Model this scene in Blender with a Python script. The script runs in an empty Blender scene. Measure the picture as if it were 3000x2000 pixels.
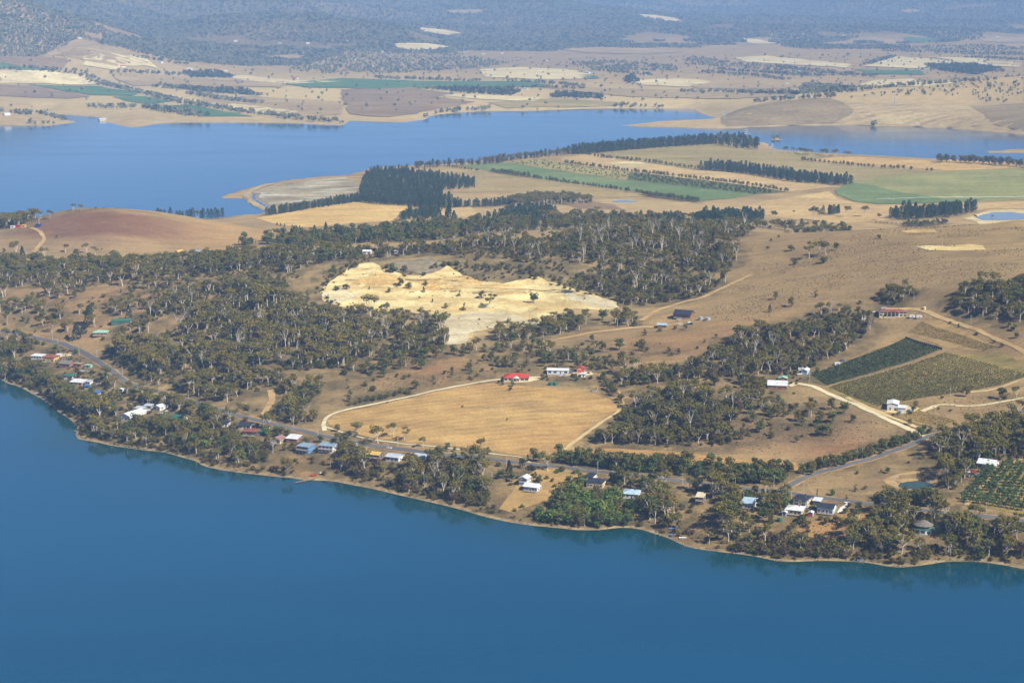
import bpy, math, random, bisect
import numpy as np
from mathutils import Vector, Matrix
from mathutils.geometry import delaunay_2d_cdt

# ------------------------------------------------------------------ camera, sky, sun, exposure
scene = bpy.context.scene
F, CU, CV, HC, V0 = 5200.0, 1500.0, 1000.0, 380.0, -40.0     # focal length in photo pixels, centre, camera height, horizon row
PITCH = math.atan((CV - V0) / F)
SUN_EL, SUN_AZ = math.radians(44), math.radians(127)          # azimuth clockwise from +Y
EXPOSURE = 0.72
cam = bpy.data.cameras.new("camera"); camo = bpy.data.objects.new("camera", cam)
scene.collection.objects.link(camo); scene.camera = camo
cam.sensor_width = 36.0; cam.lens = F / 3000.0 * 36.0
cam.clip_start = 5.0; cam.clip_end = 60000.0
camo.location = (0, 0, HC); camo.rotation_euler = (math.pi / 2 - PITCH, 0, 0)

world = bpy.data.worlds.new("World"); scene.world = world; world.use_nodes = True
wt = world.node_tree; wt.nodes.clear()
wo = wt.nodes.new("ShaderNodeOutputWorld"); bg = wt.nodes.new("ShaderNodeBackground"); sk = wt.nodes.new("ShaderNodeTexSky")
sk.sky_type = 'NISHITA'; sk.sun_disc = False; sk.sun_elevation = SUN_EL; sk.sun_rotation = SUN_AZ
sk.altitude = 200; sk.air_density = 0.55; sk.dust_density = 0.0; sk.ozone_density = 6.0
bg.inputs[1].default_value = 0.068
wt.links.new(sk.outputs[0], bg.inputs[0]); wt.links.new(bg.outputs[0], wo.inputs[0])

sl = bpy.data.lights.new("sun", 'SUN'); sl.energy = 5.0; sl.angle = math.radians(0.53); sl.color = (1.0, 0.95, 0.86)
so = bpy.data.objects.new("sun", sl); scene.collection.objects.link(so)
SUN = Vector((math.sin(SUN_AZ) * math.cos(SUN_EL), math.cos(SUN_AZ) * math.cos(SUN_EL), math.sin(SUN_EL)))
so.rotation_euler = SUN.to_track_quat('Z', 'Y').to_euler(); so.location = (800, -400, 900)

vs = scene.view_settings
vs.view_transform = 'Standard'; vs.look = 'None'; vs.gamma = 1.0; vs.exposure = EXPOSURE; vs.use_curve_mapping = False
cy = scene.cycles
cy.max_bounces = 5; cy.diffuse_bounces = 2; cy.glossy_bounces = 2; cy.transmission_bounces = 2; cy.volume_bounces = 0; cy.transparent_max_bounces = 6
cy.use_denoising = True; cy.use_adaptive_sampling = True; cy.adaptive_threshold = 0.02
cy.caustics_reflective = False; cy.caustics_refractive = False
random.seed(7); RNG = np.random.default_rng(11)
COL = scene.collection

# ------------------------------------------------------------------ small helpers
KA = 0.80      # photo value -> surface colour under this sun
def lin(r, g, b, k=KA):
    f = lambda c: ((c / 255 + 0.055) / 1.055) ** 2.4 if c > 10 else c / 255 / 12.92
    return (f(r) * k, f(g) * k, f(b) * k, 1.0)

def link(o, parent=None):
    COL.objects.link(o)
    if parent is not None: o.parent = parent
    return o

def tag(o, label=None, cat=None, group=None, kind=None):
    if label: o["label"] = label
    if cat: o["category"] = cat
    if group: o["group"] = group
    if kind: o["kind"] = kind
    return o

def mesh_obj(name, verts, faces, mats=(), parent=None, fmat=None, smooth=False):
    me = bpy.data.meshes.new(name); me.from_pydata([tuple(v) for v in verts], [], faces)
    for m in (mats if isinstance(mats, (list, tuple)) else [mats]): me.materials.append(m)
    if fmat is not None: me.polygons.foreach_set("material_index", fmat)
    if smooth: me.polygons.foreach_set("use_smooth", [True] * len(me.polygons))
    me.update()
    return link(bpy.data.objects.new(name, me), parent)

def inst(name, me, parent=None, loc=(0, 0, 0), rz=0.0, scale=(1, 1, 1)):
    o = bpy.data.objects.new(name, me); link(o, parent)
    o.location = loc; o.rotation_euler = (0, 0, rz); o.scale = scale
    return o

def empty(name, loc, rz=0.0, sc=1.0):
    o = bpy.data.objects.new(name, None); link(o); o.location = loc; o.rotation_euler = (0, 0, rz); o.scale = (sc, sc, sc)
    o.empty_display_size = 0.5
    return o

# ------------------------------------------------------------------ materials
class NT:
    def __init__(s, name):
        s.m = bpy.data.materials.new(name); s.m.use_nodes = True; s.t = s.m.node_tree
        s.b = s.t.nodes["Principled BSDF"]; s.o = s.t.nodes["Material Output"]
        s.b.inputs["Specular IOR Level"].default_value = 0.25
    def n(s, ty, **kw):
        x = s.t.nodes.new(ty)
        for k, v in kw.items(): setattr(x, k, v)
        return x
    def l(s, a, b): s.t.links.new(a, b)
    def coord(s, scale=(1, 1, 1), rot=0.0, kind="Object"):
        tc = s.n("ShaderNodeTexCoord"); mp = s.n("ShaderNodeMapping")
        mp.inputs["Scale"].default_value = scale; mp.inputs["Rotation"].default_value = (0, 0, rot)
        s.l(tc.outputs[kind], mp.inputs[0]); return mp.outputs[0]
    def noise(s, vec, scale, detail=4, rough=0.6):
        x = s.n("ShaderNodeTexNoise"); x.inputs["Scale"].default_value = scale; x.inputs["Detail"].default_value = detail
        x.inputs["Roughness"].default_value = rough; s.l(vec, x.inputs["Vector"]); return x.outputs["Fac"]
    def ramp(s, fac, stops):
        x = s.n("ShaderNodeValToRGB"); e = x.color_ramp.elements
        while len(e) < len(stops): e.new(0.5)
        for i, (p, c) in enumerate(stops): e[i].position = p; e[i].color = c
        s.l(fac, x.inputs[0]); return x.outputs[0]
    def mix(s, fac, a, b, mode='MIX'):
        x = s.n("ShaderNodeMix", data_type='RGBA', blend_type=mode)
        for v, i in ((fac, 0), (a, 6), (b, 7)):
            if hasattr(v, "default_value"): s.l(v, x.inputs[i])
            else: x.inputs[i].default_value = v
        return x.outputs[2]
    def math(s, op, a, b=None):
        x = s.n("ShaderNodeMath", operation=op)
        for v, i in ((a, 0), (b, 1)):
            if v is None: continue
            if hasattr(v, "default_value"): s.l(v, x.inputs[i])
            else: x.inputs[i].default_value = v
        return x.outputs[0]
    def bump(s, h, strength, dist):
        x = s.n("ShaderNodeBump"); x.inputs["Strength"].default_value = strength; x.inputs["Distance"].default_value = dist
        s.l(h, x.inputs["Height"]); s.l(x.outputs[0], s.b.inputs["Normal"])

def paint(name, c, rough=0.5, metal=0.0, var=0.12, scale=0.8):
    s = NT(name); v = s.coord()
    f = s.noise(v, scale, 3)
    c2 = tuple(x * (1 - var) for x in c[:3]) + (1,); c1 = tuple(min(1, x * (1 + var)) for x in c[:3]) + (1,)
    s.l(s.ramp(f, [(0.3, c2), (0.7, c1)]), s.b.inputs["Base Color"])
    s.b.inputs["Roughness"].default_value = rough; s.b.inputs["Metallic"].default_value = metal
    return s.m

def soil(name, c1, c2, c3=None, strata=None, big=0.01, mid=0.08, fine=0.7, stripe=None, bump=0.5, far=1.0, tint=False, mott=0.5):
    """dry ground: large patches c1/c2, blotches of c3, fine tuft mottling, optional worked rows (angle, period, colour, amount)"""
    s = NT(name); v = s.coord()
    big, mid, fine = big / far, mid / far, fine / far
    st = s.coord(scale=(0.35, 1.0, 1.0), rot=math.radians(8))
    a = s.noise(v, big, 5, 0.62); col = s.ramp(a, [(0.36, c1), (0.62, c2)])
    if c3:
        b = s.noise(st, mid, 5, 0.7); k = s.ramp(b, [(0.5, (0, 0, 0, 1)), (0.72, (1, 1, 1, 1))])
        col = s.mix(k, col, c3)
    if tint:
        at = s.n("ShaderNodeAttribute", attribute_name="tint"); fa = s.n("ShaderNodeAttribute", attribute_name="tint_w")
        wob = s.math('MULTIPLY', fa.outputs["Fac"], s.math('ADD', s.noise(v, 0.03, 5, 0.7), 0.5))
        col = s.mix(wob, col, at.outputs["Color"])
        la = s.n("ShaderNodeAttribute", attribute_name="litter")
        lw = s.math('MULTIPLY', la.outputs["Fac"], s.ramp(s.noise(v, 0.06, 5, 0.7), [(0.35, (0.15, 0.15, 0.15, 1)), (0.6, (1, 1, 1, 1))]))
        col = s.mix(lw, col, s.ramp(s.noise(v, 0.12, 4), [(0.35, lin(84, 77, 54)), (0.65, lin(122, 105, 76))]))
        sa = s.n("ShaderNodeAttribute", attribute_name="sand")
        col = s.mix(sa.outputs["Fac"], col, s.ramp(s.noise(v, 0.15, 4), [(0.3, lin(176, 146, 108)), (0.7, lin(214, 190, 148))]))
    if strata:
        w = s.n("ShaderNodeTexWave", wave_type='BANDS', bands_direction='Z')
        w.inputs["Scale"].default_value = 0.314 / strata[0]; w.inputs["Distortion"].default_value = 6.0; w.inputs["Detail"].default_value = 5; w.inputs["Detail Scale"].default_value = 0.25; w.inputs["Detail Roughness"].default_value = 0.7
        s.l(v, w.inputs["Vector"]); col = s.mix(s.math('MULTIPLY', s.ramp(w.outputs["Fac"], [(0.45, (0, 0, 0, 1)), (0.9, (1, 1, 1, 1))]), strata[2]), col, strata[1])
    if stripe:
        ang, per, sc, amt = stripe
        w = s.n("ShaderNodeTexWave", wave_type='BANDS', bands_direction='X')
        w.inputs["Scale"].default_value = 0.314 / per; w.inputs["Distortion"].default_value = 1.2; w.inputs["Detail"].default_value = 3; w.inputs["Detail Scale"].default_value = 0.6
        s.l(s.coord(rot=math.radians(ang)), w.inputs["Vector"])
        br = s.ramp(s.noise(v, mid * 0.8, 4), [(0.35, (0.1, 0.1, 0.1, 1)), (0.65, (1, 1, 1, 1))])
        col = s.mix(s.math('MULTIPLY', s.math('MULTIPLY', w.outputs["Fac"], amt), br), col, sc)
    fn = s.noise(v, fine, 4, 0.75)
    lo = 1 - mott * 0.75
    col = s.mix(1.0, col, s.ramp(fn, [(0.3, (lo * 0.98, lo * 1.02, lo * 0.95, 1)), (0.7, (1.10, 1.14, 1.05, 1))]), 'MULTIPLY')
    md = s.noise(st, fine * 0.16, 5, 0.75)
    col = s.mix(1.0, col, s.ramp(md, [(0.34, (1 - mott * .5, 1 - mott * .5, 1 - mott * .47, 1)), (0.6, (1.08, 1.07, 1.04, 1))]), 'MULTIPLY')
    s.l(col, s.b.inputs["Base Color"]); s.b.inputs["Roughness"].default_value = 0.95; s.b.inputs["Specular IOR Level"].default_value = 0.05
    if bump: s.bump(fn, bump, 0.5 * far)
    return s.m

# ------------------------------------------------------------------ camera maths: photo pixel <-> place
CP, SP = math.cos(PITCH), math.sin(PITCH)
def ray(u, v):
    a, b = (u - CU) / F, (v - CV) / F
    return np.array([a, CP - b * SP, -SP - b * CP])          # direction (right, forward, up)
def on_plane(u, v, z=0.0):
    d = ray(u, v); k = (z - HC) / d[2]; return np.array([d[0] * k, d[1] * k])
def at_depth(u, v, Y):
    d = ray(u, v); k = Y / d[1]; return np.array([d[0] * k, Y, HC + d[2] * k])
def project(x, y, z):
    w = y * CP - (z - HC) * SP; q = y * SP + (z - HC) * CP
    return CU + F * x / w, CV - F * q / w

def vnoise(x, y, seed=0):
    xi = np.floor(x).astype(np.int64); yi = np.floor(y).astype(np.int64); fx = x - xi; fy = y - yi
    fx = fx * fx * (3 - 2 * fx); fy = fy * fy * (3 - 2 * fy)
    def hsh(a, b):
        n = (a * 374761393 + b * 668265263 + seed * 1442695041) & 0x7fffffff
        n = ((n ^ (n >> 13)) * 1274126177) & 0x7fffffff
        return ((n ^ (n >> 16)) & 0xffff) / 65535.0
    return (hsh(xi, yi) * (1 - fx) + hsh(xi + 1, yi) * fx) * (1 - fy) + (hsh(xi, yi + 1) * (1 - fx) + hsh(xi + 1, yi + 1) * fx) * fy
def fbm(x, y, o=4, seed=0):
    r = np.zeros_like(x); a = 0.5
    for i in range(o): r += a * (vnoise(x, y, seed + i) * 2 - 1); x = x * 2.03 + 17; y = y * 2.03 + 31; a *= 0.5
    return r

def in_poly(P, x, y):
    x = np.asarray(x, float); y = np.asarray(y, float); r = np.zeros(x.shape, bool); n = len(P)
    for i in range(n):
        x0, y0 = P[i]; x1, y1 = P[(i + 1) % n]
        if y0 == y1: continue
        c = ((y0 > y) != (y1 > y)) & (x < (x1 - x0) * (y - y0) / (y1 - y0) + x0); r ^= c
    return r
def seg_dist(P, x, y, closed=True):
    r = np.full(np.shape(x), 1e9); n = len(P)
    for i in range(n if closed else n - 1):
        x0, y0 = P[i]; x1, y1 = P[(i + 1) % n]; dx, dy = x1 - x0, y1 - y0; L = dx * dx + dy * dy + 1e-9
        t = np.clip(((x - x0) * dx + (y - y0) * dy) / L, 0, 1)
        r = np.minimum(r, (x - x0 - t * dx) ** 2 + (y - y0 - t * dy) ** 2)
    return np.sqrt(r)
def catmull(P, step):
    P = [np.array(p, float) for p in P]; out = []
    Q = [2 * P[0] - P[1]] + P + [2 * P[-1] - P[-2]]
    for i in range(1, len(Q) - 2):
        a, b, c, d = Q[i - 1], Q[i], Q[i + 1], Q[i + 2]; n = max(1, int(np.linalg.norm(c - b) / step))
        for k in range(n):
            t = k / n
            out.append(0.5 * (2 * b + (c - a) * t + (2 * a - 5 * b + 4 * c - d) * t * t + (3 * b - a - 3 * c + d) * t ** 3))
    out.append(P[-1]); return out
# ------------------------------------------------------------------ shorelines (photo pixels on the water level)
SHORE_NEAR = [(-700,960),(-300,1045),(-100,1088),(0,1111),(26,1123),(54,1131),(84,1146),(112,1162),(138,1177),(153,1188),(173,1206),(194,1220),(219,1238),(227,1251),(224,1266),(227,1282),(240,1287),(281,1294),(332,1305),(383,1312),(434,1319),(485,1325),(536,1339),(574,1350),(600,1364),(651,1376),(702,1383),(753,1389),(804,1395),(855,1399),(893,1405),(969,1408),(1030,1419),(1084,1429),(1148,1444),(1210,1458),(1276,1473),(1352,1492),(1416,1511),(1492,1528),(1551,1537),(1602,1542),(1653,1547),(1691,1551),(1755,1551),(1806,1545),(1844,1545),(1883,1551),(1921,1563),(1959,1575),(1997,1593),(2036,1605),(2099,1614),(2179,1623),(2230,1632),(2281,1642),(2319,1644),(2408,1641),(2485,1643),(2543,1647),(2591,1656),(2630,1660),(2668,1658),(2719,1652),(2770,1644),(2834,1643),(2885,1646),(2936,1653),(3000,1665),(3150,1692),(3500,1730)]
SHORE_MID = [(3700,520),(3300,500),(3000,484),(2880,478),(2757,470),(2638,463),(2510,456),(2425,452),(2315,443),(2262,432),(2256,419),(2228,416),(2200,407),(2092,401),(1913,411),(1760,424),(1684,432),(1607,452),(1467,464),(1314,480),(1212,484),(1097,489),(1020,512),(930,518),(850,526),(765,540),(702,557),(660,571),(642,579),(668,583),(712,582),(728,600),(775,617),(765,626),(700,630),(655,637),(560,640),(450,632),(300,626),(150,630),(60,640),(-60,655),(-200,668),(-500,690)]
SHORE_FAR = [(-900,372),(-300,366),(0,366),(149,368),(204,361),(255,356),(298,355),(332,364),(383,375),(425,370),(468,361),(553,359),(700,360),(850,361),(940,366),(1004,368),(1026,354),(1106,357),(1183,359),(1247,351),(1259,340),(1319,332),(1425,325),(1553,325),(1680,320),(1808,317),(2000,317),(2035,322),(2060,336),(2104,347),(2043,355),(1960,357),(1893,360),(1850,365),(1795,369),(1900,371),(2000,373),(2085,377),(2170,376),(2213,372),(2330,368),(2446,367),(2638,370),(2808,378),(3000,393),(3400,430),(4200,470)]
def wpoly(uv, z=0.0): return [on_plane(u, v, z) for u, v in uv]
LAND_NEAR = wpoly(SHORE_NEAR) + wpoly(SHORE_MID)
_f = wpoly(SHORE_FAR)
LAND_FAR = _f + [np.array([22000., _f[-1][1]]), np.array([22000., 46000.]), np.array([-22000., 46000.]), np.array([-22000., _f[0][1]])]
INLET = wpoly([(140,333),(170,336),(215,338),(300,346),(306,354),(280,357),(240,357),(205,354),(160,342)], 0)
ISLE = wpoly([(2252,410),(2262,404),(2280,402),(2296,409),(2290,413),(2265,413)])
ISLE_B = wpoly([(2862,444),(2920,441),(2985,435),(3060,434),(3060,452),(2960,449),(2900,448)])

# height marks: (u, v, height) where the photo lets one judge the lie of the land
HM = [(2700,1545,12),(2450,1500,12),(2200,1480,10),(1800,1450,9),(1550,1430,9),(1400,1400,9),(1150,1345,10),(950,1325,9),(800,1290,10),(700,1262,12),(500,1225,12),(370,1220,10),(250,1120,12),(150,1060,14),(60,1080,10),(2900,1580,12),(3100,1600,14),
(50,980,22),(200,1015,20),(330,1090,18),(500,1160,17),(750,1230,16),(950,1278,15),(1200,1320,14),(1560,1360,13),(1900,1398,13),(2300,1443,14),(2600,1482,15),(2900,1515,18),
(1000,1225,19),(1300,1240,22),(1600,1250,22),(1350,1130,32),(1510,1115,35),(1690,1090,38),(1780,1120,35),(1720,1300,17),(1900,1300,20),(2100,1330,19),(2300,1345,19),(2500,1330,21),(2690,1270,28),(2950,1200,38),(2700,1415,16),(2850,1440,20),(3000,1360,28),
(2280,1130,40),(2450,1170,36),(2100,1200,34),(2000,1130,40),(2600,1200,37),(2380,1100,44),(2650,985,58),(2850,1040,54),(2950,1100,46),(2620,925,68),(2800,945,69),(3000,1010,66),(2950,870,90),(2800,850,90),(3000,780,104),(2700,760,100),(2500,850,82),(2300,900,70),(2150,960,60),(2000,925,56),(1900,960,52),(1700,980,46),(2200,800,78),(2400,730,94),(2700,672,106),(2550,676,103),(2850,655,108),(3000,640,112),(2300,690,90),(3200,640,115),
(2380,648,26),(2700,622,14),(2950,618,13),(2900,590,12),(3200,590,12),
(1350,960,45),(1450,930,47),(1200,880,52),(1050,870,53),(1700,900,54),(1600,850,58),(1300,830,62),(1100,800,70),(1300,772,78),(1500,782,77),(1650,830,65),(1780,890,55),
(1000,740,78),(1300,735,84),(1600,725,85),(1900,705,84),(2100,695,85),(1500,690,68),(1900,668,62),(2150,655,58),(2100,780,77),(1900,820,68),(1800,860,61),
(1600,640,24),(2000,635,22),(1300,655,26),(1000,668,24),
(800,950,44),(600,1000,35),(400,1050,26),(700,1100,26),(850,1150,24),(1100,1050,35),(1300,1020,41),(500,900,48),(300,950,35),(100,930,32),(100,850,44),(300,820,54),(600,830,60),(800,800,67),(900,860,57),(400,765,60),(700,755,70),(100,765,52),(-100,745,50),(-200,900,40),
(300,608,86),(200,613,80),(450,618,78),(550,632,68),(650,652,52),(100,645,68),(0,685,58),(350,680,68),(500,700,57),(200,720,57),(400,742,52),(600,725,49),(750,668,36),(850,692,34),(-150,690,50),
(900,620,9),(1150,600,9),(1500,540,8),(1800,500,8),(2100,460,9),(2300,470,9),(2600,500,9),(2500,570,10),(2900,520,9),(2200,550,9),(1350,500,8),(1200,540,8),(2050,440,12),(900,560,1.6),(820,580,1.6),(2200,600,13),(1700,590,11),(2100,430,10),
(200,320,12),(500,330,12),(800,330,12),(200,250,20),(600,260,18),(1000,300,15),(1300,310,14),(1000,240,22),(1600,300,12),(1600,250,18),(2000,280,15),(2200,250,18),(2500,240,20),(2750,210,30),(2300,200,32),(1900,205,34),(1500,210,32),(1200,215,32),(800,220,28),(500,215,35),(250,200,45),(50,220,35)]
# far hills: (u, v, distance)
HD = [(0,165,6850),(150,150,6950),(250,125,7300),(400,160,7400),(600,185,7700),(800,190,8000),(0,100,7700),(0,30,8400),(-300,-20,9000),(-300,90,7700),(300,128,7600),(150,90,8000),(300,60,9500),(500,100,8900),(700,150,8500),(600,30,10500),(450,-20,12000),
(1000,160,8900),(1000,100,10000),(1000,40,11500),(1000,-30,13500),(1250,150,9300),(1500,160,9300),(1500,100,10500),(1500,40,12000),(1500,-30,14500),(1750,120,10300),(2000,150,9800),(2000,100,11000),(2000,40,13000),(2250,130,10500),(2500,130,10600),(2500,70,12300),(2500,0,14000),(2750,110,11200),(3000,150,9500),(3000,100,11500),(3000,40,13500),(3400,60,13000),
(2638,259,5400),(2850,238,5600),(3000,225,5700),(2425,281,5300),(2213,304,5200),(2100,338,5100),(2600,320,5050),(2850,310,5150),(2650,243,6700),(2900,225,7000),(3300,215,5900),(2400,262,6300),(3000,190,7800)]
cp = []
for u, v, h in HM: p = on_plane(u, v, h); cp.append((p[0], p[1], h))
for u, v, Y in HD: p = at_depth(u, v, Y if Y < 8400 else min(8400 + (Y - 8400) * 2.1, max(Y, F * (HC - 45) / max(v - V0, 1)))); cp.append(tuple(p))
for a in (-0.6, -0.35, -0.15, 0.05, 0.25, 0.45, 0.65): cp.append((a * 29500, 29500, 760 + 140 * math.sin(a * 13)))
# falling ground behind the crests: (u, distance, height)
for u, Y, h in [(-150,2750,8),(0,2720,8),(100,2680,10),(200,2650,12),(300,2640,14),(400,2640,14),(500,2640,12),(600,2600,14)] + [(q, 2420, 34) for q in (2480, 2600, 2750, 2900, 3050, 3250)]: cp.append(((u - CU) / F * Y * 1.0, Y, h))
cp = np.array(cp)
ct, cl = cp[:, 0] / cp[:, 1], np.log(cp[:, 1])
K = np.hypot(ct[:, None] - ct, cl[:, None] - cl); n = len(cp)
A = np.zeros((n + 3, n + 3)); A[:n, :n] = K + np.eye(n) * 1e-4
A[:n, n] = 1; A[:n, n + 1] = ct; A[:n, n + 2] = cl; A[n:, :n] = A[:n, n:].T
wts = np.linalg.solve(A, np.concatenate([cp[:, 2], [0, 0, 0]]))
def rbf(x, y):
    t, l = x / y, np.log(y); r = wts[n] + wts[n + 1] * t + wts[n + 2] * l
    for i in range(n): r = r + wts[i] * np.sqrt((t - ct[i]) ** 2 + (l - cl[i]) ** 2 + 4e-5)
    return r

# ------------------------------------------------------------------ terrain sheet: fan of rows, finer close by
ROWS = [960.0]
while ROWS[-1] < 30000: ROWS.append(ROWS[-1] + min(60.0 if ROWS[-1] < 12000 else 95.0, ROWS[-1] ** 2 / (F * HC) * 4.2))
ROWS = np.array(ROWS); TS = np.arange(-0.46, 0.4601, 0.0020)
GT, GY = np.meshgrid(TS, ROWS); GX = GT * GY
RIDGES = [([-900,-300,0,150,300,420,520,700],[-80,-55,-20,15,55,95,135,260],9000,850),([250,400,600,800,1000,1200,1350,1600],[150,95,50,34,48,78,112,200],10800,1000),([700,900,1200,1500,1800,2000,2250,2500],[120,62,22,6,28,58,86,150],13800,1300),([1500,1700,2100,2500,2800,3100,4200],[110,66,36,2,-14,-6,-20],17000,1700),([-2000,1500,5000],[-60,-45,-60],22500,2600)]
PITS = {}     # pond basins: world polygon, water level
def build_height(X, Y):
    z = rbf(X, Y)
    z = np.maximum(z, 1.6)
    near = Y < 4600
    z = z + fbm(X / 34, Y / 34, 3, 3) * np.clip(z / 14, 0.1, 1.0) * 1.1 * np.clip((2900 - Y) / 900, 0, 1) + fbm(X / 150, Y / 150, 3, 5) * np.clip(z / 20, 0, 1) * 3.0 * np.clip((4600 - Y) / 1500, 0, 1) + fbm(X / 900, Y / 900, 2, 6) * np.clip(z / 20, 0, 1) * 8 * np.clip((Y - 5000) / 1500, 0, 1)
    hill = np.clip((Y - 7200) / 2500, 0, 1) * np.clip(1.15 - (Y - 9000) / 60000, .5, 1.1)
    z = z + hill * np.clip((z - 30) / 60, 0, 1) * (fbm(X / 1300, Y / 900, 4, 9) * 90 + np.abs(fbm(X / 600, Y / 600, 3, 19)) * -70 + np.clip((Y - 9500) / 2500, 0, 1) * (1 - np.abs(fbm(X / 3400 + 5, Y / 2300, 3, 29)) * 3.2) * 150)
    for us, vs_, Yc, wd in RIDGES:                                  # wooded ranges one behind the other
        cu = np.interp(CU + F * X / Y, us, vs_); hc = HC - Yc * (cu - V0) / F; yc = Yc * (1 + 0.05 * np.sin(X / 900.0 + Yc)); rough = 1 + fbm(X / 700, Y / 700, 3, int(Yc)) * .35
        z = z + np.maximum(0, hc * rough - z) * np.exp(-((Y - yc) / wd) ** 2)
    dn, df = seg_dist(LAND_NEAR, X, Y), seg_dist(LAND_FAR, X, Y)
    inn, inf = in_poly(LAND_NEAR, X, Y), in_poly(LAND_FAR, X, Y) & ~in_poly(INLET, X, Y)
    ii = in_poly(ISLE, X, Y) | in_poly(ISLE_B, X, Y)
    df = np.where(in_poly(LAND_FAR, X, Y), np.minimum(df, seg_dist(INLET, X, Y)), df)
    d = np.where(inn, dn, df); land = inn | inf | ii
    d = np.where(ii, np.minimum(seg_dist(ISLE, X, Y), seg_dist(ISLE_B, X, Y)), d)
    D = np.where(Y < 2200, 16.0, 0.012 * Y)
    beach = 0.9 * (1 - np.exp(-d / (0.002 * Y)))
    zl = 0.05 + beach + np.maximum(z - 1, 0.2) * (1 - np.exp(-np.maximum(d - 0.0025 * Y, 0) / D))
    zl = np.where(ii, 0.3 + np.minimum(d * 0.05, 1.5), zl)
    zw = -np.minimum(0.08 + d * 0.12, 6.0)
    return np.where(land, zl, zw), np.where(land, d, -d)
GZ, SD = build_height(GX, GY)

LR = ROWS
def hgt(x, y):
    x = np.asarray(x, float); y = np.asarray(y, float)
    i = np.clip(np.searchsorted(LR, y) - 1, 0, len(LR) - 2); fy = np.clip((y - LR[i]) / (LR[i + 1] - LR[i]), 0, 1)
    t = (x / y - TS[0]) / 0.0020; j = np.clip(np.floor(t).astype(int), 0, len(TS) - 2); fx = np.clip(t - j, 0, 1)
    return (GZ[i, j] * (1 - fx) + GZ[i, j + 1] * fx) * (1 - fy) + (GZ[i + 1, j] * (1 - fx) + GZ[i + 1, j + 1] * fx) * fy
_my = 1000 * 1.0035 ** np.arange(0, 970)
def ground(u, v):
    d = ray(u, v); k = _my / d[1]; x = d[0] * k; zr = HC + d[2] * k
    df = zr - np.maximum(hgt(x, _my), -0.2); i = int(np.argmax(df <= 0))
    if i == 0: return np.array([x[-1], _my[-1], zr[-1]])
    a = df[i - 1] / (df[i - 1] - df[i]); y = _my[i - 1] + a * (_my[i] - _my[i - 1]); kk = y / d[1]
    X = d[0] * kk; return np.array([X, y, float(hgt(X, y))])
def sc_at(p): return F / (p[1] * CP - (p[2] - HC) * SP)          # photo pixels per metre there

def flatten(uv, depth=0.0, level=None, rim=6.0):
    """lower a basin or level a platform in the terrain; returns (world polygon, level)"""
    P = [ground(u, v) for u, v in uv]; W = [p[:2] for p in P]
    z = min(p[2] for p in P) - depth if level is None else level
    box = (GX > min(p[0] for p in W) - 40) & (GX < max(p[0] for p in W) + 40) & (GY > min(p[1] for p in W) - 40) & (GY < max(p[1] for p in W) + 40)
    ins = in_poly(W, GX[box], GY[box]); dd = seg_dist(W, GX[box], GY[box])
    g = GZ[box]; f = np.clip(1 - dd / rim, 0, 1); f = f * f * (3 - 2 * f)
    GZ[box] = np.where(ins, z - np.minimum(dd * 0.15, 1.5), g * (1 - f) + np.minimum(g, z + 0.15) * f)
    return W, z
# benches of the old sand workings
_q = [ground(u, v)[:2] for u, v in [(930,852),(1000,800),(1090,768),(1180,790),(1290,775),(1400,810),(1560,800),(1740,855),(1815,905),(1690,905),(1560,958),(1390,975),(1300,935),(1180,912),(1030,905)]]
_in = in_poly(_q, GX, GY); _fd = np.clip(seg_dist(_q, GX[_in], GY[_in]) / 25, 0, 1); _z = GZ[_in] + fbm(GX[_in] / 30, GY[_in] / 30, 3, 41) * 2.5
_b = np.floor(_z / 6.5) * 6.5; _t = (_z - _b) / 6.5; _t = np.clip((_t - .55) / .45, 0, 1)
GZ[_in] = GZ[_in] * (1 - _fd) + (_b + _t * 6.5 + fbm(GX[_in] / 9, GY[_in] / 9, 2, 43) * .8) * _fd
# ------------------------------------------------------------------ water, ponds and dams cut into the ground
POND, pond_z = flatten([(2619,1420),(2640,1411),(2660,1404),(2693,1399),(2722,1401),(2739,1406),(2738,1420),(2728,1432),(2712,1436),(2690,1433),(2668,1431),(2642,1426)], 0.3)
DAM, dam_z = flatten([(2848,634),(2905,622),(2960,620),(3030,626),(3060,640),(2985,640),(2880,643)], 0.2, rim=10)
CHAN, chan_z = flatten([(745,563),(738,573),(742,584),(760,596),(790,610),(800,607),(772,594),(752,583),(748,573),(756,563)], 0.0, level=0.25, rim=5)
POOL, pool_z = flatten([(1790,588),(1830,586),(1870,589),(1850,592),(1800,592)], 0.1, rim=10)
BILL, bill_z = flatten([(105,308),(130,305),(160,308),(150,312),(115,313)], 0.0, level=2.0, rim=30)

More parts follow.
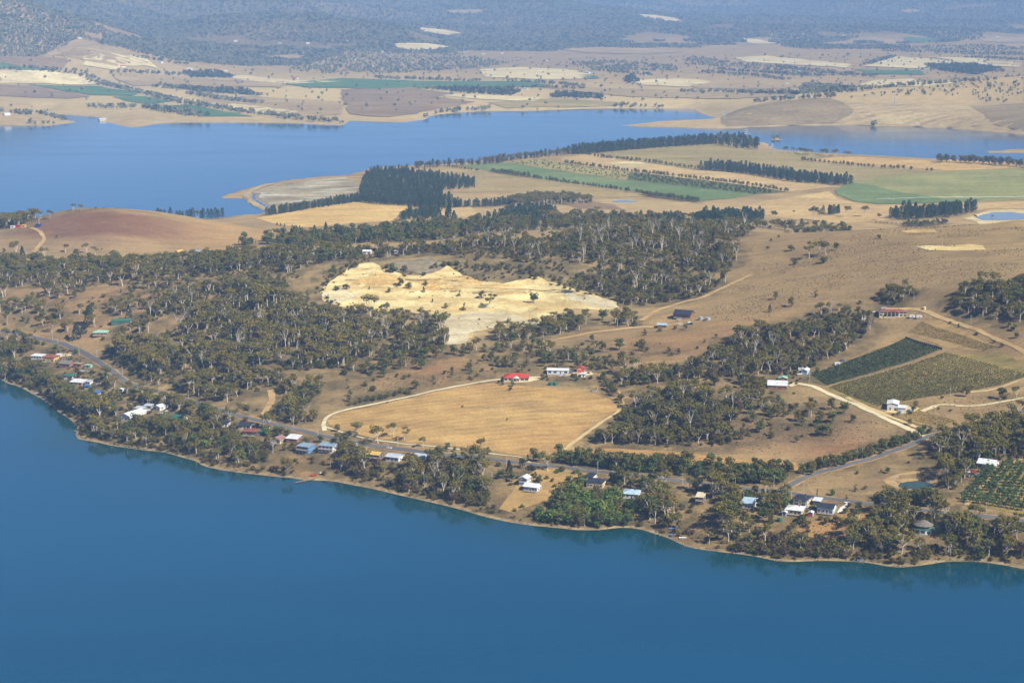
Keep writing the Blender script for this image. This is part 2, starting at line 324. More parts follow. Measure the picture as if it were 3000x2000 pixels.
def water_mat(name, deep, rough=0.07, wave=1.0, amp=0.06, ior=1.5):
    s = NT(name); v = s.coord()
    s.b.inputs["IOR"].default_value = ior; s.b.inputs["Specular Tint"].default_value = (0.25, 0.75, 1.0, 1); s.b.inputs["Specular IOR Level"].default_value = 0.5
    st = s.coord(scale=(0.55, 1.0, 1.0), rot=math.radians(-20))
    big = s.noise(s.coord(scale=(0.3, 1, 1), rot=math.radians(12)), 0.0022, 4, 0.6)
    c0 = tuple(x * 0.86 for x in deep[:3]) + (1,); c1 = tuple(x * 1.12 for x in deep[:3]) + (1,)
    refl = s.n("ShaderNodeAttribute", attribute_name="painted_reflection")
    s.l(s.mix(s.math('MULTIPLY', refl.outputs["Fac"], 0.95), s.ramp(big, [(0.35, c0), (0.65, c1)]), (0.002, 0.036, 0.027, 1)), s.b.inputs["Base Color"])  # dark tree reflection along the near bank painted into the base colour
    rr = s.n("ShaderNodeMapRange"); rr.inputs["From Min"].default_value = 0.35; rr.inputs["From Max"].default_value = 0.7
    rr.inputs["To Min"].default_value = rough * 0.4; rr.inputs["To Max"].default_value = rough * 2.8
    lane = s.noise(s.coord(scale=(0.25, 1, 1), rot=math.radians(-14)), 0.011, 4, 0.65)
    s.l(s.math('ADD', s.math('MULTIPLY', big, 0.45), s.math('MULTIPLY', lane, 0.6)), rr.inputs[0]); s.l(rr.outputs[0], s.b.inputs["Roughness"])
    h = s.math('ADD', s.noise(st, 0.35 * wave, 3, 0.55), s.math('MULTIPLY', s.noise(v, 1.3 * wave, 2), 0.35))
    s.bump(h, 0.5, amp)
    return s.m
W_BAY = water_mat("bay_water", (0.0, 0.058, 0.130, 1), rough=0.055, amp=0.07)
W_POND = water_mat("pond_water", (0.035, 0.062, 0.030, 1), 0.04, amp=0.02, ior=1.4)
W_DAM = water_mat("dam_water", (0.20, 0.24, 0.27, 1), 0.1, amp=0.03, ior=1.5)
wx = np.concatenate([[-11000, -4000, -1600, -900], np.arange(-640, 641, 10.0), [900, 1600, 4000, 11000]]); wy = np.concatenate([[-3200, 0, 700], np.arange(1000, 2101, 10.0), [2600, 3400, 5000, 9000]])
wX, wY = np.meshgrid(wx, wy); _i, _j = np.meshgrid(np.arange(len(wy) - 1), np.arange(len(wx) - 1), indexing='ij'); _a = (_i * len(wx) + _j).ravel(); wf = np.column_stack([_a, _a + 1, _a + len(wx) + 1, _a + len(wx)]).tolist()
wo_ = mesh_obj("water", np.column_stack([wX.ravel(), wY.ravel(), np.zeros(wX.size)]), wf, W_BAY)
wo_.data.attributes.new("painted_reflection", 'FLOAT', 'POINT').data.foreach_set("value", np.exp(-seg_dist(wpoly(SHORE_NEAR), wX.ravel(), wY.ravel(), False) / 34.0))  # strength of the painted reflection, fading away from the near shoreline
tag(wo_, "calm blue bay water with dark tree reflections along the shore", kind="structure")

# ------------------------------------------------------------------ draped sheets and ribbons
def resample(W, step, jit=0.0, seed=0):
    out = []
    for i in range(len(W)):
        a, b = np.array(W[i][:2]), np.array(W[(i + 1) % len(W)][:2]); m = max(1, int(np.linalg.norm(b - a) / step))
        for k in range(m): out.append(a + (b - a) * k / m)
    if jit:
        o = np.array(out); o[:, 0] += fbm(o[:, 0] / 14, o[:, 1] / 14, 2, seed) * jit; o[:, 1] += fbm(o[:, 0] / 14 + 50, o[:, 1] / 14, 2, seed) * jit; out = list(o)
    return out
def drape_world(name, W, mat, step, lift, level=None, jit=0.0):
    B = resample(W, step, jit, len(name)); nb = len(B)
    xs = [p[0] for p in B]; ys = [p[1] for p in B]
    gx, gy = np.meshgrid(np.arange(min(xs), max(xs), step), np.arange(min(ys), max(ys), step * 1.3))
    gx = gx.ravel() + RNG.uniform(-.2, .2, gx.size) * step; gy = gy.ravel() + RNG.uniform(-.2, .2, gy.size) * step
    if level is None:
        k = in_poly(B, gx, gy); gx, gy = gx[k], gy[k]
        if len(gx):
            k = seg_dist(B, gx, gy) > step * 0.35; gx, gy = gx[k], gy[k]
    else: gx = gy = np.array([])
    vv = [Vector((p[0], p[1])) for p in B] + [Vector((a, b)) for a, b in zip(gx, gy)]
    r = delaunay_2d_cdt(vv, [], [list(range(nb))], 1, 1e-4)
    vx = np.array([[p.x, p.y] for p in r[0]])
    z = hgt(vx[:, 0], vx[:, 1]) + lift * vx[:, 1] / 1400 if level is None else np.full(len(vx), level)
    return mesh_obj(name, np.column_stack([vx, z]), [list(f) for f in r[2]], mat)
def sheet(name, uv, mat, lift=0.2, step=None, label=None, jit=1.8):
    W = [ground(u, v) for u, v in uv]; Y = np.mean([p[1] for p in W])
    o = drape_world(name, W, mat, step or max(7.0, Y * 0.0055), lift, jit=jit * Y / 1500)
    return tag(o, label, kind="structure")
def ribbon_pts(P, w0, lift, name, mat, label=None, taper=False, seed=1):
    wob = 0.12 if name == "road" else 0.7
    P = [np.array(p[:2]) for p in P]; V, Fc = [], []; nrow = 5
    for i, p in enumerate(P):
        t = P[min(i + 1, len(P) - 1)] - P[max(i - 1, 0)]; t = t / (np.linalg.norm(t) + 1e-9); nn = np.array([-t[1], t[0]])
        for k in range(nrow):
            q = p + nn * (k / (nrow - 1) - .5) * w0 * (1 + wob * float(vnoise(np.array(p[0] / 6. + k), np.array(p[1] / 6.), seed)) - wob / 2)
            V.append((q[0], q[1], float(hgt(q[0], q[1])) + lift * q[1] / 1400))
        if i:
            for k in range(nrow - 1): a = (i - 1) * nrow + k; Fc.append((a, a + 1, a + nrow + 1, a + nrow))
    return tag(mesh_obj(name, V, Fc, mat), label, kind="structure")
def track(name, uv, width, mat, lift=0.35, label=None):
    G = [ground(u, v) for u, v in uv]
    return ribbon_pts(catmull([g[:2] for g in G], max(3.0, G[0][1] * 0.003)), width, lift, name, mat, label)

tag(drape_world("pond_water", POND, W_POND, 9, 0, level=pond_z), "small green farm dam below the orchard", kind="structure")
tag(drape_world("dam_water", DAM, W_DAM, 30, 0, level=dam_z), "pale blue square irrigation dam on the farmland", kind="structure")
tag(drape_world("channel_water", CHAN, W_BAY, 30, 0, level=chan_z + 0.15), "narrow water channel inside the sandy spit", kind="structure")
tag(drape_world("pool_water", POOL, W_DAM, 30, 0, level=pool_z), "pool of little depth in the tan paddock", kind="structure")
tag(drape_world("billabong_water", BILL, W_BAY, 60, 0, level=bill_z + 0.1), "far billabong near the opposite shore", kind="structure")

M_FIELD = soil("cut_hay_paddock", lin(214,174,112), lin(202,158,100), lin(176,142,98), mid=0.05, fine=0.5, stripe=(78, 9, lin(158,122,84), 0.5))
M_MOWN = soil("mown_strip", lin(214,166,104), lin(196,150,94), lin(176,138,92), stripe=(83, 6, lin(166,128,82), 0.7))
M_SAND = soil("quarry_sand", lin(246,224,168), lin(232,204,146), lin(206,170,112), strata=(5, lin(206,168,114), .45), big=0.02, mid=0.05, fine=0.35, bump=1.0, mott=0.4)
M_CLAY = soil("pale_clay", lin(240,224,190), lin(226,206,168), lin(200,174,138), strata=(4, lin(196,172,136), .35), big=0.03, mid=0.1, fine=0.4, bump=1.0, mott=0.45)
M_OCHRE = soil("ochre_face", lin(226,184,118), lin(238,204,140), lin(198,152,98), strata=(3, lin(196,150,96), .5), big=0.03, mid=0.07, fine=0.3, bump=1.0)
M_GRAVEL = soil("pale_gravel", lin(226,198,148), lin(208,178,130), lin(190,158,112), fine=0.9, bump=0.2, mott=0.25)
M_WHITEGRAVEL = soil("white_gravel", lin(236,220,188), lin(220,202,168), lin(200,176,138), fine=0.9, bump=0.2, mott=0.2)
M_DIRT = soil("dirt_track", lin(206,172,124), lin(190,154,108), lin(172,136,100), fine=0.8, bump=0.2, mott=0.3)
M_SHOULDER = soil("road_shoulder", lin(198,158,116), lin(178,140,104), lin(158,128,96), fine=0.8, bump=0.3)
M_ASPHALT = soil("asphalt", lin(112,112,116), lin(98,98,103), lin(124,120,118), fine=0.8, bump=0.1, mott=0.15)
M_BEACH = soil("beach_sand", lin(194,166,128), lin(160,134,104), lin(112,94,74), big=0.05, mid=0.2, fine=0.8, bump=0.8)
M_CONC = paint("concrete", lin(236,230,220), 0.85)

FK = dict(big=0.004, mid=0.02, fine=0.12, bump=0.3)
def fld(name, a, b, c=None, **k):
    d = dict(FK); d.update(k); return soil(name, lin(*a), lin(*b), lin(*c) if c else None, **d)
M_GREEN = fld("irrigated_crop", (112,132,82), (128,142,92), (164,156,108), stripe=(20, 24, lin(104,140,82), 0.35))
M_PIVOT = fld("pivot_pasture", (172,164,104), (160,156,98), (144,148,94), stripe=(12, 40, lin(136,146,84), 0.35))
M_PIVOTG = fld("pivot_green", (132,146,92), (120,138,86), (154,152,104))
M_TANF = fld("stubble_tan", (224,190,134), (212,176,122), (194,162,116), stripe=(25, 18, lin(188,152,104), 0.3))
M_OLIVEF = fld("dry_olive_pasture", (168,150,98), (180,158,106), (190,160,112))
M_KHAKI = fld("khaki_paddock", (190,166,114), (178,152,104), (164,142,98), stripe=(40, 20, lin(168,146,102), 0.3))
M_GOLD = fld("golden_stubble", (222,182,118), (212,172,110), (196,160,108), stripe=(15, 22, lin(200,164,108), 0.3))
M_ORCH = fld("young_grove_floor", (190,170,112), (172,158,100), (140,140,84), mid=0.06)
M_GROVE = fld("dense_grove_floor", (110,122,72), (96,112,66), (132,134,84), mid=0.06)
M_SALT = fld("salt_flat", (150,132,104), (190,172,140), (244,236,220), big=0.012, mid=0.03)
M_SPIT = fld("spit_sand", (206,182,146), (190,164,130), (160,140,112), mid=0.05)
M_PIT = fld("sand_pit", (240,200,128), (228,186,116), (212,166,104), mid=0.03, bump=0.8)
M_RED = soil("red_tilled", lin(150,112,86), lin(166,124,94), lin(180,146,110), big=0.008, mid=0.03, fine=0.4, stripe=(60, 14, lin(138,100,78), 0.35))
M_HILLF = fld("hill_stubble", (214,188,140), (202,174,126), (190,160,116), stripe=(70, 34, lin(168,140,102), 0.7), far=1.5)
M_HILLB = fld("hill_pasture", (172,150,112), (160,136,100), (148,126,96), far=1.5)
M_FTAN = fld("far_tan", (196,168,124), (184,154,112), (172,142,104), far=1.6)
M_FPALE = fld("far_pale", (244,222,172), (234,208,156), (214,186,138), far=1.6)
M_FGREEN = fld("far_green", (84,122,82), (100,132,88), (128,140,94), far=1.6)
M_FBROWN = fld("far_brown", (166,138,106), (154,126,98), (178,150,112), far=1.6)

# near paddocks
sheet("paddock", [(957,1233),(983,1216),(1034,1202),(1110,1187),(1200,1167),(1353,1135),(1440,1122),(1500,1128),(1600,1136),(1740,1152),(1792,1172),(1810,1195),(1796,1210),(1732,1244),(1682,1286),(1630,1326),(1598,1335),(1520,1333),(1400,1316),(1200,1297),(1085,1281),(1008,1261),(968,1246)], M_FIELD, label="golden triangular hay paddock below the red roofed house")
sheet("mown_paddock", [(1660,1330),(1700,1322),(1730,1313),(1820,1314),(1940,1320),(2060,1331),(2180,1346),(2330,1354),(2345,1380),(2230,1376),(2120,1372),(1910,1352),(1750,1340),(1665,1339)], M_MOWN, label="narrow mown hay strip behind the roadside hedge")
sheet("house_yard", [(1500,1440),(1530,1400),(1580,1370),(1680,1376),(1720,1386),(1660,1410),(1620,1440),(1600,1470),(1560,1480),(1500,1500),(1460,1490)], soil("yard_grass", lin(204,162,106), lin(186,150,98), lin(146,140,84)), label="dry yard round the white twin gabled house")
sheet("bare_bank", [(2390,1525),(2430,1515),(2480,1500),(2520,1480),(2560,1490),(2540,1530),(2500,1560),(2440,1580),(2360,1570),(2330,1550)], soil("bank_grass", lin(198,152,98), lin(176,134,88), lin(150,138,80)), label="dry grassy bank below the dark roofed white house")
# quarry
sheet("quarry", [(930,852),(965,835),(1000,800),(1040,775),(1090,768),(1120,790),(1180,808),(1250,806),(1290,775),(1340,800),(1400,822),(1470,826),(1560,812),(1640,828),(1680,850),(1740,862),(1800,880),(1815,905),(1760,908),(1690,905),(1610,930),(1560,958),(1500,950),(1430,962),(1390,975),(1350,1010),(1310,1012),(1320,975),(1300,935),(1250,925),(1180,912),(1100,915),(1030,905),(960,885)], M_SAND, lift=0.25, step=5, jit=6, label="bright yellow sand quarry cut into the wooded hillside")
sheet("quarry_face", [(1020,838),(1060,815),(1110,800),(1150,806),(1190,815),(1180,833),(1120,842),(1060,846)], M_OCHRE, lift=0.4, step=5, jit=6, label="ochre cut face in the upper quarry")
sheet("quarry_face", [(1230,828),(1300,806),(1360,812),(1430,832),(1500,838),(1480,850),(1390,846),(1290,852),(1235,848)], M_OCHRE, lift=0.4, step=5, jit=6, label="long ochre terrace across the quarry")
sheet("clay_slope", [(1300,935),(1380,912),(1470,915),(1560,940),(1600,925),(1570,955),(1500,950),(1430,962),(1390,975),(1355,1008),(1312,1010),(1322,975)], M_CLAY, lift=0.4, step=5, jit=6, label="whitish clay slope at the quarry foot")
sheet("clay_slope", [(940,855),(1000,845),(1060,858),(1030,875),(990,895),(950,880)], M_CLAY, lift=0.4, step=5, jit=6, label="pale rubble slope at the west edge of the quarry")
sheet("clay_slope", [(1640,850),(1720,862),(1800,885),(1810,902),(1740,900),(1670,878)], M_CLAY, lift=0.4, step=5, jit=6, label="pale clay ledge at the east edge of the quarry")
sheet("rubble_rim", [(1130,770),(1180,765),(1260,757),(1300,770),(1280,800),(1230,800),(1160,795)], soil("rubble", lin(150,134,112), lin(176,158,132), lin(116,106,86), big=0.08, mid=0.2, fine=0.5, bump=1.2), lift=0.4, step=5, jit=6, label="grey rubble rim above the quarry")
sheet("hill_scar", [(2640,678),(2690,672),(2740,675),(2750,682),(2700,684),(2660,684)], M_OCHRE, lift=0.3, label="small ochre scar on the bare hill")
sheet("hill_scar", [(2680,722),(2720,720),(2780,722),(2840,716),(2880,720),(2890,733),(2800,736),(2720,734)], M_SAND, lift=0.3, label="long sandy excavation on the bare hill")
sheet("pond_bank", [(2585,1405),(2630,1388),(2690,1375),(2740,1365),(2748,1400),(2742,1425),(2716,1442),(2670,1436),(2610,1428)], soil("pond_clay", lin(206,170,122), lin(188,154,110), lin(160,130,96), mid=0.2), lift=0.12, label="bare clay bank round the farm dam")
# vineyards, orchard floors
sheet("vineyard_floor", [(2375,1099),(2450,1075),(2540,1033),(2651,991),(2755,1024),(2699,1047),(2558,1095),(2420,1131),(2381,1122)], soil("vine_floor_dark", lin(128,116,80), lin(110,104,72), lin(96,92,64)), label="dark olive floor of the dark vineyard")
sheet("vineyard_floor", [(2420,1135),(2561,1100),(2768,1031),(2945,1037),(3010,1076),(3010,1102),(2915,1132),(2780,1147),(2675,1176),(2570,1194),(2480,1167)], soil("vine_floor_gold", lin(170,146,94), lin(152,134,84), lin(128,118,72)), label="straw coloured floor of the wide vineyard")
sheet("vineyard_floor", [(2660,973),(2699,943),(2759,940),(2930,1018),(2885,1030),(2768,1018)], soil("vine_floor_straw", lin(184,152,102), lin(170,140,94), lin(154,130,88)), label="straw vineyard block below the ridge house")
sheet("vineyard_floor", [(2633,1219),(2690,1201),(2807,1234),(2750,1252),(2700,1245)], soil("vine_floor_small", lin(190,158,102), lin(172,146,94), lin(150,132,84)), label="small straw vineyard block beside the main side road")
sheet("orchard_floor", [(2813,1463),(2885,1412),(2961,1366),(3040,1350),(3060,1510),(2960,1500),(2834,1480)], soil("orchard_grass", lin(168,142,88), lin(146,132,78), lin(110,116,62)), label="grassy orchard floor")
# mid farmland
sheet("dam_bank", [(2825,640),(2895,617),(2965,614),(3060,620),(3080,646),(2985,646),(2860,650)], M_FPALE, lift=0.15, label="pale bank round the square dam")
sheet("green_field", [(1344,487),(1425,479),(1489,476),(1595,495),(1723,514),(1850,531),(2000,546),(2213,570),(2149,582),(2043,591),(1850,561),(1680,538),(1548,519),(1440,503)], M_GREEN, label="irrigated dark green crop strip between hedgerows")
sheet("young_grove", [(1489,474),(1595,466),(1680,485),(1850,506),(1830,527),(1723,513),(1595,494)], M_ORCH, label="pale young grove floor dotted with saplings")
sheet("dense_grove", [(1850,506),(2000,523),(2170,542),(2306,562),(2213,570),(2000,545),(1835,528)], M_GROVE, label="dense green grove block beside the crop strip")
sheet("tan_field", [(1638,466),(1723,453),(1850,470),(2000,494),(2255,514),(2400,535),(2440,549),(2306,563),(2150,540),(2000,521),(1850,504),(1680,484)], M_TANF, label="tan stubble field with a pale round patch")
sheet("pale_patch", [(1790,478),(1830,475),(1880,477),(1910,486),(1880,491),(1820,490),(1785,484)], M_FPALE, lift=0.4, label="pale round patch on the tan stubble field")
sheet("dry_pasture", [(1744,447),(2000,429),(2094,422),(2213,439),(2383,447),(2425,459),(2340,471),(2553,490),(2723,503),(2489,532),(2400,534),(2255,513),(2000,493),(1850,469)], M_OLIVEF, label="broad olive tan pasture on the point")
sheet("golden_field", [(2370,470),(2468,459),(2600,465),(2744,473),(2850,467),(3000,486),(3080,490),(3000,493),(2787,501),(2723,496),(2550,484)], M_GOLD, label="golden stubble field by the right hand shore")
sheet("pivot_field", [(2489,534),(2600,517),(2723,505),(2870,498),(3080,493),(3080,584),(2900,590),(2696,597),(2569,599),(2505,591),(2454,572),(2446,556)], M_PIVOT, label="round irrigated pasture under the long sprinkler boom")
sheet("pivot_field", [(2446,557),(2489,536),(2560,545),(2640,565),(2760,583),(2900,584),(2800,592),(2696,597),(2569,599),(2505,591),(2454,572)], M_PIVOTG, lift=0.4, label="greener wet arc of the round pasture")
sheet("khaki_field", [(1221,496),(1310,490),(1450,505),(1553,522),(1680,542),(1893,575),(1723,584),(1595,573),(1450,563),(1298,568),(1400,551),(1400,528),(1298,518)], M_KHAKI, label="khaki paddock between the pine wood and the hedgerow")
sheet("sand_pit", [(750,640),(909,610),(1053,588),(1212,598),(1190,615),(1174,625),(1149,648),(973,660),(900,668),(800,655)], M_PIT, label="yellow sand pit paddock in front of the pine belt")
sheet("salt_flat", [(765,556),(800,545),(900,530),(1010,520),(1060,545),(1045,565),(900,592),(800,606),(772,592),(757,580)], M_SALT, label="white crusted salt flat on the spit")
track("sea_wall", [(800,540),(765,549),(737,561),(722,573),(728,588),(752,602),(782,616)], 12, M_SPIT, 0.6, "curved earth bank round the salt flat")
sheet("lower_paddock", [(1160,640),(1300,612),(1380,606),(1400,625),(1330,650),(1200,655)], M_TANF, label="tan paddock behind the farmstead")
sheet("side_paddock", [(1620,592),(1700,588),(1800,600),(1830,615),(1700,612)], M_FBROWN, label="small brown paddock beside the gum wood")
sheet("edge_paddock", [(2150,612),(2240,590),(2430,560),(2450,580),(2520,600),(2700,602),(3060,590),(3060,612),(2900,612),(2650,640),(2450,655),(2300,640),(2250,632)], M_TANF, label="tan paddock in front of the round pasture")
# opposite shore
sheet("shore_paddock", [(2213,308),(2425,288),(2470,300),(2500,332),(2446,362),(2330,366),(2213,370),(2130,372),(2110,360),(2120,340)], M_HILLB, label="grey tan grazing slope across the channel")
sheet("terraced_paddock", [(2470,297),(2560,305),(2840,312),(2905,365),(2808,373),(2638,366),(2450,362),(2505,335)], M_HILLF, label="contour ploughed pale slope across the channel")
sheet("upper_paddock", [(2840,312),(3060,300),(3060,380),(3000,386),(2910,366)], M_HILLB, label="brown paddock at the edge of the opposite hill")
FARF = [("far_paddock",[(90,249),(275,252),(410,274),(400,282),(270,280),(180,266)],M_FGREEN,"dark green crop wedge on the opposite plain"),
("far_paddock",[(330,285),(420,283),(510,298),(440,306),(360,296)],M_FGREEN,"pale green crop beside the creek line"),
("far_paddock",[(430,315),(560,307),(640,325),(740,343),(600,343),(500,326)],M_FGREEN,"green triangle close to the far shore"),
("far_paddock",[(0,206),(140,208),(275,225),(285,247),(180,249),(0,245)],M_FPALE,"pale stubble on the left of the plain"),
("far_paddock",[(0,250),(90,252),(180,268),(270,284),(200,290),(60,285),(0,282)],M_FBROWN,"greyish fallow beside the green wedge"),
("far_paddock",[(330,214),(500,222),(850,240),(820,258),(560,252),(400,252),(340,232)],M_FTAN,"wide tan paddock on the opposite plain"),
("far_paddock",[(600,281),(760,285),(1000,300),(1000,335),(880,345),(720,318),(580,302)],M_FTAN,"tan shore paddock behind the creek trees"),
("far_paddock",[(580,300),(700,306),(880,328),(830,340),(700,325)],M_FPALE,"straw paddock along the creek"),
("far_paddock",[(640,225),(720,222),(850,236),(1000,240),(860,247),(740,240)],M_FPALE,"pale strip near the far village"),
("far_paddock",[(820,247),(1000,230),(1250,240),(1580,240),(1600,256),(1450,258),(1100,262),(900,257)],M_FGREEN,"long green irrigated strip across the plain"),
("far_paddock",[(1000,264),(1200,258),(1330,275),(1280,285),(1400,300),(1240,330),(1140,345),(1020,335)],M_FBROWN,"brown paddock on the far headland"),
("far_paddock",[(1285,281),(1360,276),(1600,288),(1560,298),(1420,293)],M_FPALE,"bright straw wedge behind the far shore"),
("far_paddock",[(1420,302),(1620,290),(1850,306),(1720,314),(1480,318)],M_OLIVEF,"olive paddock along the far shore"),
("far_paddock",[(1590,258),(1700,256),(2000,265),(2350,268),(2330,285),(2100,290),(1850,285),(1760,275)],M_FTAN,"long pinkish paddock behind the channel mouth"),
("far_paddock",[(1400,205),(1520,198),(1660,205),(1760,230),(1600,236),(1420,226)],M_FPALE,"pale slope below the far hamlet"),
("far_paddock",[(1690,222),(1740,219),(1762,231),(1700,232)],M_FGREEN,"small square of green below the far hamlet"),
("far_paddock",[(1850,236),(1990,230),(2090,240),(2010,256),(1880,250)],M_FPALE,"pale field on the middle plain"),
("far_paddock",[(2000,245),(2200,243),(2370,255),(2300,262),(2050,262)],M_FTAN,"tan field on the middle plain"),
("far_paddock",[(2522,247),(2570,236),(2680,232),(2800,236),(2828,243),(2700,255),(2580,256)],M_FPALE,"round pale stubble field across the channel"),
("far_paddock",[(2150,170),(2250,165),(2500,190),(2480,200),(2300,190),(2180,182)],M_FPALE,"straw field below the forest"),
("far_paddock",[(2530,195),(2610,165),(2840,185),(2860,200),(2700,203)],M_FPALE,"pale wedge field on the upper plain"),
("far_paddock",[(2720,168),(2850,172),(3000,190),(3000,198),(2860,192)],M_FPALE,"pale strip on the upper plain edge"),
("far_paddock",[(2840,180),(3000,178),(3060,184),(3060,196),(2900,190)],M_FTAN,"tan strip beside the upper belt"),
("far_paddock",[(2500,205),(2700,207),(2700,220),(2540,218)],M_FGREEN,"dull green field on the upper plain"),
("far_paddock",[(2640,112),(2800,108),(2780,124),(2660,124)],M_FGREEN,"hazy green field under the mountain"),
("far_paddock",[(2850,105),(3000,112),(3000,125),(2870,120)],M_FTAN,"hazy tan field under the mountain"),
("far_paddock",[(170,140),(240,118),(300,134),(420,165),(440,185),(330,196),(250,180),(190,165)],M_FTAN,"bare tan hill shoulder under the forest"),
("far_paddock",[(0,160),(110,165),(200,178),(190,200),(60,196),(0,186)],M_FBROWN,"brown slope under the dark wooded hill"),
("far_paddock",[(250,165),(420,165),(460,200),(330,206),(240,190)],M_FPALE,"pale rounded slope with a fence line"),
("far_paddock",[(0,180),(60,192),(150,203),(100,208),(0,200)],M_FGREEN,"thin dark green strip under the brown slope")]
CLEAR = [([(1862,44),(1920,46),(1985,56),(2030,74),(1960,66),(1890,54)],"pale clearing high on the forested range"),([(1300,34),(1360,30),(1420,32),(1400,42),(1330,42)],"small tan clearing near the range top"),([(1225,82),(1290,88),(1350,98),(1310,104),(1240,94)],"tan clearing on the middle range"),([(1640,146),(1750,140),(1900,144),(2010,152),(1900,160),(1720,156)],"long pale slope under the middle range"),([(2160,112),(2230,118),(2275,130),(2200,130)],"tan spur below the eastern range"),([(780,168),(850,160),(900,166),(860,178)],"pale knoll at the forest edge"),([(1150,130),(1250,128),(1330,140),(1250,150),(1170,145)],"tan slope beside the wooded rise"),([(2640,32),(2690,30),(2700,38),(2650,40)],"tiny clearing high on the eastern range")]
FARF += [("far_paddock", uv, M_FTAN if i % 2 else M_FPALE, lb) for i, (uv, lb) in enumerate(CLEAR)]
for nm, uv, m, lb in FARF: sheet(nm, uv, m, lift=0.42, step=55, label=lb, jit=6)

# roads and tracks
ROAD = [(-80,958),(0,972),(43,978),(89,988),(130,996),(176,1006),(194,1012),(230,1026),(255,1039),(283,1057),(306,1072),(332,1090),(357,1111),(383,1126),(421,1137),(459,1146),(497,1159),(536,1169),(574,1180),(600,1187),(625,1195),(676,1212),(710,1221),(748,1230),(779,1237),(842,1253),(893,1264),(944,1277),(983,1284),(1034,1297),(1085,1305),(1136,1311),(1200,1319),(1251,1327),(1330,1335),(1404,1342),(1455,1348),(1557,1360),(1659,1370),(1748,1381),(1832,1389),(1908,1399),(1972,1406),(2050,1416),(2122,1425),(2179,1431),(2255,1438),(2306,1443),(2362,1452),(2434,1461),(2510,1471),(2589,1480),(2711,1495),(2783,1504),(2872,1512),(2961,1522),(3040,1532)]
BRANCH = [(2275,1438),(2301,1429),(2319,1419),(2357,1399),(2408,1382),(2485,1361),(2553,1344),(2604,1325),(2655,1308),(2693,1292),(2720,1279),(2810,1258),(2900,1234),(2975,1211),(3060,1190)]
track("road_shoulder", ROAD, 9.0, M_SHOULDER, 0.22, "dusty shoulder of the shore road")
track("road_shoulder", BRANCH, 9.0, M_SHOULDER, 0.24, "dusty shoulder of the side road")
track("road", BRANCH, 5.4, M_ASPHALT, 0.40, "grey sealed side road running up past the vineyard")
track("road", ROAD, 5.6, M_ASPHALT, 0.46, "grey sealed shore road winding past the houses")
T = lambda nm, uv, w, m, lb, lf=0.34: track(nm, uv, w, m, lf, lb)
T("driveway", [(952,1262),(948,1248),(949,1237),(957,1224),(983,1210),(1034,1196),(1110,1181),(1200,1162),(1277,1144),(1353,1129),(1417,1118),(1468,1112),(1500,1119)], 3.4, M_WHITEGRAVEL, "white gravel drive curving up to the red roofed house")
T("track", [(1550,1112),(1583,1106),(1625,1100),(1672,1096),(1723,1094),(1754,1098),(1775,1115),(1796,1130),(1820,1157),(1827,1175),(1818,1198)], 2.6, M_DIRT, "dusty track behind the paddock trees to the red garage", 0.30)
T("driveway", [(1820,1192),(1806,1210),(1775,1229),(1730,1260),(1685,1292),(1634,1331),(1598,1343),(1560,1347),(1545,1357)], 3.0, M_GRAVEL, "yellow gravel drive down the east side of the paddock")
T("path", [(952,1250),(1008,1268),(1085,1287),(1148,1295),(1200,1302),(1353,1318),(1455,1331),(1519,1338),(1545,1348)], 1.6, M_WHITEGRAVEL, "thin white gravel strip between hedge and paddock")
T("track", [(2202,805),(2138,834),(2058,872),(2010,883),(1962,898),(1921,912),(1880,940)], 5.5, M_DIRT, "dirt track climbing the bare hill")
T("track", [(1560,1005),(1628,996),(1723,977),(1803,966),(1883,958),(1940,958),(2000,945)], 7, M_DIRT, "pale dirt track from the quarry to the dark roofed barn")
T("driveway", [(2312,1131),(2333,1124),(2381,1132),(2420,1150),(2480,1175),(2570,1214),(2630,1243),(2678,1264),(2712,1280)], 5, M_WHITEGRAVEL, "straight white gravel drive beside the vineyard")
T("track", [(2480,1164),(2540,1192),(2600,1217),(2650,1237),(2690,1253)], 4, M_GRAVEL, "second gravel track parallel to the vineyard drive")
T("track", [(2590,905),(2684,906),(2735,922),(2810,949),(2900,985),(3000,1030),(3060,1060)], 5, M_DIRT, "farm track running down past the ridge house")
T("track", [(2840,1149),(2900,1143),(2960,1124),(3040,1095)], 3.5, M_GRAVEL, "pale track below the wide vineyard")
T("track", [(763,1229),(779,1205),(794,1179),(797,1160),(789,1143)], 6, M_DIRT, "side track entering the roadside wood")
T("track", [(95,745),(110,725),(128,705),(125,690),(112,676),(90,668)], 5, M_DIRT, "track winding up the reddish hill")
T("track", [(2830,1480),(2860,1440),(2910,1395),(2960,1360),(3040,1320)], 4, M_DIRT, "dirt lane along the orchard edge")
T("track", [(1300,830),(1400,842),(1520,848),(1640,850),(1720,868)], 4, M_GRAVEL, "haul road across the quarry benches", 0.7)
T("track", [(2700,1205),(2760,1185),(2840,1190),(2920,1180),(3000,1165)], 4, M_CLAY, "washed out pale bank track")
sheet("concrete_drive", [(2452,1502),(2462,1487),(2480,1476),(2472,1471),(2492,1471),(2490,1477),(2474,1489),(2460,1504)], M_CONC, lift=0.5, step=3, label="white concrete drive beside the dark roofed white house", jit=0)
sheet("gravel_apron", [(1475,1112),(1500,1121),(1550,1120),(1583,1112),(1583,1104),(1550,1104)], M_WHITEGRAVEL, lift=0.3, label="white gravel apron round the red roofed house")
sheet("gravel_apron", [(1655,1100),(1690,1089),(1730,1089),(1740,1098),(1700,1103)], M_WHITEGRAVEL, lift=0.36, label="white gravel yard by the red garage")
sheet("gravel_apron", [(2590,1208),(2640,1212),(2680,1205),(2690,1195),(2670,1190),(2640,1185)], M_GRAVEL, lift=0.3, label="gravel yard round the white sheds")
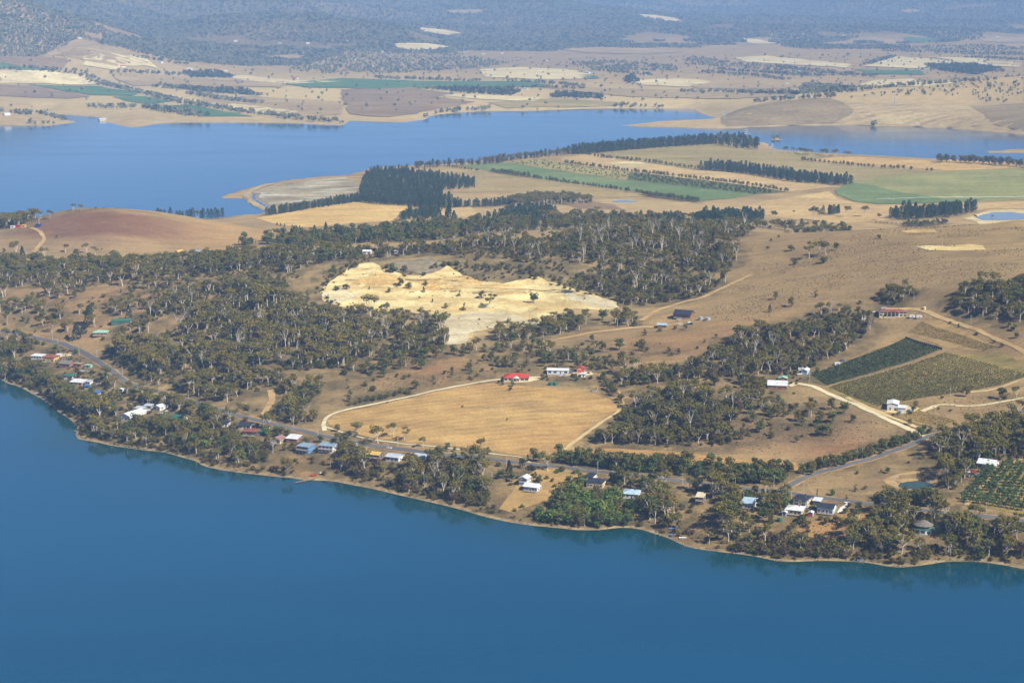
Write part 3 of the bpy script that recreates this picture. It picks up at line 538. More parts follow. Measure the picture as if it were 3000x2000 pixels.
sheet("gravel_apron", [(180,1046),(190,1036),(202,1033),(212,1040),(200,1046)], M_GRAVEL, lift=0.4, step=4, label="pale pad beside the hip roofed yellow house")
# beach along the near shore
_b = [p for p in catmull(wpoly(SHORE_NEAR[2:-1]), 3.0)]
bv, bf = [], []
for i, p in enumerate(_b):
    t = _b[min(i + 1, len(_b) - 1)] - _b[max(i - 1, 0)]; t /= np.linalg.norm(t) + 1e-9; nn = np.array([-t[1], t[0]])
    w = max(0.15, -1.0 + 3.4 * float(vnoise(np.array(i / 9.), np.array(3.3), 4)) + 1.6 * float(vnoise(np.array(i / 31.), np.array(7.7), 4)))
    for k, (o_, lf) in enumerate(((-1.6, -0.25), (-0.3, 0.06), (w * .5, 0.2), (w, 0.25), (w + 1.2, -0.3))):
        q = p + nn * o_; z = max(float(hgt(q[0], q[1])), -0.1 if k else -0.3) + lf
        if k == 1: z = 0.06
        bv.append((q[0], q[1], z))
    if i:
        for k in range(4): a = (i - 1) * 5 + k; bf.append((a, a + 5, a + 6, a + 1))
tag(mesh_obj("beach", bv, bf, M_BEACH), "narrow strip of tan sand along the near shore", kind="structure")

# soil colour patches of the open ground: (u, v, half width px, half height px, rgb, strength)
TINT = [(1130,790,230,50,(196,168,120),.9),(1500,800,260,40,(190,164,120),.8),(1350,985,130,30,(200,172,128),.8),(1000,890,110,36,(190,160,116),.8),(1750,905,120,24,(196,168,126),.8),(300,655,200,34,(136,96,74),1.8),(470,668,150,24,(142,102,78),1.5),(180,650,100,26,(140,102,78),1.2),(640,690,120,14,(206,166,112),.9),(250,720,200,25,(164,134,104),.8),(600,690,160,40,(184,150,110),.7),(40,720,120,40,(170,140,108),.7),(700,670,150,25,(196,156,104),.7),
(2500,780,450,110,(162,134,98),.9),(2250,860,200,80,(178,146,102),.7),(2800,760,200,90,(164,138,100),.7),(2150,1000,260,70,(174,132,92),.8),(1900,1010,150,40,(168,130,92),.7),
(1250,1080,220,50,(174,128,90),.8),(2350,1260,260,70,(150,118,94),.8),(2150,1280,160,50,(160,124,98),.7),(2480,1320,120,40,(186,136,94),.8),
(300,940,260,80,(190,148,102),.8),(150,860,200,60,(176,138,100),.7),(420,860,160,50,(180,142,104),.6),(1450,790,350,40,(140,120,90),.6),(2560,1420,200,40,(160,130,98),.7),
(2880,1040,160,80,(160,126,92),.5),(2850,1180,160,60,(178,146,104),.7),(650,1330,260,40,(150,116,88),.7),(900,1370,160,30,(176,130,88),.7),(1480,1480,120,40,(184,142,96),.7),(1980,1560,140,40,(170,126,90),.8),(2400,1560,200,50,(170,130,88),.6),(2750,1610,250,40,(146,118,90),.7),
(1650,600,500,50,(206,176,126),.7),(2500,620,500,26,(216,182,128),.9),(1100,640,300,40,(178,148,102),.5),
(800,280,900,70,(226,196,136),.9),(2200,280,900,60,(224,192,136),.9),(400,210,500,40,(190,164,122),.7),(2700,330,400,60,(172,144,108),.6),(1400,170,600,30,(160,140,112),.5)]
# ------------------------------------------------------------------ plant prototypes
LK = 0.78
def leaf_mat(name, a, b, c, rough=0.75):
    s = NT(name); oi = s.n("ShaderNodeObjectInfo"); v = s.coord()
    col = s.ramp(oi.outputs["Random"], [(0.0, lin(*a, LK)), (0.5, lin(*b, LK)), (1.0, lin(*c, LK))])
    f = s.noise(v, 0.45, 3, 0.7)
    col = s.mix(1.0, col, s.ramp(f, [(0.3, (0.72, 0.74, 0.72, 1)), (0.7, (1.2, 1.16, 1.06, 1))]), 'MULTIPLY')
    s.l(col, s.b.inputs["Base Color"]); s.b.inputs["Roughness"].default_value = rough; s.b.inputs["Specular IOR Level"].default_value = 0.15
    return s.m
L_OLIVE = leaf_mat("gum_leaf_olive", (94,98,36), (134,120,42), (112,106,40))
L_GREY = leaf_mat("gum_leaf_grey", (98,98,50), (126,116,56), (110,104,50))
L_RUST = leaf_mat("gum_leaf_tawny", (140,120,48), (120,104,46), (130,118,48))
L_SCRUB = leaf_mat("scrub_leaf", (82,82,32), (118,104,42), (96,92,34))
L_BROWN = leaf_mat("casuarina_leaf", (102,82,58), (90,74,54), (112,92,64))
L_LUSH = leaf_mat("lush_leaf", (92,116,44), (112,132,50), (72,98,42))
L_PINE = leaf_mat("pine_needle", (66,88,56), (56,78,52), (76,96,60))
L_CYP = leaf_mat("cypress_leaf", (46,64,42), (54,74,46), (42,58,42))
L_HEDGE = leaf_mat("wattle_leaf", (98,108,50), (84,96,44), (112,118,54))
L_FRUIT = leaf_mat("fruit_leaf", (78,108,54), (90,118,58), (70,96,50))
L_POP = leaf_mat("poplar_leaf", (134,148,82), (146,156,92), (120,138,78))
L_VINE = leaf_mat("vine_leaf", (104,100,50), (116,108,54), (94,94,46))
L_NET = leaf_mat("netted_vine_leaf", (74,84,46), (84,92,50), (66,76,44))
L_DRY = leaf_mat("dry_vine_leaf", (182,156,104), (170,146,96), (156,140,90))
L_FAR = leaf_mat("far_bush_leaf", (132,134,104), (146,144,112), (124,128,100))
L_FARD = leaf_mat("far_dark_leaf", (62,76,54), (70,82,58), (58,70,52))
BARK = paint("pale_gum_bark", lin(226,212,190), 0.9, var=0.25, scale=0.5)
BARKD = paint("dark_bark", lin(98,84,70), 0.9, var=0.2)
BARKG = paint("silver_dead_wood", lin(198,186,170), 0.9, var=0.2)

def tube(V, Fc, pts, rad, sides=5):
    base = len(V)
    for i, p in enumerate(pts):
        p = np.array(p); t = np.array(pts[min(i + 1, len(pts) - 1)]) - np.array(pts[max(i - 1, 0)]); t = t / (np.linalg.norm(t) + 1e-9)
        a = np.cross(t, [0.3, 0.9, 0.31]); a /= np.linalg.norm(a); b = np.cross(t, a)
        for k in range(sides): w = 2 * math.pi * k / sides; V.append(tuple(p + (a * math.cos(w) + b * math.sin(w)) * rad[i]))
    for i in range(len(pts) - 1):
        for k in range(sides): Fc.append((base + i * sides + k, base + i * sides + (k + 1) % sides, base + (i + 1) * sides + (k + 1) % sides, base + (i + 1) * sides + k))
def leaves(V, Fc, c, r, count, size, rng, up=0.5, shell=0.5):
    for _ in range(count):
        d = rng.normal(size=3); d /= np.linalg.norm(d); q = rng.uniform(shell, 1.0) ** 0.6
        p = np.array(c) + d * np.array(r) * q
        nrm = d * 0.9 + rng.normal(size=3) * 0.55 + np.array([0, 0, up]); nrm /= np.linalg.norm(nrm)
        a = np.cross(nrm, rng.normal(size=3)); a /= np.linalg.norm(a); b = np.cross(nrm, a); s = size * rng.uniform(0.55, 1.25); e = rng.uniform(0.55, 1.0)
        base = len(V)
        for sx, sy in ((-1, -.7), (.6, -1), (1, .6), (-.5, 1)): V.append(tuple(p + a * sx * s * .5 + b * sy * s * .5 * e))
        Fc.append((base, base + 1, base + 2, base + 3))
def M(name, V, Fc, mats, fm=None, smooth=False):
    me = bpy.data.meshes.new(name); me.from_pydata(V, [], Fc)
    for m in mats: me.materials.append(m)
    if fm is not None: me.polygons.foreach_set("material_index", fm)
    if smooth: me.polygons.foreach_set("use_smooth", [True] * len(me.polygons))
    me.update(); return me

def make_gum(seed, lm, H=17.0, spread=0.30, dense=1.0, fork=0.36):
    rng = np.random.default_rng(seed); tv, tf, cv, cf = [], [], [], []
    lean = rng.normal(size=2) * 0.06 * H; fz = H * fork * rng.uniform(.85, 1.15); fp = np.array([lean[0] * .5, lean[1] * .5, fz])
    tube(tv, tf, [(0, 0, -1.2), (0, 0, 0), tuple(fp * [.5, .5, .55] + rng.normal(size=3) * [.15, .15, 0]), tuple(fp)], [.55, .46, .38, .32], 6)
    nl = int(rng.integers(4, 7)); a0 = rng.uniform(0, 6.28)
    for k in range(nl):
        a = a0 + k * 6.283 / nl + rng.normal() * .3; r = H * spread * rng.uniform(.55, 1.05) * (0.35 if k == 0 else 1); z = H * rng.uniform(.66, .92) + (H * .05 if k == 0 else 0)
        e = np.array([lean[0] + math.cos(a) * r, lean[1] + math.sin(a) * r, z]); s0 = fp * [1, 1, rng.uniform(.8, 1.0)]
        m = s0 + (e - s0) * .5 + np.array([math.cos(a), math.sin(a), 0]) * r * .12 - np.array([0, 0, H * .02])
        tube(tv, tf, [tuple(s0), tuple(m), tuple(e)], [.26, .18, .06], 5)
        for j in range(2):
            c = e + rng.normal(size=3) * [H * .075, H * .075, H * .03] + np.array([0, 0, -H * .05 * j]); q = H * rng.uniform(.12, .185)
            tube(tv, tf, [tuple(m), tuple(m + (c - m) * .6 + rng.normal(size=3) * .3), tuple(c)], [.1, .07, .03], 4)
            leaves(cv, cf, c, (q, q, q * .6), int(62 * dense), 1.05, rng)
    return M("gum_trunk", tv, tf, [BARK], smooth=True), M("gum_crown", cv, cf, [lm])
def make_dead(seed, H=15.0):
    rng = np.random.default_rng(seed); tv, tf = [], []
    fp = np.array([rng.normal() * .5, rng.normal() * .5, H * .42]); tube(tv, tf, [(0, 0, -1), (0, 0, 0), tuple(fp)], [.45, .38, .27], 6)
    for k in range(5):
        a = rng.uniform(0, 6.28); r = H * rng.uniform(.1, .32); e = np.array([math.cos(a) * r, math.sin(a) * r, H * rng.uniform(.7, 1.0)]); m = fp + (e - fp) * .5 + rng.normal(size=3) * .5
        tube(tv, tf, [tuple(fp * [1, 1, rng.uniform(.75, 1)]), tuple(m), tuple(e)], [.2, .14, .04], 5)
        for j in range(2):
            q = m + (e - m) * rng.uniform(.2, .8); w = q + rng.normal(size=3) * 1.5 + np.array([0, 0, 1.2]); tube(tv, tf, [tuple(q), tuple(w)], [.09, .03], 4)
    return M("dead_trunk", tv, tf, [BARKG], smooth=True)
def make_shrub(seed, lm, H=4.0, W=1.0, n=7, cnt=34, size=0.62):
    rng = np.random.default_rng(seed); tv, tf, cv, cf = [], [], [], []
    for k in range(n):
        a = rng.uniform(0, 6.28); r = H * .38 * W * rng.uniform(.2, 1.0) * (0 if k == 0 else 1); z = H * rng.uniform(.3, .7) * (1.1 if k == 0 else 1)
        c = np.array([math.cos(a) * r, math.sin(a) * r, z]); tube(tv, tf, [(0, 0, -.4), tuple(c * .6), tuple(c)], [.12, .08, .03], 4)
        q = H * rng.uniform(.24, .36); leaves(cv, cf, c, (q * W, q * W, q * .8), cnt, size * H / 4, rng, .3)
    nb = len(tf); off = len(tv)
    V = tv + cv; Fc = tf + [tuple(i + off for i in f) for f in cf]
    return M("shrub", V, Fc, [BARKD, lm], [0] * nb + [1] * len(cf))
def make_round(seed, lm, H=9.0, W=.36, low=.22, n=12, cnt=44, size=.8, bark=None):
    rng = np.random.default_rng(seed); tv, tf, cv, cf = [], [], [], []
    tube(tv, tf, [(0, 0, -1), (0, 0, 0), (0, 0, H * .45), (rng.normal() * .2, rng.normal() * .2, H * .8)], [.3, .26, .18, .06], 5)
    for k in range(n):
        a = k * 2.4 + rng.normal() * .3; z = H * (low + (.93 - low) * rng.uniform(.1, 1)); t = (z / H - low) / (1 - low); r = H * W * math.sqrt(max(.05, 1 - (2 * t - .85) ** 2)) * rng.uniform(.4, .85)
        c = np.array([math.cos(a) * r, math.sin(a) * r, z]); tube(tv, tf, [(0, 0, z * .6), tuple(c)], [.1, .03], 4)
        q = H * rng.uniform(.13, .2); leaves(cv, cf, c, (q, q, q * .8), cnt, size, rng, .3)
    return M("round_trunk", tv, tf, [bark or BARKD], smooth=True), M("round_crown", cv, cf, [lm])
def make_cone(seed, lm, H=20.0, W=.21, low=.1, cnt=460, size=1.3, top=.34, ragged=.25):
    rng = np.random.default_rng(seed); tv, tf, cv, cf = [], [], [], []
    tube(tv, tf, [(0, 0, -1), (0, 0, 0), (0, 0, H * .5), (0, 0, H * .96)], [.34, .3, .2, .04], 5)
    for k in range(9):
        a = k * 2.4; z = H * (low + .7 * k / 9); r = H * W * .8 * (1 - (z / H) ** 2); tube(tv, tf, [(0, 0, z), (math.cos(a) * r, math.sin(a) * r, z + .04 * H)], [.09, .03], 4)
    lob = rng.uniform(1 - ragged, 1 + ragged, 12)
    for _ in range(cnt):
        t = rng.uniform(0, 1) ** .85; z = H * (low + (1 - low) * t); a = rng.uniform(0, 6.283)
        prof = (1 - t) ** top * (0.55 + 0.45 * min(1, t * 6)) * lob[int((a / 6.283 * 6 + t * 9) % 12)]
        r = H * W * prof * rng.uniform(.6, 1.0) ** .5
        leaves(cv, cf, (math.cos(a) * r, math.sin(a) * r, z), (.35, .35, .3), 1, size, rng, .15)
    return M("cone_trunk", tv, tf, [BARKD], smooth=True), M("cone_crown", cv, cf, [lm])
def make_blob(seed, lm, H=10.0, n=3, cnt=13):
    rng = np.random.default_rng(seed); cv, cf = [], []
    for k in range(n):
        c = rng.normal(size=3) * [H * .2, H * .2, H * .06] + np.array([0, 0, H * .55]); leaves(cv, cf, c, (H * .3, H * .3, H * .36), cnt, H * .3, rng, .3)
    return M("bush_blob", cv, cf, [lm])
def joined(name, tm, cm):
    V = [tuple(v.co) for v in tm.vertices]; o = len(V); V += [tuple(v.co) for v in cm.vertices]
    Fc = [tuple(p.vertices) for p in tm.polygons] + [tuple(i + o for i in p.vertices) for p in cm.polygons]
    return M(name, V, Fc, [tm.materials[0], cm.materials[0]], [0] * len(tm.polygons) + [1] * len(cm.polygons))

GUM = [make_gum(1, L_OLIVE), make_gum(2, L_GREY, 17, .28), make_gum(3, L_RUST, 16, .34), make_gum(4, L_OLIVE, 18, .26, 1.1, .42), make_gum(5, L_GREY, 15, .36, .8, .3), make_gum(6, L_OLIVE, 17, .32, .9), make_gum(7, L_RUST, 18, .24, 1.0, .45)]
GUM_LOOK = ["olive", "grey-green", "tawny", "slender olive", "open grey-green", "broad olive", "slender tawny"]
DEAD = [make_dead(11), make_dead(12, 14), make_dead(13, 16)]
SHRUB = [make_shrub(21, L_SCRUB), make_shrub(22, L_SCRUB, 4.4, 1.2, 8), make_shrub(23, L_BROWN, 4.2, 1.1, 8), make_shrub(24, L_BROWN, 4.8, .95, 8), make_shrub(25, L_LUSH, 4.2, 1.15, 9), make_shrub(26, L_LUSH, 4.6, 1.0, 9), make_shrub(27, L_GREY, 3.8, 1.1, 7)]
SHRUB_LOOK = ["dark olive", "spreading olive", "brown", "tall brown", "bright green", "rounded green", "grey-green"]
PINE = [make_cone(31, L_PINE), make_cone(32, L_PINE, 21, .19), make_cone(33, L_PINE, 19, .23, .1)]
CYP = [make_cone(41, L_CYP, 15, .3, .03, 420, 1.2, .62, .2), make_cone(42, L_CYP, 16, .26, .03, 420, 1.2, .7, .2)]
HEDGE = [make_round(51, L_HEDGE), make_round(52, L_HEDGE, 8, .42), make_round(53, L_HEDGE, 9.5, .33), make_round(54, L_SCRUB, 9, .38)]
FRUIT = [make_round(61, L_FRUIT, 4.4, .46, .24, 9, 26, .55), make_round(62, L_FRUIT, 4.0, .5, .26, 9, 26, .55)]
POP = [make_cone(71, L_POP, 17, .1, .04, 300, .9, .5, .25)]
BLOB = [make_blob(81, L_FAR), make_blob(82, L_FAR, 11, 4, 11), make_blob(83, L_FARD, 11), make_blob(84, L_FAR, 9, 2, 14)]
L_TUFT = leaf_mat("tussock_blade", (150,132,92), (136,120,84), (160,140,98))
TUFT = [make_shrub(101, L_TUFT, .9, 1.2, 3, 9, 2.6), make_shrub(102, L_TUFT, .8, 1.5, 4, 8, 2.6), make_shrub(103, L_TUFT, 1.1, 1.2, 3, 9, 2.4)]
SAPL = [make_round(91, L_HEDGE, 6.5, .26, .12, 8, 30, .6), make_round(92, L_SCRUB, 7, .24, .1, 8, 30, .6)]

# ------------------------------------------------------------------ where plants stand
DENS = 0.72
TREES = {k: [] for k in ("gum", "dead", "shrub", "pine", "cyp", "hedge", "fruit", "pop", "sapl", "tuft", "blob", "hill", "farpine")}
def wide(uv): return [((-380 if u <= 0 else 3380 if u >= 3000 else u), v) for u, v in uv]
def blocked(x, y, r=2.0):
    for hx, hy, hw in FOOT:
        if abs(x - hx) < hw + r and abs(y - hy) < hw + r: return True
    return False
def hides(x, y, h):
    """a plant of height h here would stand in front of a building the photo shows clear"""
    for hx, hy, hw, keep in VIEW:
        dy = hy - y
        if -3 < dy < h * 3.2 and abs(x - hx * y / hy) < hw + min(h * .3, 4.0) and random.random() > keep + .15: return True
    return False
def on_road(x, y, r):
    return ROADS_GRID.get((int(x // 6), int(y // 6)), False) if r else False
def put(kind, x, y, sc, idx=None, force=False, z=None):
    if not force and (blocked(x, y) or on_road(x, y, 1)): return False
    hh = {"gum": 17, "dead": 15, "pine": 20, "cyp": 15, "hedge": 9, "pop": 17, "shrub": 4, "sapl": 6.5, "fruit": 4}.get(kind, 5) * sc
    if not force and hides(x, y, hh): return False
    zz = float(hgt(x, y)) if z is None else z
    if zz < 0.25: return False
    n = {"gum": 7, "dead": 3, "shrub": 7, "pine": 3, "cyp": 2, "hedge": 4, "fruit": 2, "pop": 1, "sapl": 2, "tuft": 3, "blob": 4, "hill": 4, "farpine": 3}[kind]
    TREES[kind].append((x, y, zz - 0.1, sc, random.uniform(0, 6.28), random.randrange(n) if idx is None else idx)); return True
def scatter(uv, spacing, mixk, seed=0, thin=0.0):
    if any(m[0] in ("gum", "shrub") for m in mixk) and seed < 50: spacing *= DENS; thin *= .8; mixk = list(mixk) + ([("hedge", sum(m[1] for m in mixk) * .22, .45, .95, (3, 3, 0)), ("sapl", sum(m[1] for m in mixk) * .08, .6, 1.2)] if any(m[0] == "gum" for m in mixk) else []); mixk = [(m[0], m[1] * (1.1 if m[0] == "gum" else 1)) + tuple(x * (1.0 if m[0] == "gum" else 1.4) for x in m[2:4]) + tuple(m[4:]) for m in mixk]
    W = [ground(u, v)[:2] for u, v in wide(uv)]; xs = [p[0] for p in W]; ys = [p[1] for p in W]
    gx, gy = np.meshgrid(np.arange(min(xs), max(xs), spacing), np.arange(min(ys), max(ys), spacing)); rg = np.random.default_rng(seed + len(uv))
    gx = gx.ravel() + rg.uniform(-.48, .48, gx.size) * spacing; gy = gy.ravel() + rg.uniform(-.48, .48, gy.size) * spacing
    k = in_poly(W, gx, gy); gx, gy = gx[k], gy[k]
    if thin and len(gx): k = fbm(gx / 45, gy / 45, 3, seed) > (thin - 1) * .4; gx, gy = gx[k], gy[k]
    kinds, wts_ = zip(*[(m[0], m[1]) for m in mixk]); par = {m[0] + str(i): m for i, m in enumerate(mixk)}
    for x, y in zip(gx, gy):
        m = random.choices(mixk, [q[1] for q in mixk])[0]
        put(m[0], x, y, (m[2] + (m[3] - m[2]) * random.random() ** 1.25) * (1.25 if random.random() < .06 else 1), random.choice(m[4]) if len(m) > 4 else None)
def rowline(uv, spacing, kind, lo, hi, rows=1, gap=8.0, jit=.35, idx=None, skip=0.0, force=False):
    P = catmull([ground(u, v)[:2] for u, v in uv], spacing)
    for r in range(rows):
        for i, p in enumerate(P):
            if random.random() < skip: continue
            t = P[min(i + 1, len(P) - 1)] - P[max(i - 1, 0)]; t = t / (np.linalg.norm(t) + 1e-9); nn = np.array([-t[1], t[0]])
            q = p + nn * (r - (rows - 1) / 2) * gap + np.array([random.uniform(-1, 1), random.uniform(-1, 1)]) * spacing * jit
            put(kind, q[0], q[1], random.uniform(lo, hi), random.choice(idx) if idx else None, force)
def one(kind, u, v, hpx, idx=None):
    p = ground(u, v); H = {"gum": 17, "dead": 15, "pine": 20, "cyp": 15.5, "hedge": 9, "pop": 17, "shrub": 4.4, "sapl": 6.7}[kind]
    put(kind, p[0], p[1], hpx / sc_at(p) / H, idx, True)
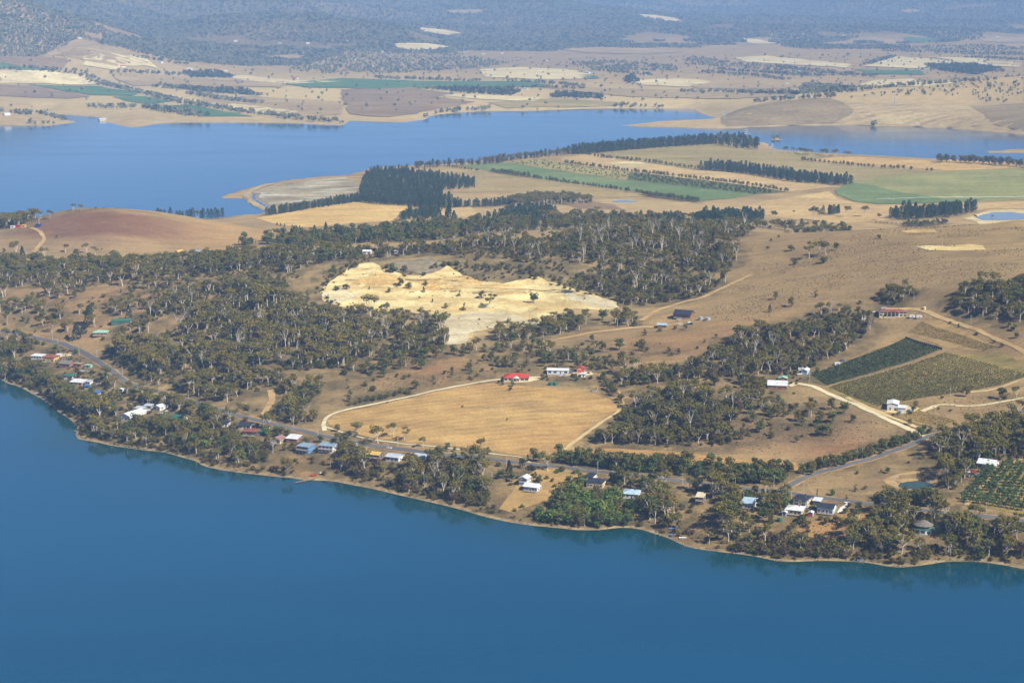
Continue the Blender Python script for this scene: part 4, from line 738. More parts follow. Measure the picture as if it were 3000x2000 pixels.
# ------------------------------------------------------------------ buildings: data first, so that plants keep clear of them
# (label, short name, u0, u1, v of the front base, depth m, wall h, roof, roof h, wall colour, roof colour, turn deg, windows, keep-hidden share, extras)
BLD = [
("long white flat roofed house beside the yellow hip roofed house","the flat white house",88,127,1054,9,2.9,"flat",.5,"pale","white",-14,4,.1,""),
("brown hip roofed house with yellow walls above the shore trees","the yellow house",121,164,1063,10,4.6,"hip",2.2,"yellow","brown",-16,3,.05,"deck"),
("small flat white carport behind the yellow hip roofed house","the white carport",163,179,1048,5,2.4,"flat",.3,"pale","white",-16,0,.3,""),
("brick house with a broad grey gabled roof below the road bend","the grey gabled house",171,211,1078,11,3.2,"gable",2.4,"brick","grey",-18,3,.1,""),
("low brick garage wing joined beside the grey gabled house","the brick garage",213,241,1076,6,2.8,"flat",.3,"brick","tan",-18,2,.1,""),
("pale green garden shed beside the brick garage","the pale green shed",246,268,1079,4,2.4,"flat",.3,"mint","mint",-18,0,.2,""),
("small white cottage with a green roof above the shore bushes","the green roofed cottage",184,219,1112,8,2.8,"hip",1.8,"white","green",-20,3,.1,""),
("pink walled house with a wide white sloping roof","the pink walled house",202,247,1132,10,3.0,"skil",1.0,"pink","white",-16,3,.1,""),
("white flat roofed annexe beside the pink walled house","the white annexe",249,267,1128,6,2.7,"flat",.3,"white","silver",-16,2,.15,""),
("cream hut with a bright blue roof among cars","the blue roofed hut",246,265,1140,5,2.5,"gable",1.0,"cream","blue",-16,1,.15,""),
("low house with a blue roof half hidden in green trees","the low blue roofed house",267,292,1161,8,2.8,"hip",1.6,"white","blue",-12,2,.3,""),
("white hut partly hidden by trees above the white compound","the white hut",346,360,1149,4,2.4,"gable",.8,"white","white",-10,1,.4,""),
("large white gabled hall at the water end of the white compound","the white gabled hall",356,394,1234,22,3.6,"gable",2.2,"white","white",-28,4,.05,""),
("long narrow silver roofed link wing of the white compound","the silver link wing",394,424,1206,6,2.7,"skil",.5,"grey","silver",-14,3,.15,""),
("second silver roofed link wing further up the white compound","the upper link wing",420,446,1199,6,2.7,"skil",.5,"grey","silver",-14,2,.15,""),
("white gabled wing at the road end of the white compound","the white end wing",446,482,1204,11,3.0,"gable",1.6,"white","white",-30,2,.2,""),
("cream cottage with a sea-green gabled roof beyond the white compound","the sea-green roofed cottage",497,541,1239,9,3.0,"gable",2.4,"cream","green",-30,2,.1,""),
("white boat shed with a red roof on the shore","the red roofed boat shed",230,245,1235,4,2.5,"gable",1.0,"white","red",-10,1,.0,""),
("long green roofed farm shed behind the mint roofed house","the long green shed",325,381,951,9,3.2,"gable",1.6,"dgreen","green",4,3,.05,""),
("mint green hip roofed bungalow with red brick walls on the lawn","the mint roofed bungalow",270,314,985,10,2.9,"hip",1.9,"brick","mint",4,4,.05,"deck"),
("small white cabin with a dark solar panelled roof by the road","the solar cabin",648,671,1251,7,2.8,"skil",.7,"white","dark",-14,2,.1,""),
("house with a dark slate roof just below the road","the slate roofed house",697,740,1259,9,2.9,"gable",2.0,"pale","dark",-16,3,.1,""),
("dark brown roofed house behind shore gums","the brown roofed house",708,757,1279,10,3.4,"hip",1.7,"brown","brown",-12,3,.15,"deck"),
("little green roofed lean-to beside the brown roofed house","the green lean-to",752,772,1275,5,2.5,"flat",.3,"dgreen","green",-10,1,.1,""),
("cream house with a mauve brown gabled roof among trees","the mauve roofed house",791,831,1302,10,3.0,"gable",2.2,"cream","mauve",-24,2,.1,"deck"),
("brick house with a bright white sheet roof beside the red car","the white sheet roofed house",836,878,1298,10,2.8,"skil",1.2,"brick","white",-18,3,.1,""),
("sky blue two storey house with a grey flat roof","the sky blue house",867,915,1331,10,5.2,"skil",.5,"skyblue","zinc",-26,4,.0,"deck,two"),
("white two storey house with a blue-green flat roof and large windows","the white two storey house",931,984,1329,10,5.2,"skil",.6,"white","zinc",-20,4,.0,"deck,two"),
("brown two storey house with a yellow and red roof","the yellow and red roofed house",1070,1119,1353,9,4.8,"gable",1.6,"brown","straw",-22,3,.05,"deck,two"),
("white house with twin pale roofs beside the yellow and red roofed house","the twin pale roofed house",1128,1180,1355,11,3.0,"gable",1.4,"white","silver",-24,3,.1,""),
("white timber house half hidden behind pale gums","the half hidden white house",1200,1250,1354,9,3.2,"gable",1.8,"white","silver",-20,4,.3,""),
("tall white rear block of the twin gabled house","the tall white block",1520,1552,1424,8,5.2,"gable",1.6,"bluewhite","white",-22,3,.0,"two"),
("low white gabled front wing of the twin gabled house","the white front wing",1533,1583,1442,9,3.2,"gable",1.8,"bluewhite","white",-22,5,.0,"deck"),
("small dark roofed white garage with a green gutter above the brick house","the dark roofed garage",1717,1746,1407,8,2.8,"flat",.4,"white","dark",-22,1,.05,""),
("cream brick house with a long dark hipped roof and large windows","the dark hipped house",1718,1774,1431,10,4.2,"hip",1.7,"cream","dark",-18,5,.0,""),
("white house with pale blue roofs half hidden by gums","the pale blue roofed house",1822,1877,1463,12,3.2,"hip",2.0,"white","paleblue",-16,4,.2,"deck"),
("tall brown house with a cream and green roof deep among gums","the cream and green roofed house",2038,2068,1478,9,5.0,"skil",1.2,"brown","cream",-18,2,.15,"deck,two"),
("pale blue roofed house with a shaded verandah behind shore gums","the verandah house",2172,2219,1491,11,3.4,"skil",1.4,"bluewhite","paleblue",-22,4,.1,"deck"),
("tall cream house with a dark solar roof behind the white roofed house","the tall cream house",2325,2378,1487,11,5.2,"hip",2.2,"cream","dark",-26,2,.0,"two"),
("cream house with a broad white roof at the top of the bank","the white roofed bank house",2302,2361,1511,12,3.2,"hip",1.8,"cream","white",-22,4,.0,"deck"),
("small green and white flat roofed garage by the shore road","the green and white garage",2382,2411,1481,8,3.0,"flat",.4,"dgreen","white",-22,2,.05,""),
("white house with a charcoal gabled roof beside the concrete drive","the charcoal roofed house",2396,2452,1508,10,4.0,"gable",2.2,"bluewhite","dark",-24,4,.0,"deck"),
("small pale blue garden shed at the west end of the white roofed house","the pale blue shed",2292,2307,1512,4,2.6,"gable",.8,"paleblue","white",-20,0,.0,""),
("small pale blue garden shed with an orange door between two houses","the orange doored shed",2369,2384,1514,4,2.6,"gable",.8,"paleblue","white",-20,0,.0,""),
("white house with a bright broken roofline among dark trees by the orchard","the orchard house",2868,2930,1376,12,3.4,"gable",2.4,"white","white",-30,3,.25,""),
("low brick house with a wide white flat roof at the head of the white drive","the low brick house",2250,2311,1142,13,2.9,"skil",1.6,"brick","white",-10,4,.0,""),
("green shed with an orange door behind the low brick house","the green shed",2282,2309,1120,8,2.8,"gable",1.2,"dgreen","mint",-10,1,.0,""),
("pale blue machinery shed at the corner of the dark vineyard","the pale blue machinery shed",2348,2373,1098,9,3.2,"gable",1.2,"paleblue","white",-24,0,.0,""),
("cream house with a bright red hipped roof at the top of the paddock","the red hipped house",1476,1550,1118,14,2.9,"hip",2.9,"cream","red",-2,6,.0,"porch"),
("long white farm shed beyond the red hipped house","the long white shed",1603,1667,1097,10,3.2,"gable",1.0,"bluewhite","white",-4,4,.0,""),
("cream garage with a red roof and two red doors","the red roofed garage",1690,1715,1092,9,3.2,"gable",1.4,"cream","red",-4,0,.0,"roller"),
("small white box shed below the red roofed garage","the white box shed",1702,1717,1105,5,2.6,"flat",.3,"white","white",-4,0,.0,""),
("big timber barn house with a dark gabled roof on the bare hill","the dark barn house",1974,2034,935,14,3.6,"gable",3.6,"timber","dark",-24,4,.0,"deck"),
("low shed with a pale blue roof below the dark barn house","the blue roofed shed",1926,1954,961,6,2.6,"skil",.7,"timber","paleblue",-6,2,.0,""),
("long cream house with a brown roof and white columns on the ridge","the ridge house",2577,2660,933,12,4.4,"hip",1.8,"cream","brown",-6,7,.0,"porch2,two"),
("tall white winery shed beside the straight gravel drive","the white winery shed",2600,2640,1204,14,5.0,"gable",1.0,"white","white",-14,0,.0,"roller"),
("lower white lean-to joined to the winery shed","the white lean-to",2632,2658,1208,8,3.2,"flat",.4,"white","white",-14,0,.0,""),
("small white pump hut on the slope below the ridge house","the pump hut",2525,2536,936,4,2.4,"flat",.3,"white","white",0,0,.0,""),
("cream gable ended house at the upper edge of the west wood","the cream gabled house",510,532,748,10,3.4,"gable",2.4,"cream","straw",-30,1,.1,""),
("low grey roofed house beside the cream gabled house","the low grey house",550,585,744,10,3.0,"hip",1.6,"grey","zinc",-8,2,.4,""),
("second low grey roofed house in the west wood","the other grey house",590,618,748,9,3.0,"gable",1.6,"grey","zinc",-8,1,.4,""),
("white shed with a pale roof between trees north-west of the quarry","the white wood shed",889,918,754,8,3.0,"skil",.8,"pale","paleblue",-6,2,.2,""),
("white cottage under gums just above the quarry","the quarry cottage",1062,1088,745,8,2.8,"gable",1.5,"white","white",-10,2,.2,""),
("small white cube hut above the quarry","the cube hut",1155,1166,743,5,2.8,"flat",.3,"white","white",-10,1,.1,""),
("pale farmhouse with a green roof among the farmstead trees","the farmstead house",1060,1092,690,9,3.0,"hip",1.8,"white","green",-6,2,.2,""),
("pale blue roofed farmhouse beside the poplars","the poplar farmhouse",1222,1242,691,9,3.0,"hip",1.8,"white","paleblue",-6,2,.1,""),
("white farm shed behind the poplars","the poplar shed",1270,1296,688,9,3.2,"gable",1.6,"white","white",-20,1,.1,""),
("white bungalow hidden in the wood on the ridge","the ridge wood bungalow",1790,1826,683,9,3.0,"hip",1.6,"bluewhite","white",-10,4,.2,""),
("dark blue site shed at the foot of the mast on the reddish hill","the blue site shed",104,117,666,6,3.0,"flat",.3,"navy","navy",-4,0,.0,""),
("yellow machinery shelter beside the hilltop track","the yellow shelter",62,74,667,6,2.6,"flat",.3,"straw","straw",-4,0,.0,""),
("small red roofed hut beside the yellow shelter","the red hilltop hut",48,58,667,5,2.6,"flat",.3,"red","red",-4,0,.0,""),
("white hut at the hilltop fence","the white hilltop hut",30,42,669,5,2.6,"flat",.3,"white","white",-4,0,.0,""),
]
FOOT, VIEW, BPOS = [], [], []
for b in BLD:
    uc = (b[2] + b[3]) / 2; g = ground(uc, b[4]); s = sc_at(g); a = math.radians(b[11])
    span = (b[3] - b[2]) / s; w = (span - abs(math.sin(a)) * b[5] * .75) / max(math.cos(a), .6); w = max(w, b[5] * .55, 3.2)
    cx, cy = g[0] - math.sin(a) * b[5] / 2 * .3, g[1] + (abs(math.cos(a)) * b[5] + abs(math.sin(a)) * w) / 2
    BPOS.append((cx, cy, w, g)); FOOT.append((cx, cy, max(w, b[5]) / 2)); VIEW.append((cx, cy, span / 2, b[13]))
for u, v, r, keep in ((2712,1566,11,.0),(2655,1590,6,.1),(1490,1448,9,.2),(1545,1462,10,.15),(1620,1122,5,.1),(2064,932,6,.1),(2285,1524,4,.1),(2700,1425,16,-1),(2660,1420,14,-1),(1560,1470,14,.2)):
    g = ground(u, v); FOOT.append((g[0], g[1], r)); VIEW.append((g[0], g[1], r, keep))
ROADS_GRID = {}
for line, w in ((ROAD, 4.5), (BRANCH, 5), ([(952,1262),(949,1237),(957,1224),(983,1210),(1034,1196),(1110,1181),(1200,1162),(1277,1144),(1353,1129),(1417,1118),(1468,1112)], 4),
                ([(1754,1098),(1775,1115),(1796,1130),(1820,1157),(1827,1175),(1814,1203),(1775,1229),(1730,1260),(1685,1292),(1634,1331),(1598,1343)], 4), ([(2381,1132),(2420,1150),(2480,1175),(2570,1214),(2630,1243),(2678,1264)], 4), ([(763,1229),(779,1205),(794,1179),(797,1160),(789,1143)], 5)):
    for p in catmull([ground(u, v)[:2] for u, v in line], 3.0):
        for dx in np.arange(-w, w + 1, 3):
            for dy in np.arange(-w, w + 1, 3): ROADS_GRID[(int((p[0] + dx) // 6), int((p[1] + dy) // 6))] = True
# ------------------------------------------------------------------ notable single plants
for k, u, v, h, i in [("gum",1108,1299,58,5),("gum",1085,925,66,0),("gum",1130,930,50,4),("gum",1436,903,42,3),("gum",2401,745,42,0),("gum",2420,748,44,5),("gum",2370,757,48,3),("shrub",2330,775,18,1),("shrub",2412,771,26,1),("shrub",2318,735,24,0),("hedge",2450,733,24,3),("cyp",261,950,58,0),("hedge",270,918,34,3),("cyp",378,937,44,1),("cyp",224,995,52,0),("cyp",246,978,36,1),("hedge",186,968,24,3),("cyp",243,854,26,0),
 ("shrub",1015,848,22,0),("shrub",988,852,18,1),("hedge",1173,840,30,3),("shrub",1197,846,26,6),("cyp",1241,857,18,1),("cyp",1267,886,12,0),("sapl",1306,904,22,0),("sapl",1359,910,26,1),("hedge",1412,876,26,3),("cyp",1082,850,10,0),("hedge",1152,799,34,0),("shrub",1187,793,20,1),("shrub",1040,785,22,0),("hedge",1564,888,36,0),("gum",1685,858,46,5),("sapl",1247,838,22,0),("sapl",1345,868,18,1),("sapl",1140,858,20,0),
 ("sapl",2272,877,28,0),("hedge",2318,899,30,3),("sapl",2390,871,22,1),("cyp",2255,915,24,0),("shrub",2520,890,14,0),("shrub",2576,699,16,0),("shrub",2783,948,10,0),("cyp",2808,960,14,0),("shrub",2861,982,12,1),("shrub",2912,1004,12,0),("shrub",2936,1016,14,0),("hedge",2955,960,22,3),("hedge",2970,968,26,1),("hedge",2978,990,20,0),
 ("gum",2930,1168,38,1),("hedge",2937,1170,36,3),("gum",2978,1168,40,0),("hedge",2830,1162,34,3),("shrub",2760,1168,12,0),("hedge",2665,1245,20,3),("shrub",2785,1205,10,0),("shrub",2750,1198,8,1),
 ("hedge",2600,1386,22,0),("sapl",2581,1384,12,0),("shrub",2511,1388,12,0),("sapl",2506,1439,22,1),("shrub",2534,1432,14,0),("hedge",2705,1344,16,3),("shrub",2662,1357,10,0),("sapl",2480,1462,14,1),("pop",2394,1458,30,0),
 ("cyp",1492,1400,52,1),("hedge",1468,1402,34,0),("hedge",1500,1410,30,0),("shrub",1530,1487,14,4),("shrub",1508,1497,12,1),("shrub",1692,1385,16,4),("cyp",2248,1452,22,1),("hedge",2590,1540,30,3),("hedge",2528,1568,26,3),("gum",2655,1533,62,0),("gum",2567,1600,60,5),("gum",2545,1646,44,1),("dead",2568,1600,40,0),
 ("cyp",1137,697,46,0),("cyp",1193,705,50,1),("cyp",922,692,34,0),("cyp",955,688,36,1),("cyp",1112,701,20,0),("cyp",1285,655,48,0),("cyp",1315,657,58,1),("cyp",1330,655,40,0),("pop",1308,640,56,0),("pop",908,696,30,0),("pop",1262,698,34,0),("pop",1275,695,30,0),("pop",1287,697,28,0),
 ("gum",2385,645,44,1),("gum",2400,648,36,5),("gum",2475,637,40,2),("gum",2532,635,38,4),("gum",2575,646,22,1),("gum",2775,650,26,2),("gum",2855,646,18,0),("gum",2905,640,12,2),("shrub",2326,622,8,0),("hedge",2264,630,16,1),("hedge",2272,631,18,1),
 ("gum",48,755,52,0),("cyp",66,760,38,1),("gum",132,752,30,5),("hedge",166,697,10,3),("gum",192,740,30,2),("gum",255,742,32,0),("gum",280,750,28,3),("hedge",12,742,16,3),("hedge",224,752,24,3),("gum",300,738,12,0),
 ("dead",765,967,58,0),("gum",1302,955,44,0),("gum",1240,940,40,5),("dead",495,1075,42,1),("dead",2060,1190,58,0),("dead",1090,1010,50,2),("dead",1250,1240,2,1),("gum",290,1232,74,0),("dead",250,1225,44,1),("gum",372,1302,46,2),("gum",640,1340,40,3),("gum",700,1355,44,2),("gum",560,1240,50,6),("gum",575,1330,46,3)]:
    if h > 4: one(k, u, v, h, i)
for u, hp, i in ((91,36,2),(104,30,1),(175,20,2),(214,24,4),(236,22,2),(120,26,4),(146,30,4),(60,28,0),(78,30,1),(40,26,2)):
    one("gum", u, 640 if u < 160 else 617, hp, i)
for u, hp in ((281,8),(305,6),(343,5)): one("shrub", u, 612, hp, 0)
for u in (463,472,482,500,518,527,535,548,557,565,579,590,596,610,620,632,640,652):
    p = on_plane(u, 638, 3.0); put("pine" if u % 3 else "gum", p[0], p[1], random.uniform(.65, .95) if u % 3 else .9, None, True)
for u in range(700, 756, 7): one("pop", u, 716, random.uniform(14, 20), 0)
for u, v in ((812,660),(822,662),(834,664),(856,667),(868,668),(878,669)): one("cyp", u, v, 10, 0)
one("cyp", 832, 678, 9, 0)

# ------------------------------------------------------------------ woods and scrub
G = lambda w, lo=.6, hi=1.2, ix=None: ("gum", w, lo, hi) + ((ix,) if ix else ())
S = lambda w, lo=.5, hi=1.1, ix=(0, 1, 6): ("shrub", w, lo, hi, ix)
scatter([(0,780),(150,768),(300,770),(500,766),(750,750),(900,744),(1000,735),(1000,770),(850,800),(750,792),(600,800),(450,795),(250,800),(100,815),(0,830)], 9.5, [G(5,.5,1.0,(0,1,4,5,5,0)), S(3), ("hedge", 1.5, .7, 1.2, (3, 0))], 1, .55)
scatter([(0,830),(100,815),(250,800),(450,795),(600,800),(560,850),(450,900),(350,930),(300,900),(200,930),(100,960),(0,960)], 17, [G(5,.6,1.1), S(3), ("hedge", 1, .6, 1.0, (3,))], 2, .85)
scatter([(450,900),(560,850),(650,830),(800,850),(900,905),(1000,922),(1150,950),(1300,960),(1310,1010),(1250,1040),(1060,1050),(1000,1075),(900,1085),(700,1088),(560,1118),(480,1128),(400,1100),(330,1060),(300,1020),(330,980),(400,960)], 9.2, [G(5,.5,1.15), S(5,.5,1.3), ("dead", .4, .7, 1.1)], 3, .5)
scatter([(520,1135),(560,1125),(700,1095),(830,1100),(960,1115),(940,1150),(900,1190),(880,1215),(930,1240),(900,1250),(800,1230),(790,1150),(760,1150),(740,1215),(650,1190),(560,1165)], 9.2, [G(4,.5,1.0), S(4,.7,1.3), ("hedge", 1.5, .6, 1.0, (3,)), ("dead", .2, .6, .9)], 4, .6)
scatter([(120,925),(300,905),(330,960),(310,1010),(200,1000),(100,975)], 30, [G(2,.5,.9), S(2)], 5)
scatter([(0,990),(60,1000),(110,1002),(90,1030),(60,1070),(150,1100),(200,1125),(260,1170),(330,1180),(360,1190),(340,1240),(420,1240),(480,1215),(500,1245),(560,1235),(640,1230),(690,1270),(760,1285),(850,1312),(860,1335),(800,1368),(650,1362),(540,1328),(430,1308),(330,1295),(240,1276),(238,1220),(180,1196),(130,1160),(80,1130),(0,1098)], 8.2, [G(4,.45,1.0,(0,1,5,2,4)), S(5,.7,1.4,(0,1,2,6,0,5)), ("hedge", 1.6, .6, 1.1, (3, 0)), ("dead", .15, .6, .9)], 6, .75)
scatter([(150,1150),(230,1170),(300,1165),(320,1190),(240,1220),(180,1196)], 8, [S(4,.9,1.5,(4, 5, 0)), ("hedge", 2, .8, 1.2), G(1,.6,.9)], 7)
scatter([(360,1130),(430,1140),(560,1178),(640,1200),(690,1222),(650,1235),(560,1225),(480,1200),(400,1180),(350,1150)], 9, [G(3,.5,.95), S(4,.7,1.3,(0,1,4,6)), ("hedge", 2, .7, 1.1)], 8, .9)
scatter([(730,1262),(860,1285),(960,1310),(1060,1330),(1060,1345),(960,1345),(860,1325),(780,1300)], 12, [S(4,.7,1.2,(0,5,6)), ("hedge", 2, .6, 1.0), G(1,.5,.8)], 9, .9)
scatter([(985,1335),(1000,1300),(1080,1345),(1130,1362),(1250,1355),(1290,1335),(1420,1345),(1410,1380),(1430,1440),(1440,1465),(1400,1488),(1300,1466),(1150,1432),(1060,1408),(1000,1392),(960,1370)], 8.0, [G(4,.5,1.05,(0,1,4,5,2)), S(5,.8,1.5,(0,1,3,6,2)), ("dead", .3, .6, .9)], 10, .55)
scatter([(1560,1518),(1570,1496),(1640,1478),(1700,1448),(1800,1452),(1880,1500),(1850,1540),(1760,1545),(1700,1546),(1650,1540),(1600,1528)], 6.2, [S(6,1.0,1.8,(4,5,4,5,0)), ("hedge", 1.2, .7, 1.1, (0, 1)), G(.5,.6,.8)], 11)
scatter([(1610,1468),(1640,1440),(1700,1418),(1720,1412),(1710,1440),(1660,1480)], 7, [S(4,.8,1.4,(0,1,6,5))], 12)
scatter([(1780,1395),(1840,1400),(1960,1412),(2060,1420),(2050,1440),(1960,1440),(1880,1440),(1790,1420)], 11, [S(4,.8,1.4,(0,5,1)), ("hedge", 3, .6, 1.1), G(1,.5,.8)], 13, .9)
scatter([(1830,1475),(1990,1450),(2060,1430),(2130,1440),(2200,1500),(2260,1530),(2200,1560),(2170,1590),(2060,1595),(2000,1578),(1930,1548),(1890,1510),(1840,1500)], 9.0, [G(6,.6,1.15), S(2,.6,1.2), ("hedge", 1, .7, 1.0, (3,))], 14, .7)
scatter([(2140,1615),(2200,1570),(2300,1575),(2460,1590),(2480,1638),(2400,1636),(2290,1636),(2200,1622)], 6.5, [S(6,.8,1.5,(0,1,2,3,6))], 15, .75)
scatter([(2130,1450),(2240,1450),(2330,1470),(2300,1500),(2250,1520),(2180,1500)], 9, [S(4,.8,1.3,(0,1,5)), ("hedge", 2, .6, 1.0), G(1,.5,.8)], 16, .9)
scatter([(2290,1530),(2360,1520),(2450,1518),(2470,1540),(2390,1560),(2300,1560)], 13, [S(4,.6,1.1,(0,4,1))], 17, .7)
scatter([(2480,1640),(2480,1560),(2560,1530),(2560,1500),(2600,1450),(2680,1445),(2760,1455),(2740,1490),(2800,1522),(3000,1545),(3000,1660),(2900,1640),(2750,1638),(2620,1652)], 8.4, [G(5,.55,1.1,(0,1,5,4)), S(4,.7,1.4,(0,1,2,3)), ("hedge", 1, .7, 1.1, (3,))], 18, .65)
scatter([(2560,1480),(2620,1465),(2760,1462),(2740,1485),(2620,1478)], 9, [G(3,.7,1.1), S(1)], 181)
scatter([(2745,1400),(2740,1330),(2760,1275),(2840,1245),(2950,1222),(3000,1205),(3000,1300),(2960,1340),(2900,1350),(2840,1375),(2820,1410),(2800,1440),(2745,1435)], 8.8, [G(6,.55,1.05,(0,0,5,1,3)), S(3,.8,1.3), ("dead", .3, .7, 1.0)], 19, .45)
scatter([(1730,1295),(1770,1272),(1810,1240),(1850,1190),(1950,1152),(2050,1142),(2100,1125),(2200,1112),(2240,1150),(2220,1180),(2160,1220),(2140,1260),(2160,1300),(2110,1320),(2000,1312),(1850,1302),(1780,1302)], 8.2, [G(3,.45,.9,(1,4,0,5)), S(5,.8,1.5,(0,2,3,6,1)), ("hedge", 1.5, .6, 1.0, (3,)), ("dead", .4, .6, .9)], 20, .45)
scatter([(2160,1225),(2330,1150),(2420,1185),(2530,1235),(2400,1290),(2250,1285),(2160,1295)], 17, [("sapl", 4, .6, 1.3), ("hedge", 2, .7, 1.1, (3, 0)), S(2,.7,1.2), G(1,.5,.8)], 21, .9)
scatter([(1760,1110),(1850,1082),(2000,1082),(2060,1050),(2150,1000),(2250,960),(2350,912),(2520,905),(2560,930),(2560,960),(2480,1030),(2380,1078),(2340,1090),(2230,1100),(2100,1112),(1960,1122),(1820,1132)], 10.0, [G(4,.5,1.0,(1,4,0,5,2)), S(5,.7,1.4,(0,2,3,6,1)), ("dead", .35, .6, .9)], 22, .7)
scatter([(1250,1040),(1400,1020),(1600,1005),(1750,992),(1900,1000),(1850,1080),(1760,1092),(1560,1080),(1400,1080),(1200,1082),(1060,1100),(1000,1100),(1060,1050)], 15, [("sapl", 3, .7, 1.4), ("hedge", 2, .6, 1.0, (3, 0)), S(2,.6,1.2), G(1.2,.5,.85)], 23, .95)
scatter([(1050,1110),(1200,1090),(1400,1085),(1480,1095),(1350,1122),(1200,1155),(1060,1180),(1000,1195),(1000,1150)], 22, [S(4,.5,1.0), ("sapl", 2, .6, 1.0)], 24, .9)
scatter([(990,1200),(1060,1175),(1130,1160),(1200,1140),(1230,1135),(1200,1155),(1060,1185)], 8, [S(5,.7,1.2,(0,1,6)), ("hedge", 1, .6, .9, (3,))], 25)
scatter([(1420,985),(1560,962),(1600,945),(1700,932),(1800,922),(1850,922),(1880,955),(1750,958),(1620,985),(1480,1005)], 10, [G(4,.55,.95), S(2,.6,1.2), ("hedge", 1, .7, 1.1)], 26, .8)
scatter([(1000,735),(1300,722),(1500,704),(1750,686),(2000,678),(2180,676),(2200,688),(2150,702),(2160,760),(2140,820),(2050,868),(2000,880),(1940,888),(1850,900),(1800,878),(1760,850),(1680,810),(1560,778),(1400,752),(1200,748),(1000,765)], 10.5, [G(3,.45,1.05,(0,1,4,5)), S(6,.6,1.4,(0,1,6)), ("dead", .5, .7, 1.1)], 27, .72)
scatter([(1130,795),(1290,772),(1560,785),(1680,830),(1600,815),(1400,800),(1240,798)], 9, [S(5,.5,1.1,(0,6,1))], 28, .9)
scatter([(2780,885),(2850,852),(2900,815),(3000,785),(3000,960),(2960,945),(2850,925),(2790,905)], 9, [G(5,.6,1.05,(0,1,5)), S(4,.7,1.3)], 29, .6)
scatter([(2560,882),(2640,845),(2690,862),(2610,897)], 8, [G(3,.5,.9), S(3,.8,1.2)], 30)
scatter([(700,718),(900,695),(1050,682),(1200,668),(1400,655),(1480,668),(1300,702),(1000,722),(800,735)], 13, [("hedge", 4, .8, 1.4), G(3,.5,.9), S(2,.8,1.4,(0,5,1)), ("cyp", .4, .5, .9)], 31, .8)
scatter([(1400,655),(1560,640),(1740,630),(1900,640),(2000,655),(2150,655),(2300,664),(2480,668),(2500,676),(2300,675),(2000,672),(1600,676),(1450,684)], 17, [G(5,.45,.8), ("hedge", 3, .7, 1.1, (3, 0)), ("pine", .6, .4, .6)], 32, .9)
scatter([(1500,588),(1560,580),(1650,582),(1735,590),(1730,597),(1600,600),(1500,612)], 12, [G(5,.6,.9)], 33)
scatter([(2260,690),(2330,700),(2300,720),(2240,740)], 40, [S(3,.5,.9)], 34)
scatter([(0,640),(60,630),(100,640),(60,665),(0,690)], 8, [G(4,.5,.95), S(2,.8,1.2)], 35)
# understorey between the trees
for uv_, sd_ in (([(450,900),(560,850),(650,830),(800,850),(900,905),(1000,922),(1150,950),(1300,960),(1310,1010),(1250,1040),(1060,1050),(1000,1075),(900,1085),(700,1088),(560,1118),(480,1128),(400,1100),(330,1060),(300,1020),(330,980)],91),([(520,1135),(700,1095),(830,1100),(960,1115),(940,1150),(900,1190),(880,1215),(930,1240),(800,1232),(740,1215),(560,1165)],92),([(0,780),(500,766),(1000,735),(1000,790),(600,815),(100,840),(0,860)],93),([(1000,740),(1500,706),(2000,680),(2180,690),(2150,760),(2050,868),(1850,900),(1680,810),(1400,752)],94),([(1730,1295),(1850,1190),(2050,1142),(2240,1150),(2160,1220),(2160,1300),(2000,1312)],95),([(1760,1110),(2000,1082),(2250,960),(2520,905),(2560,960),(2380,1078),(2100,1112)],96),([(0,1000),(110,1002),(150,1100),(260,1170),(340,1240),(500,1245),(640,1235),(760,1290),(850,1320),(800,1366),(540,1328),(330,1295),(240,1276),(180,1196),(0,1098)],97),([(985,1335),(1130,1362),(1420,1350),(1440,1465),(1300,1466),(1060,1408)],98),([(1880,1480),(2060,1430),(2260,1530),(2200,1590),(2000,1578)],99),([(2480,1640),(2480,1560),(2600,1450),(2760,1455),(2800,1522),(3000,1545),(3000,1655),(2620,1650)],100),([(2745,1400),(2760,1275),(3000,1205),(3000,1300),(2840,1375),(2800,1440)],101)):
    scatter(uv_, 6.2, [("shrub", 1, .45, 1.3, (0, 1, 6, 2, 0))], sd_, 1.0)
for uv_, sp_, sd_ in (([(640,835),(760,800),(960,775),(990,800),(930,850),(900,905),(800,850)],8,111),([(1000,765),(1130,757),(1300,750),(1560,775),(1700,815),(1790,872),(1690,846),(1550,800),(1300,768),(1130,765)],7,112),([(1000,1050),(1300,1015),(1600,1005),(1800,985),(1760,1060),(1450,1085),(1200,1100),(1000,1120)],15,113),([(1890,960),(2050,950),(2200,990),(2100,1040),(1950,1060),(1850,1040)],17,114),([(250,800),(600,805),(560,850),(420,900),(250,900)],13,115),([(0,860),(200,850),(330,940),(120,960),(0,965)],15,116),([(2200,1190),(2400,1200),(2560,1250),(2350,1300),(2180,1290)],15,117)):
    scatter(uv_, sp_, [S(4,.5,1.3,(0,6,1,2)), ("hedge", 1.6, .45, .95, (3, 3, 0)), ("sapl", 1, .6, 1.2)], sd_, .9)
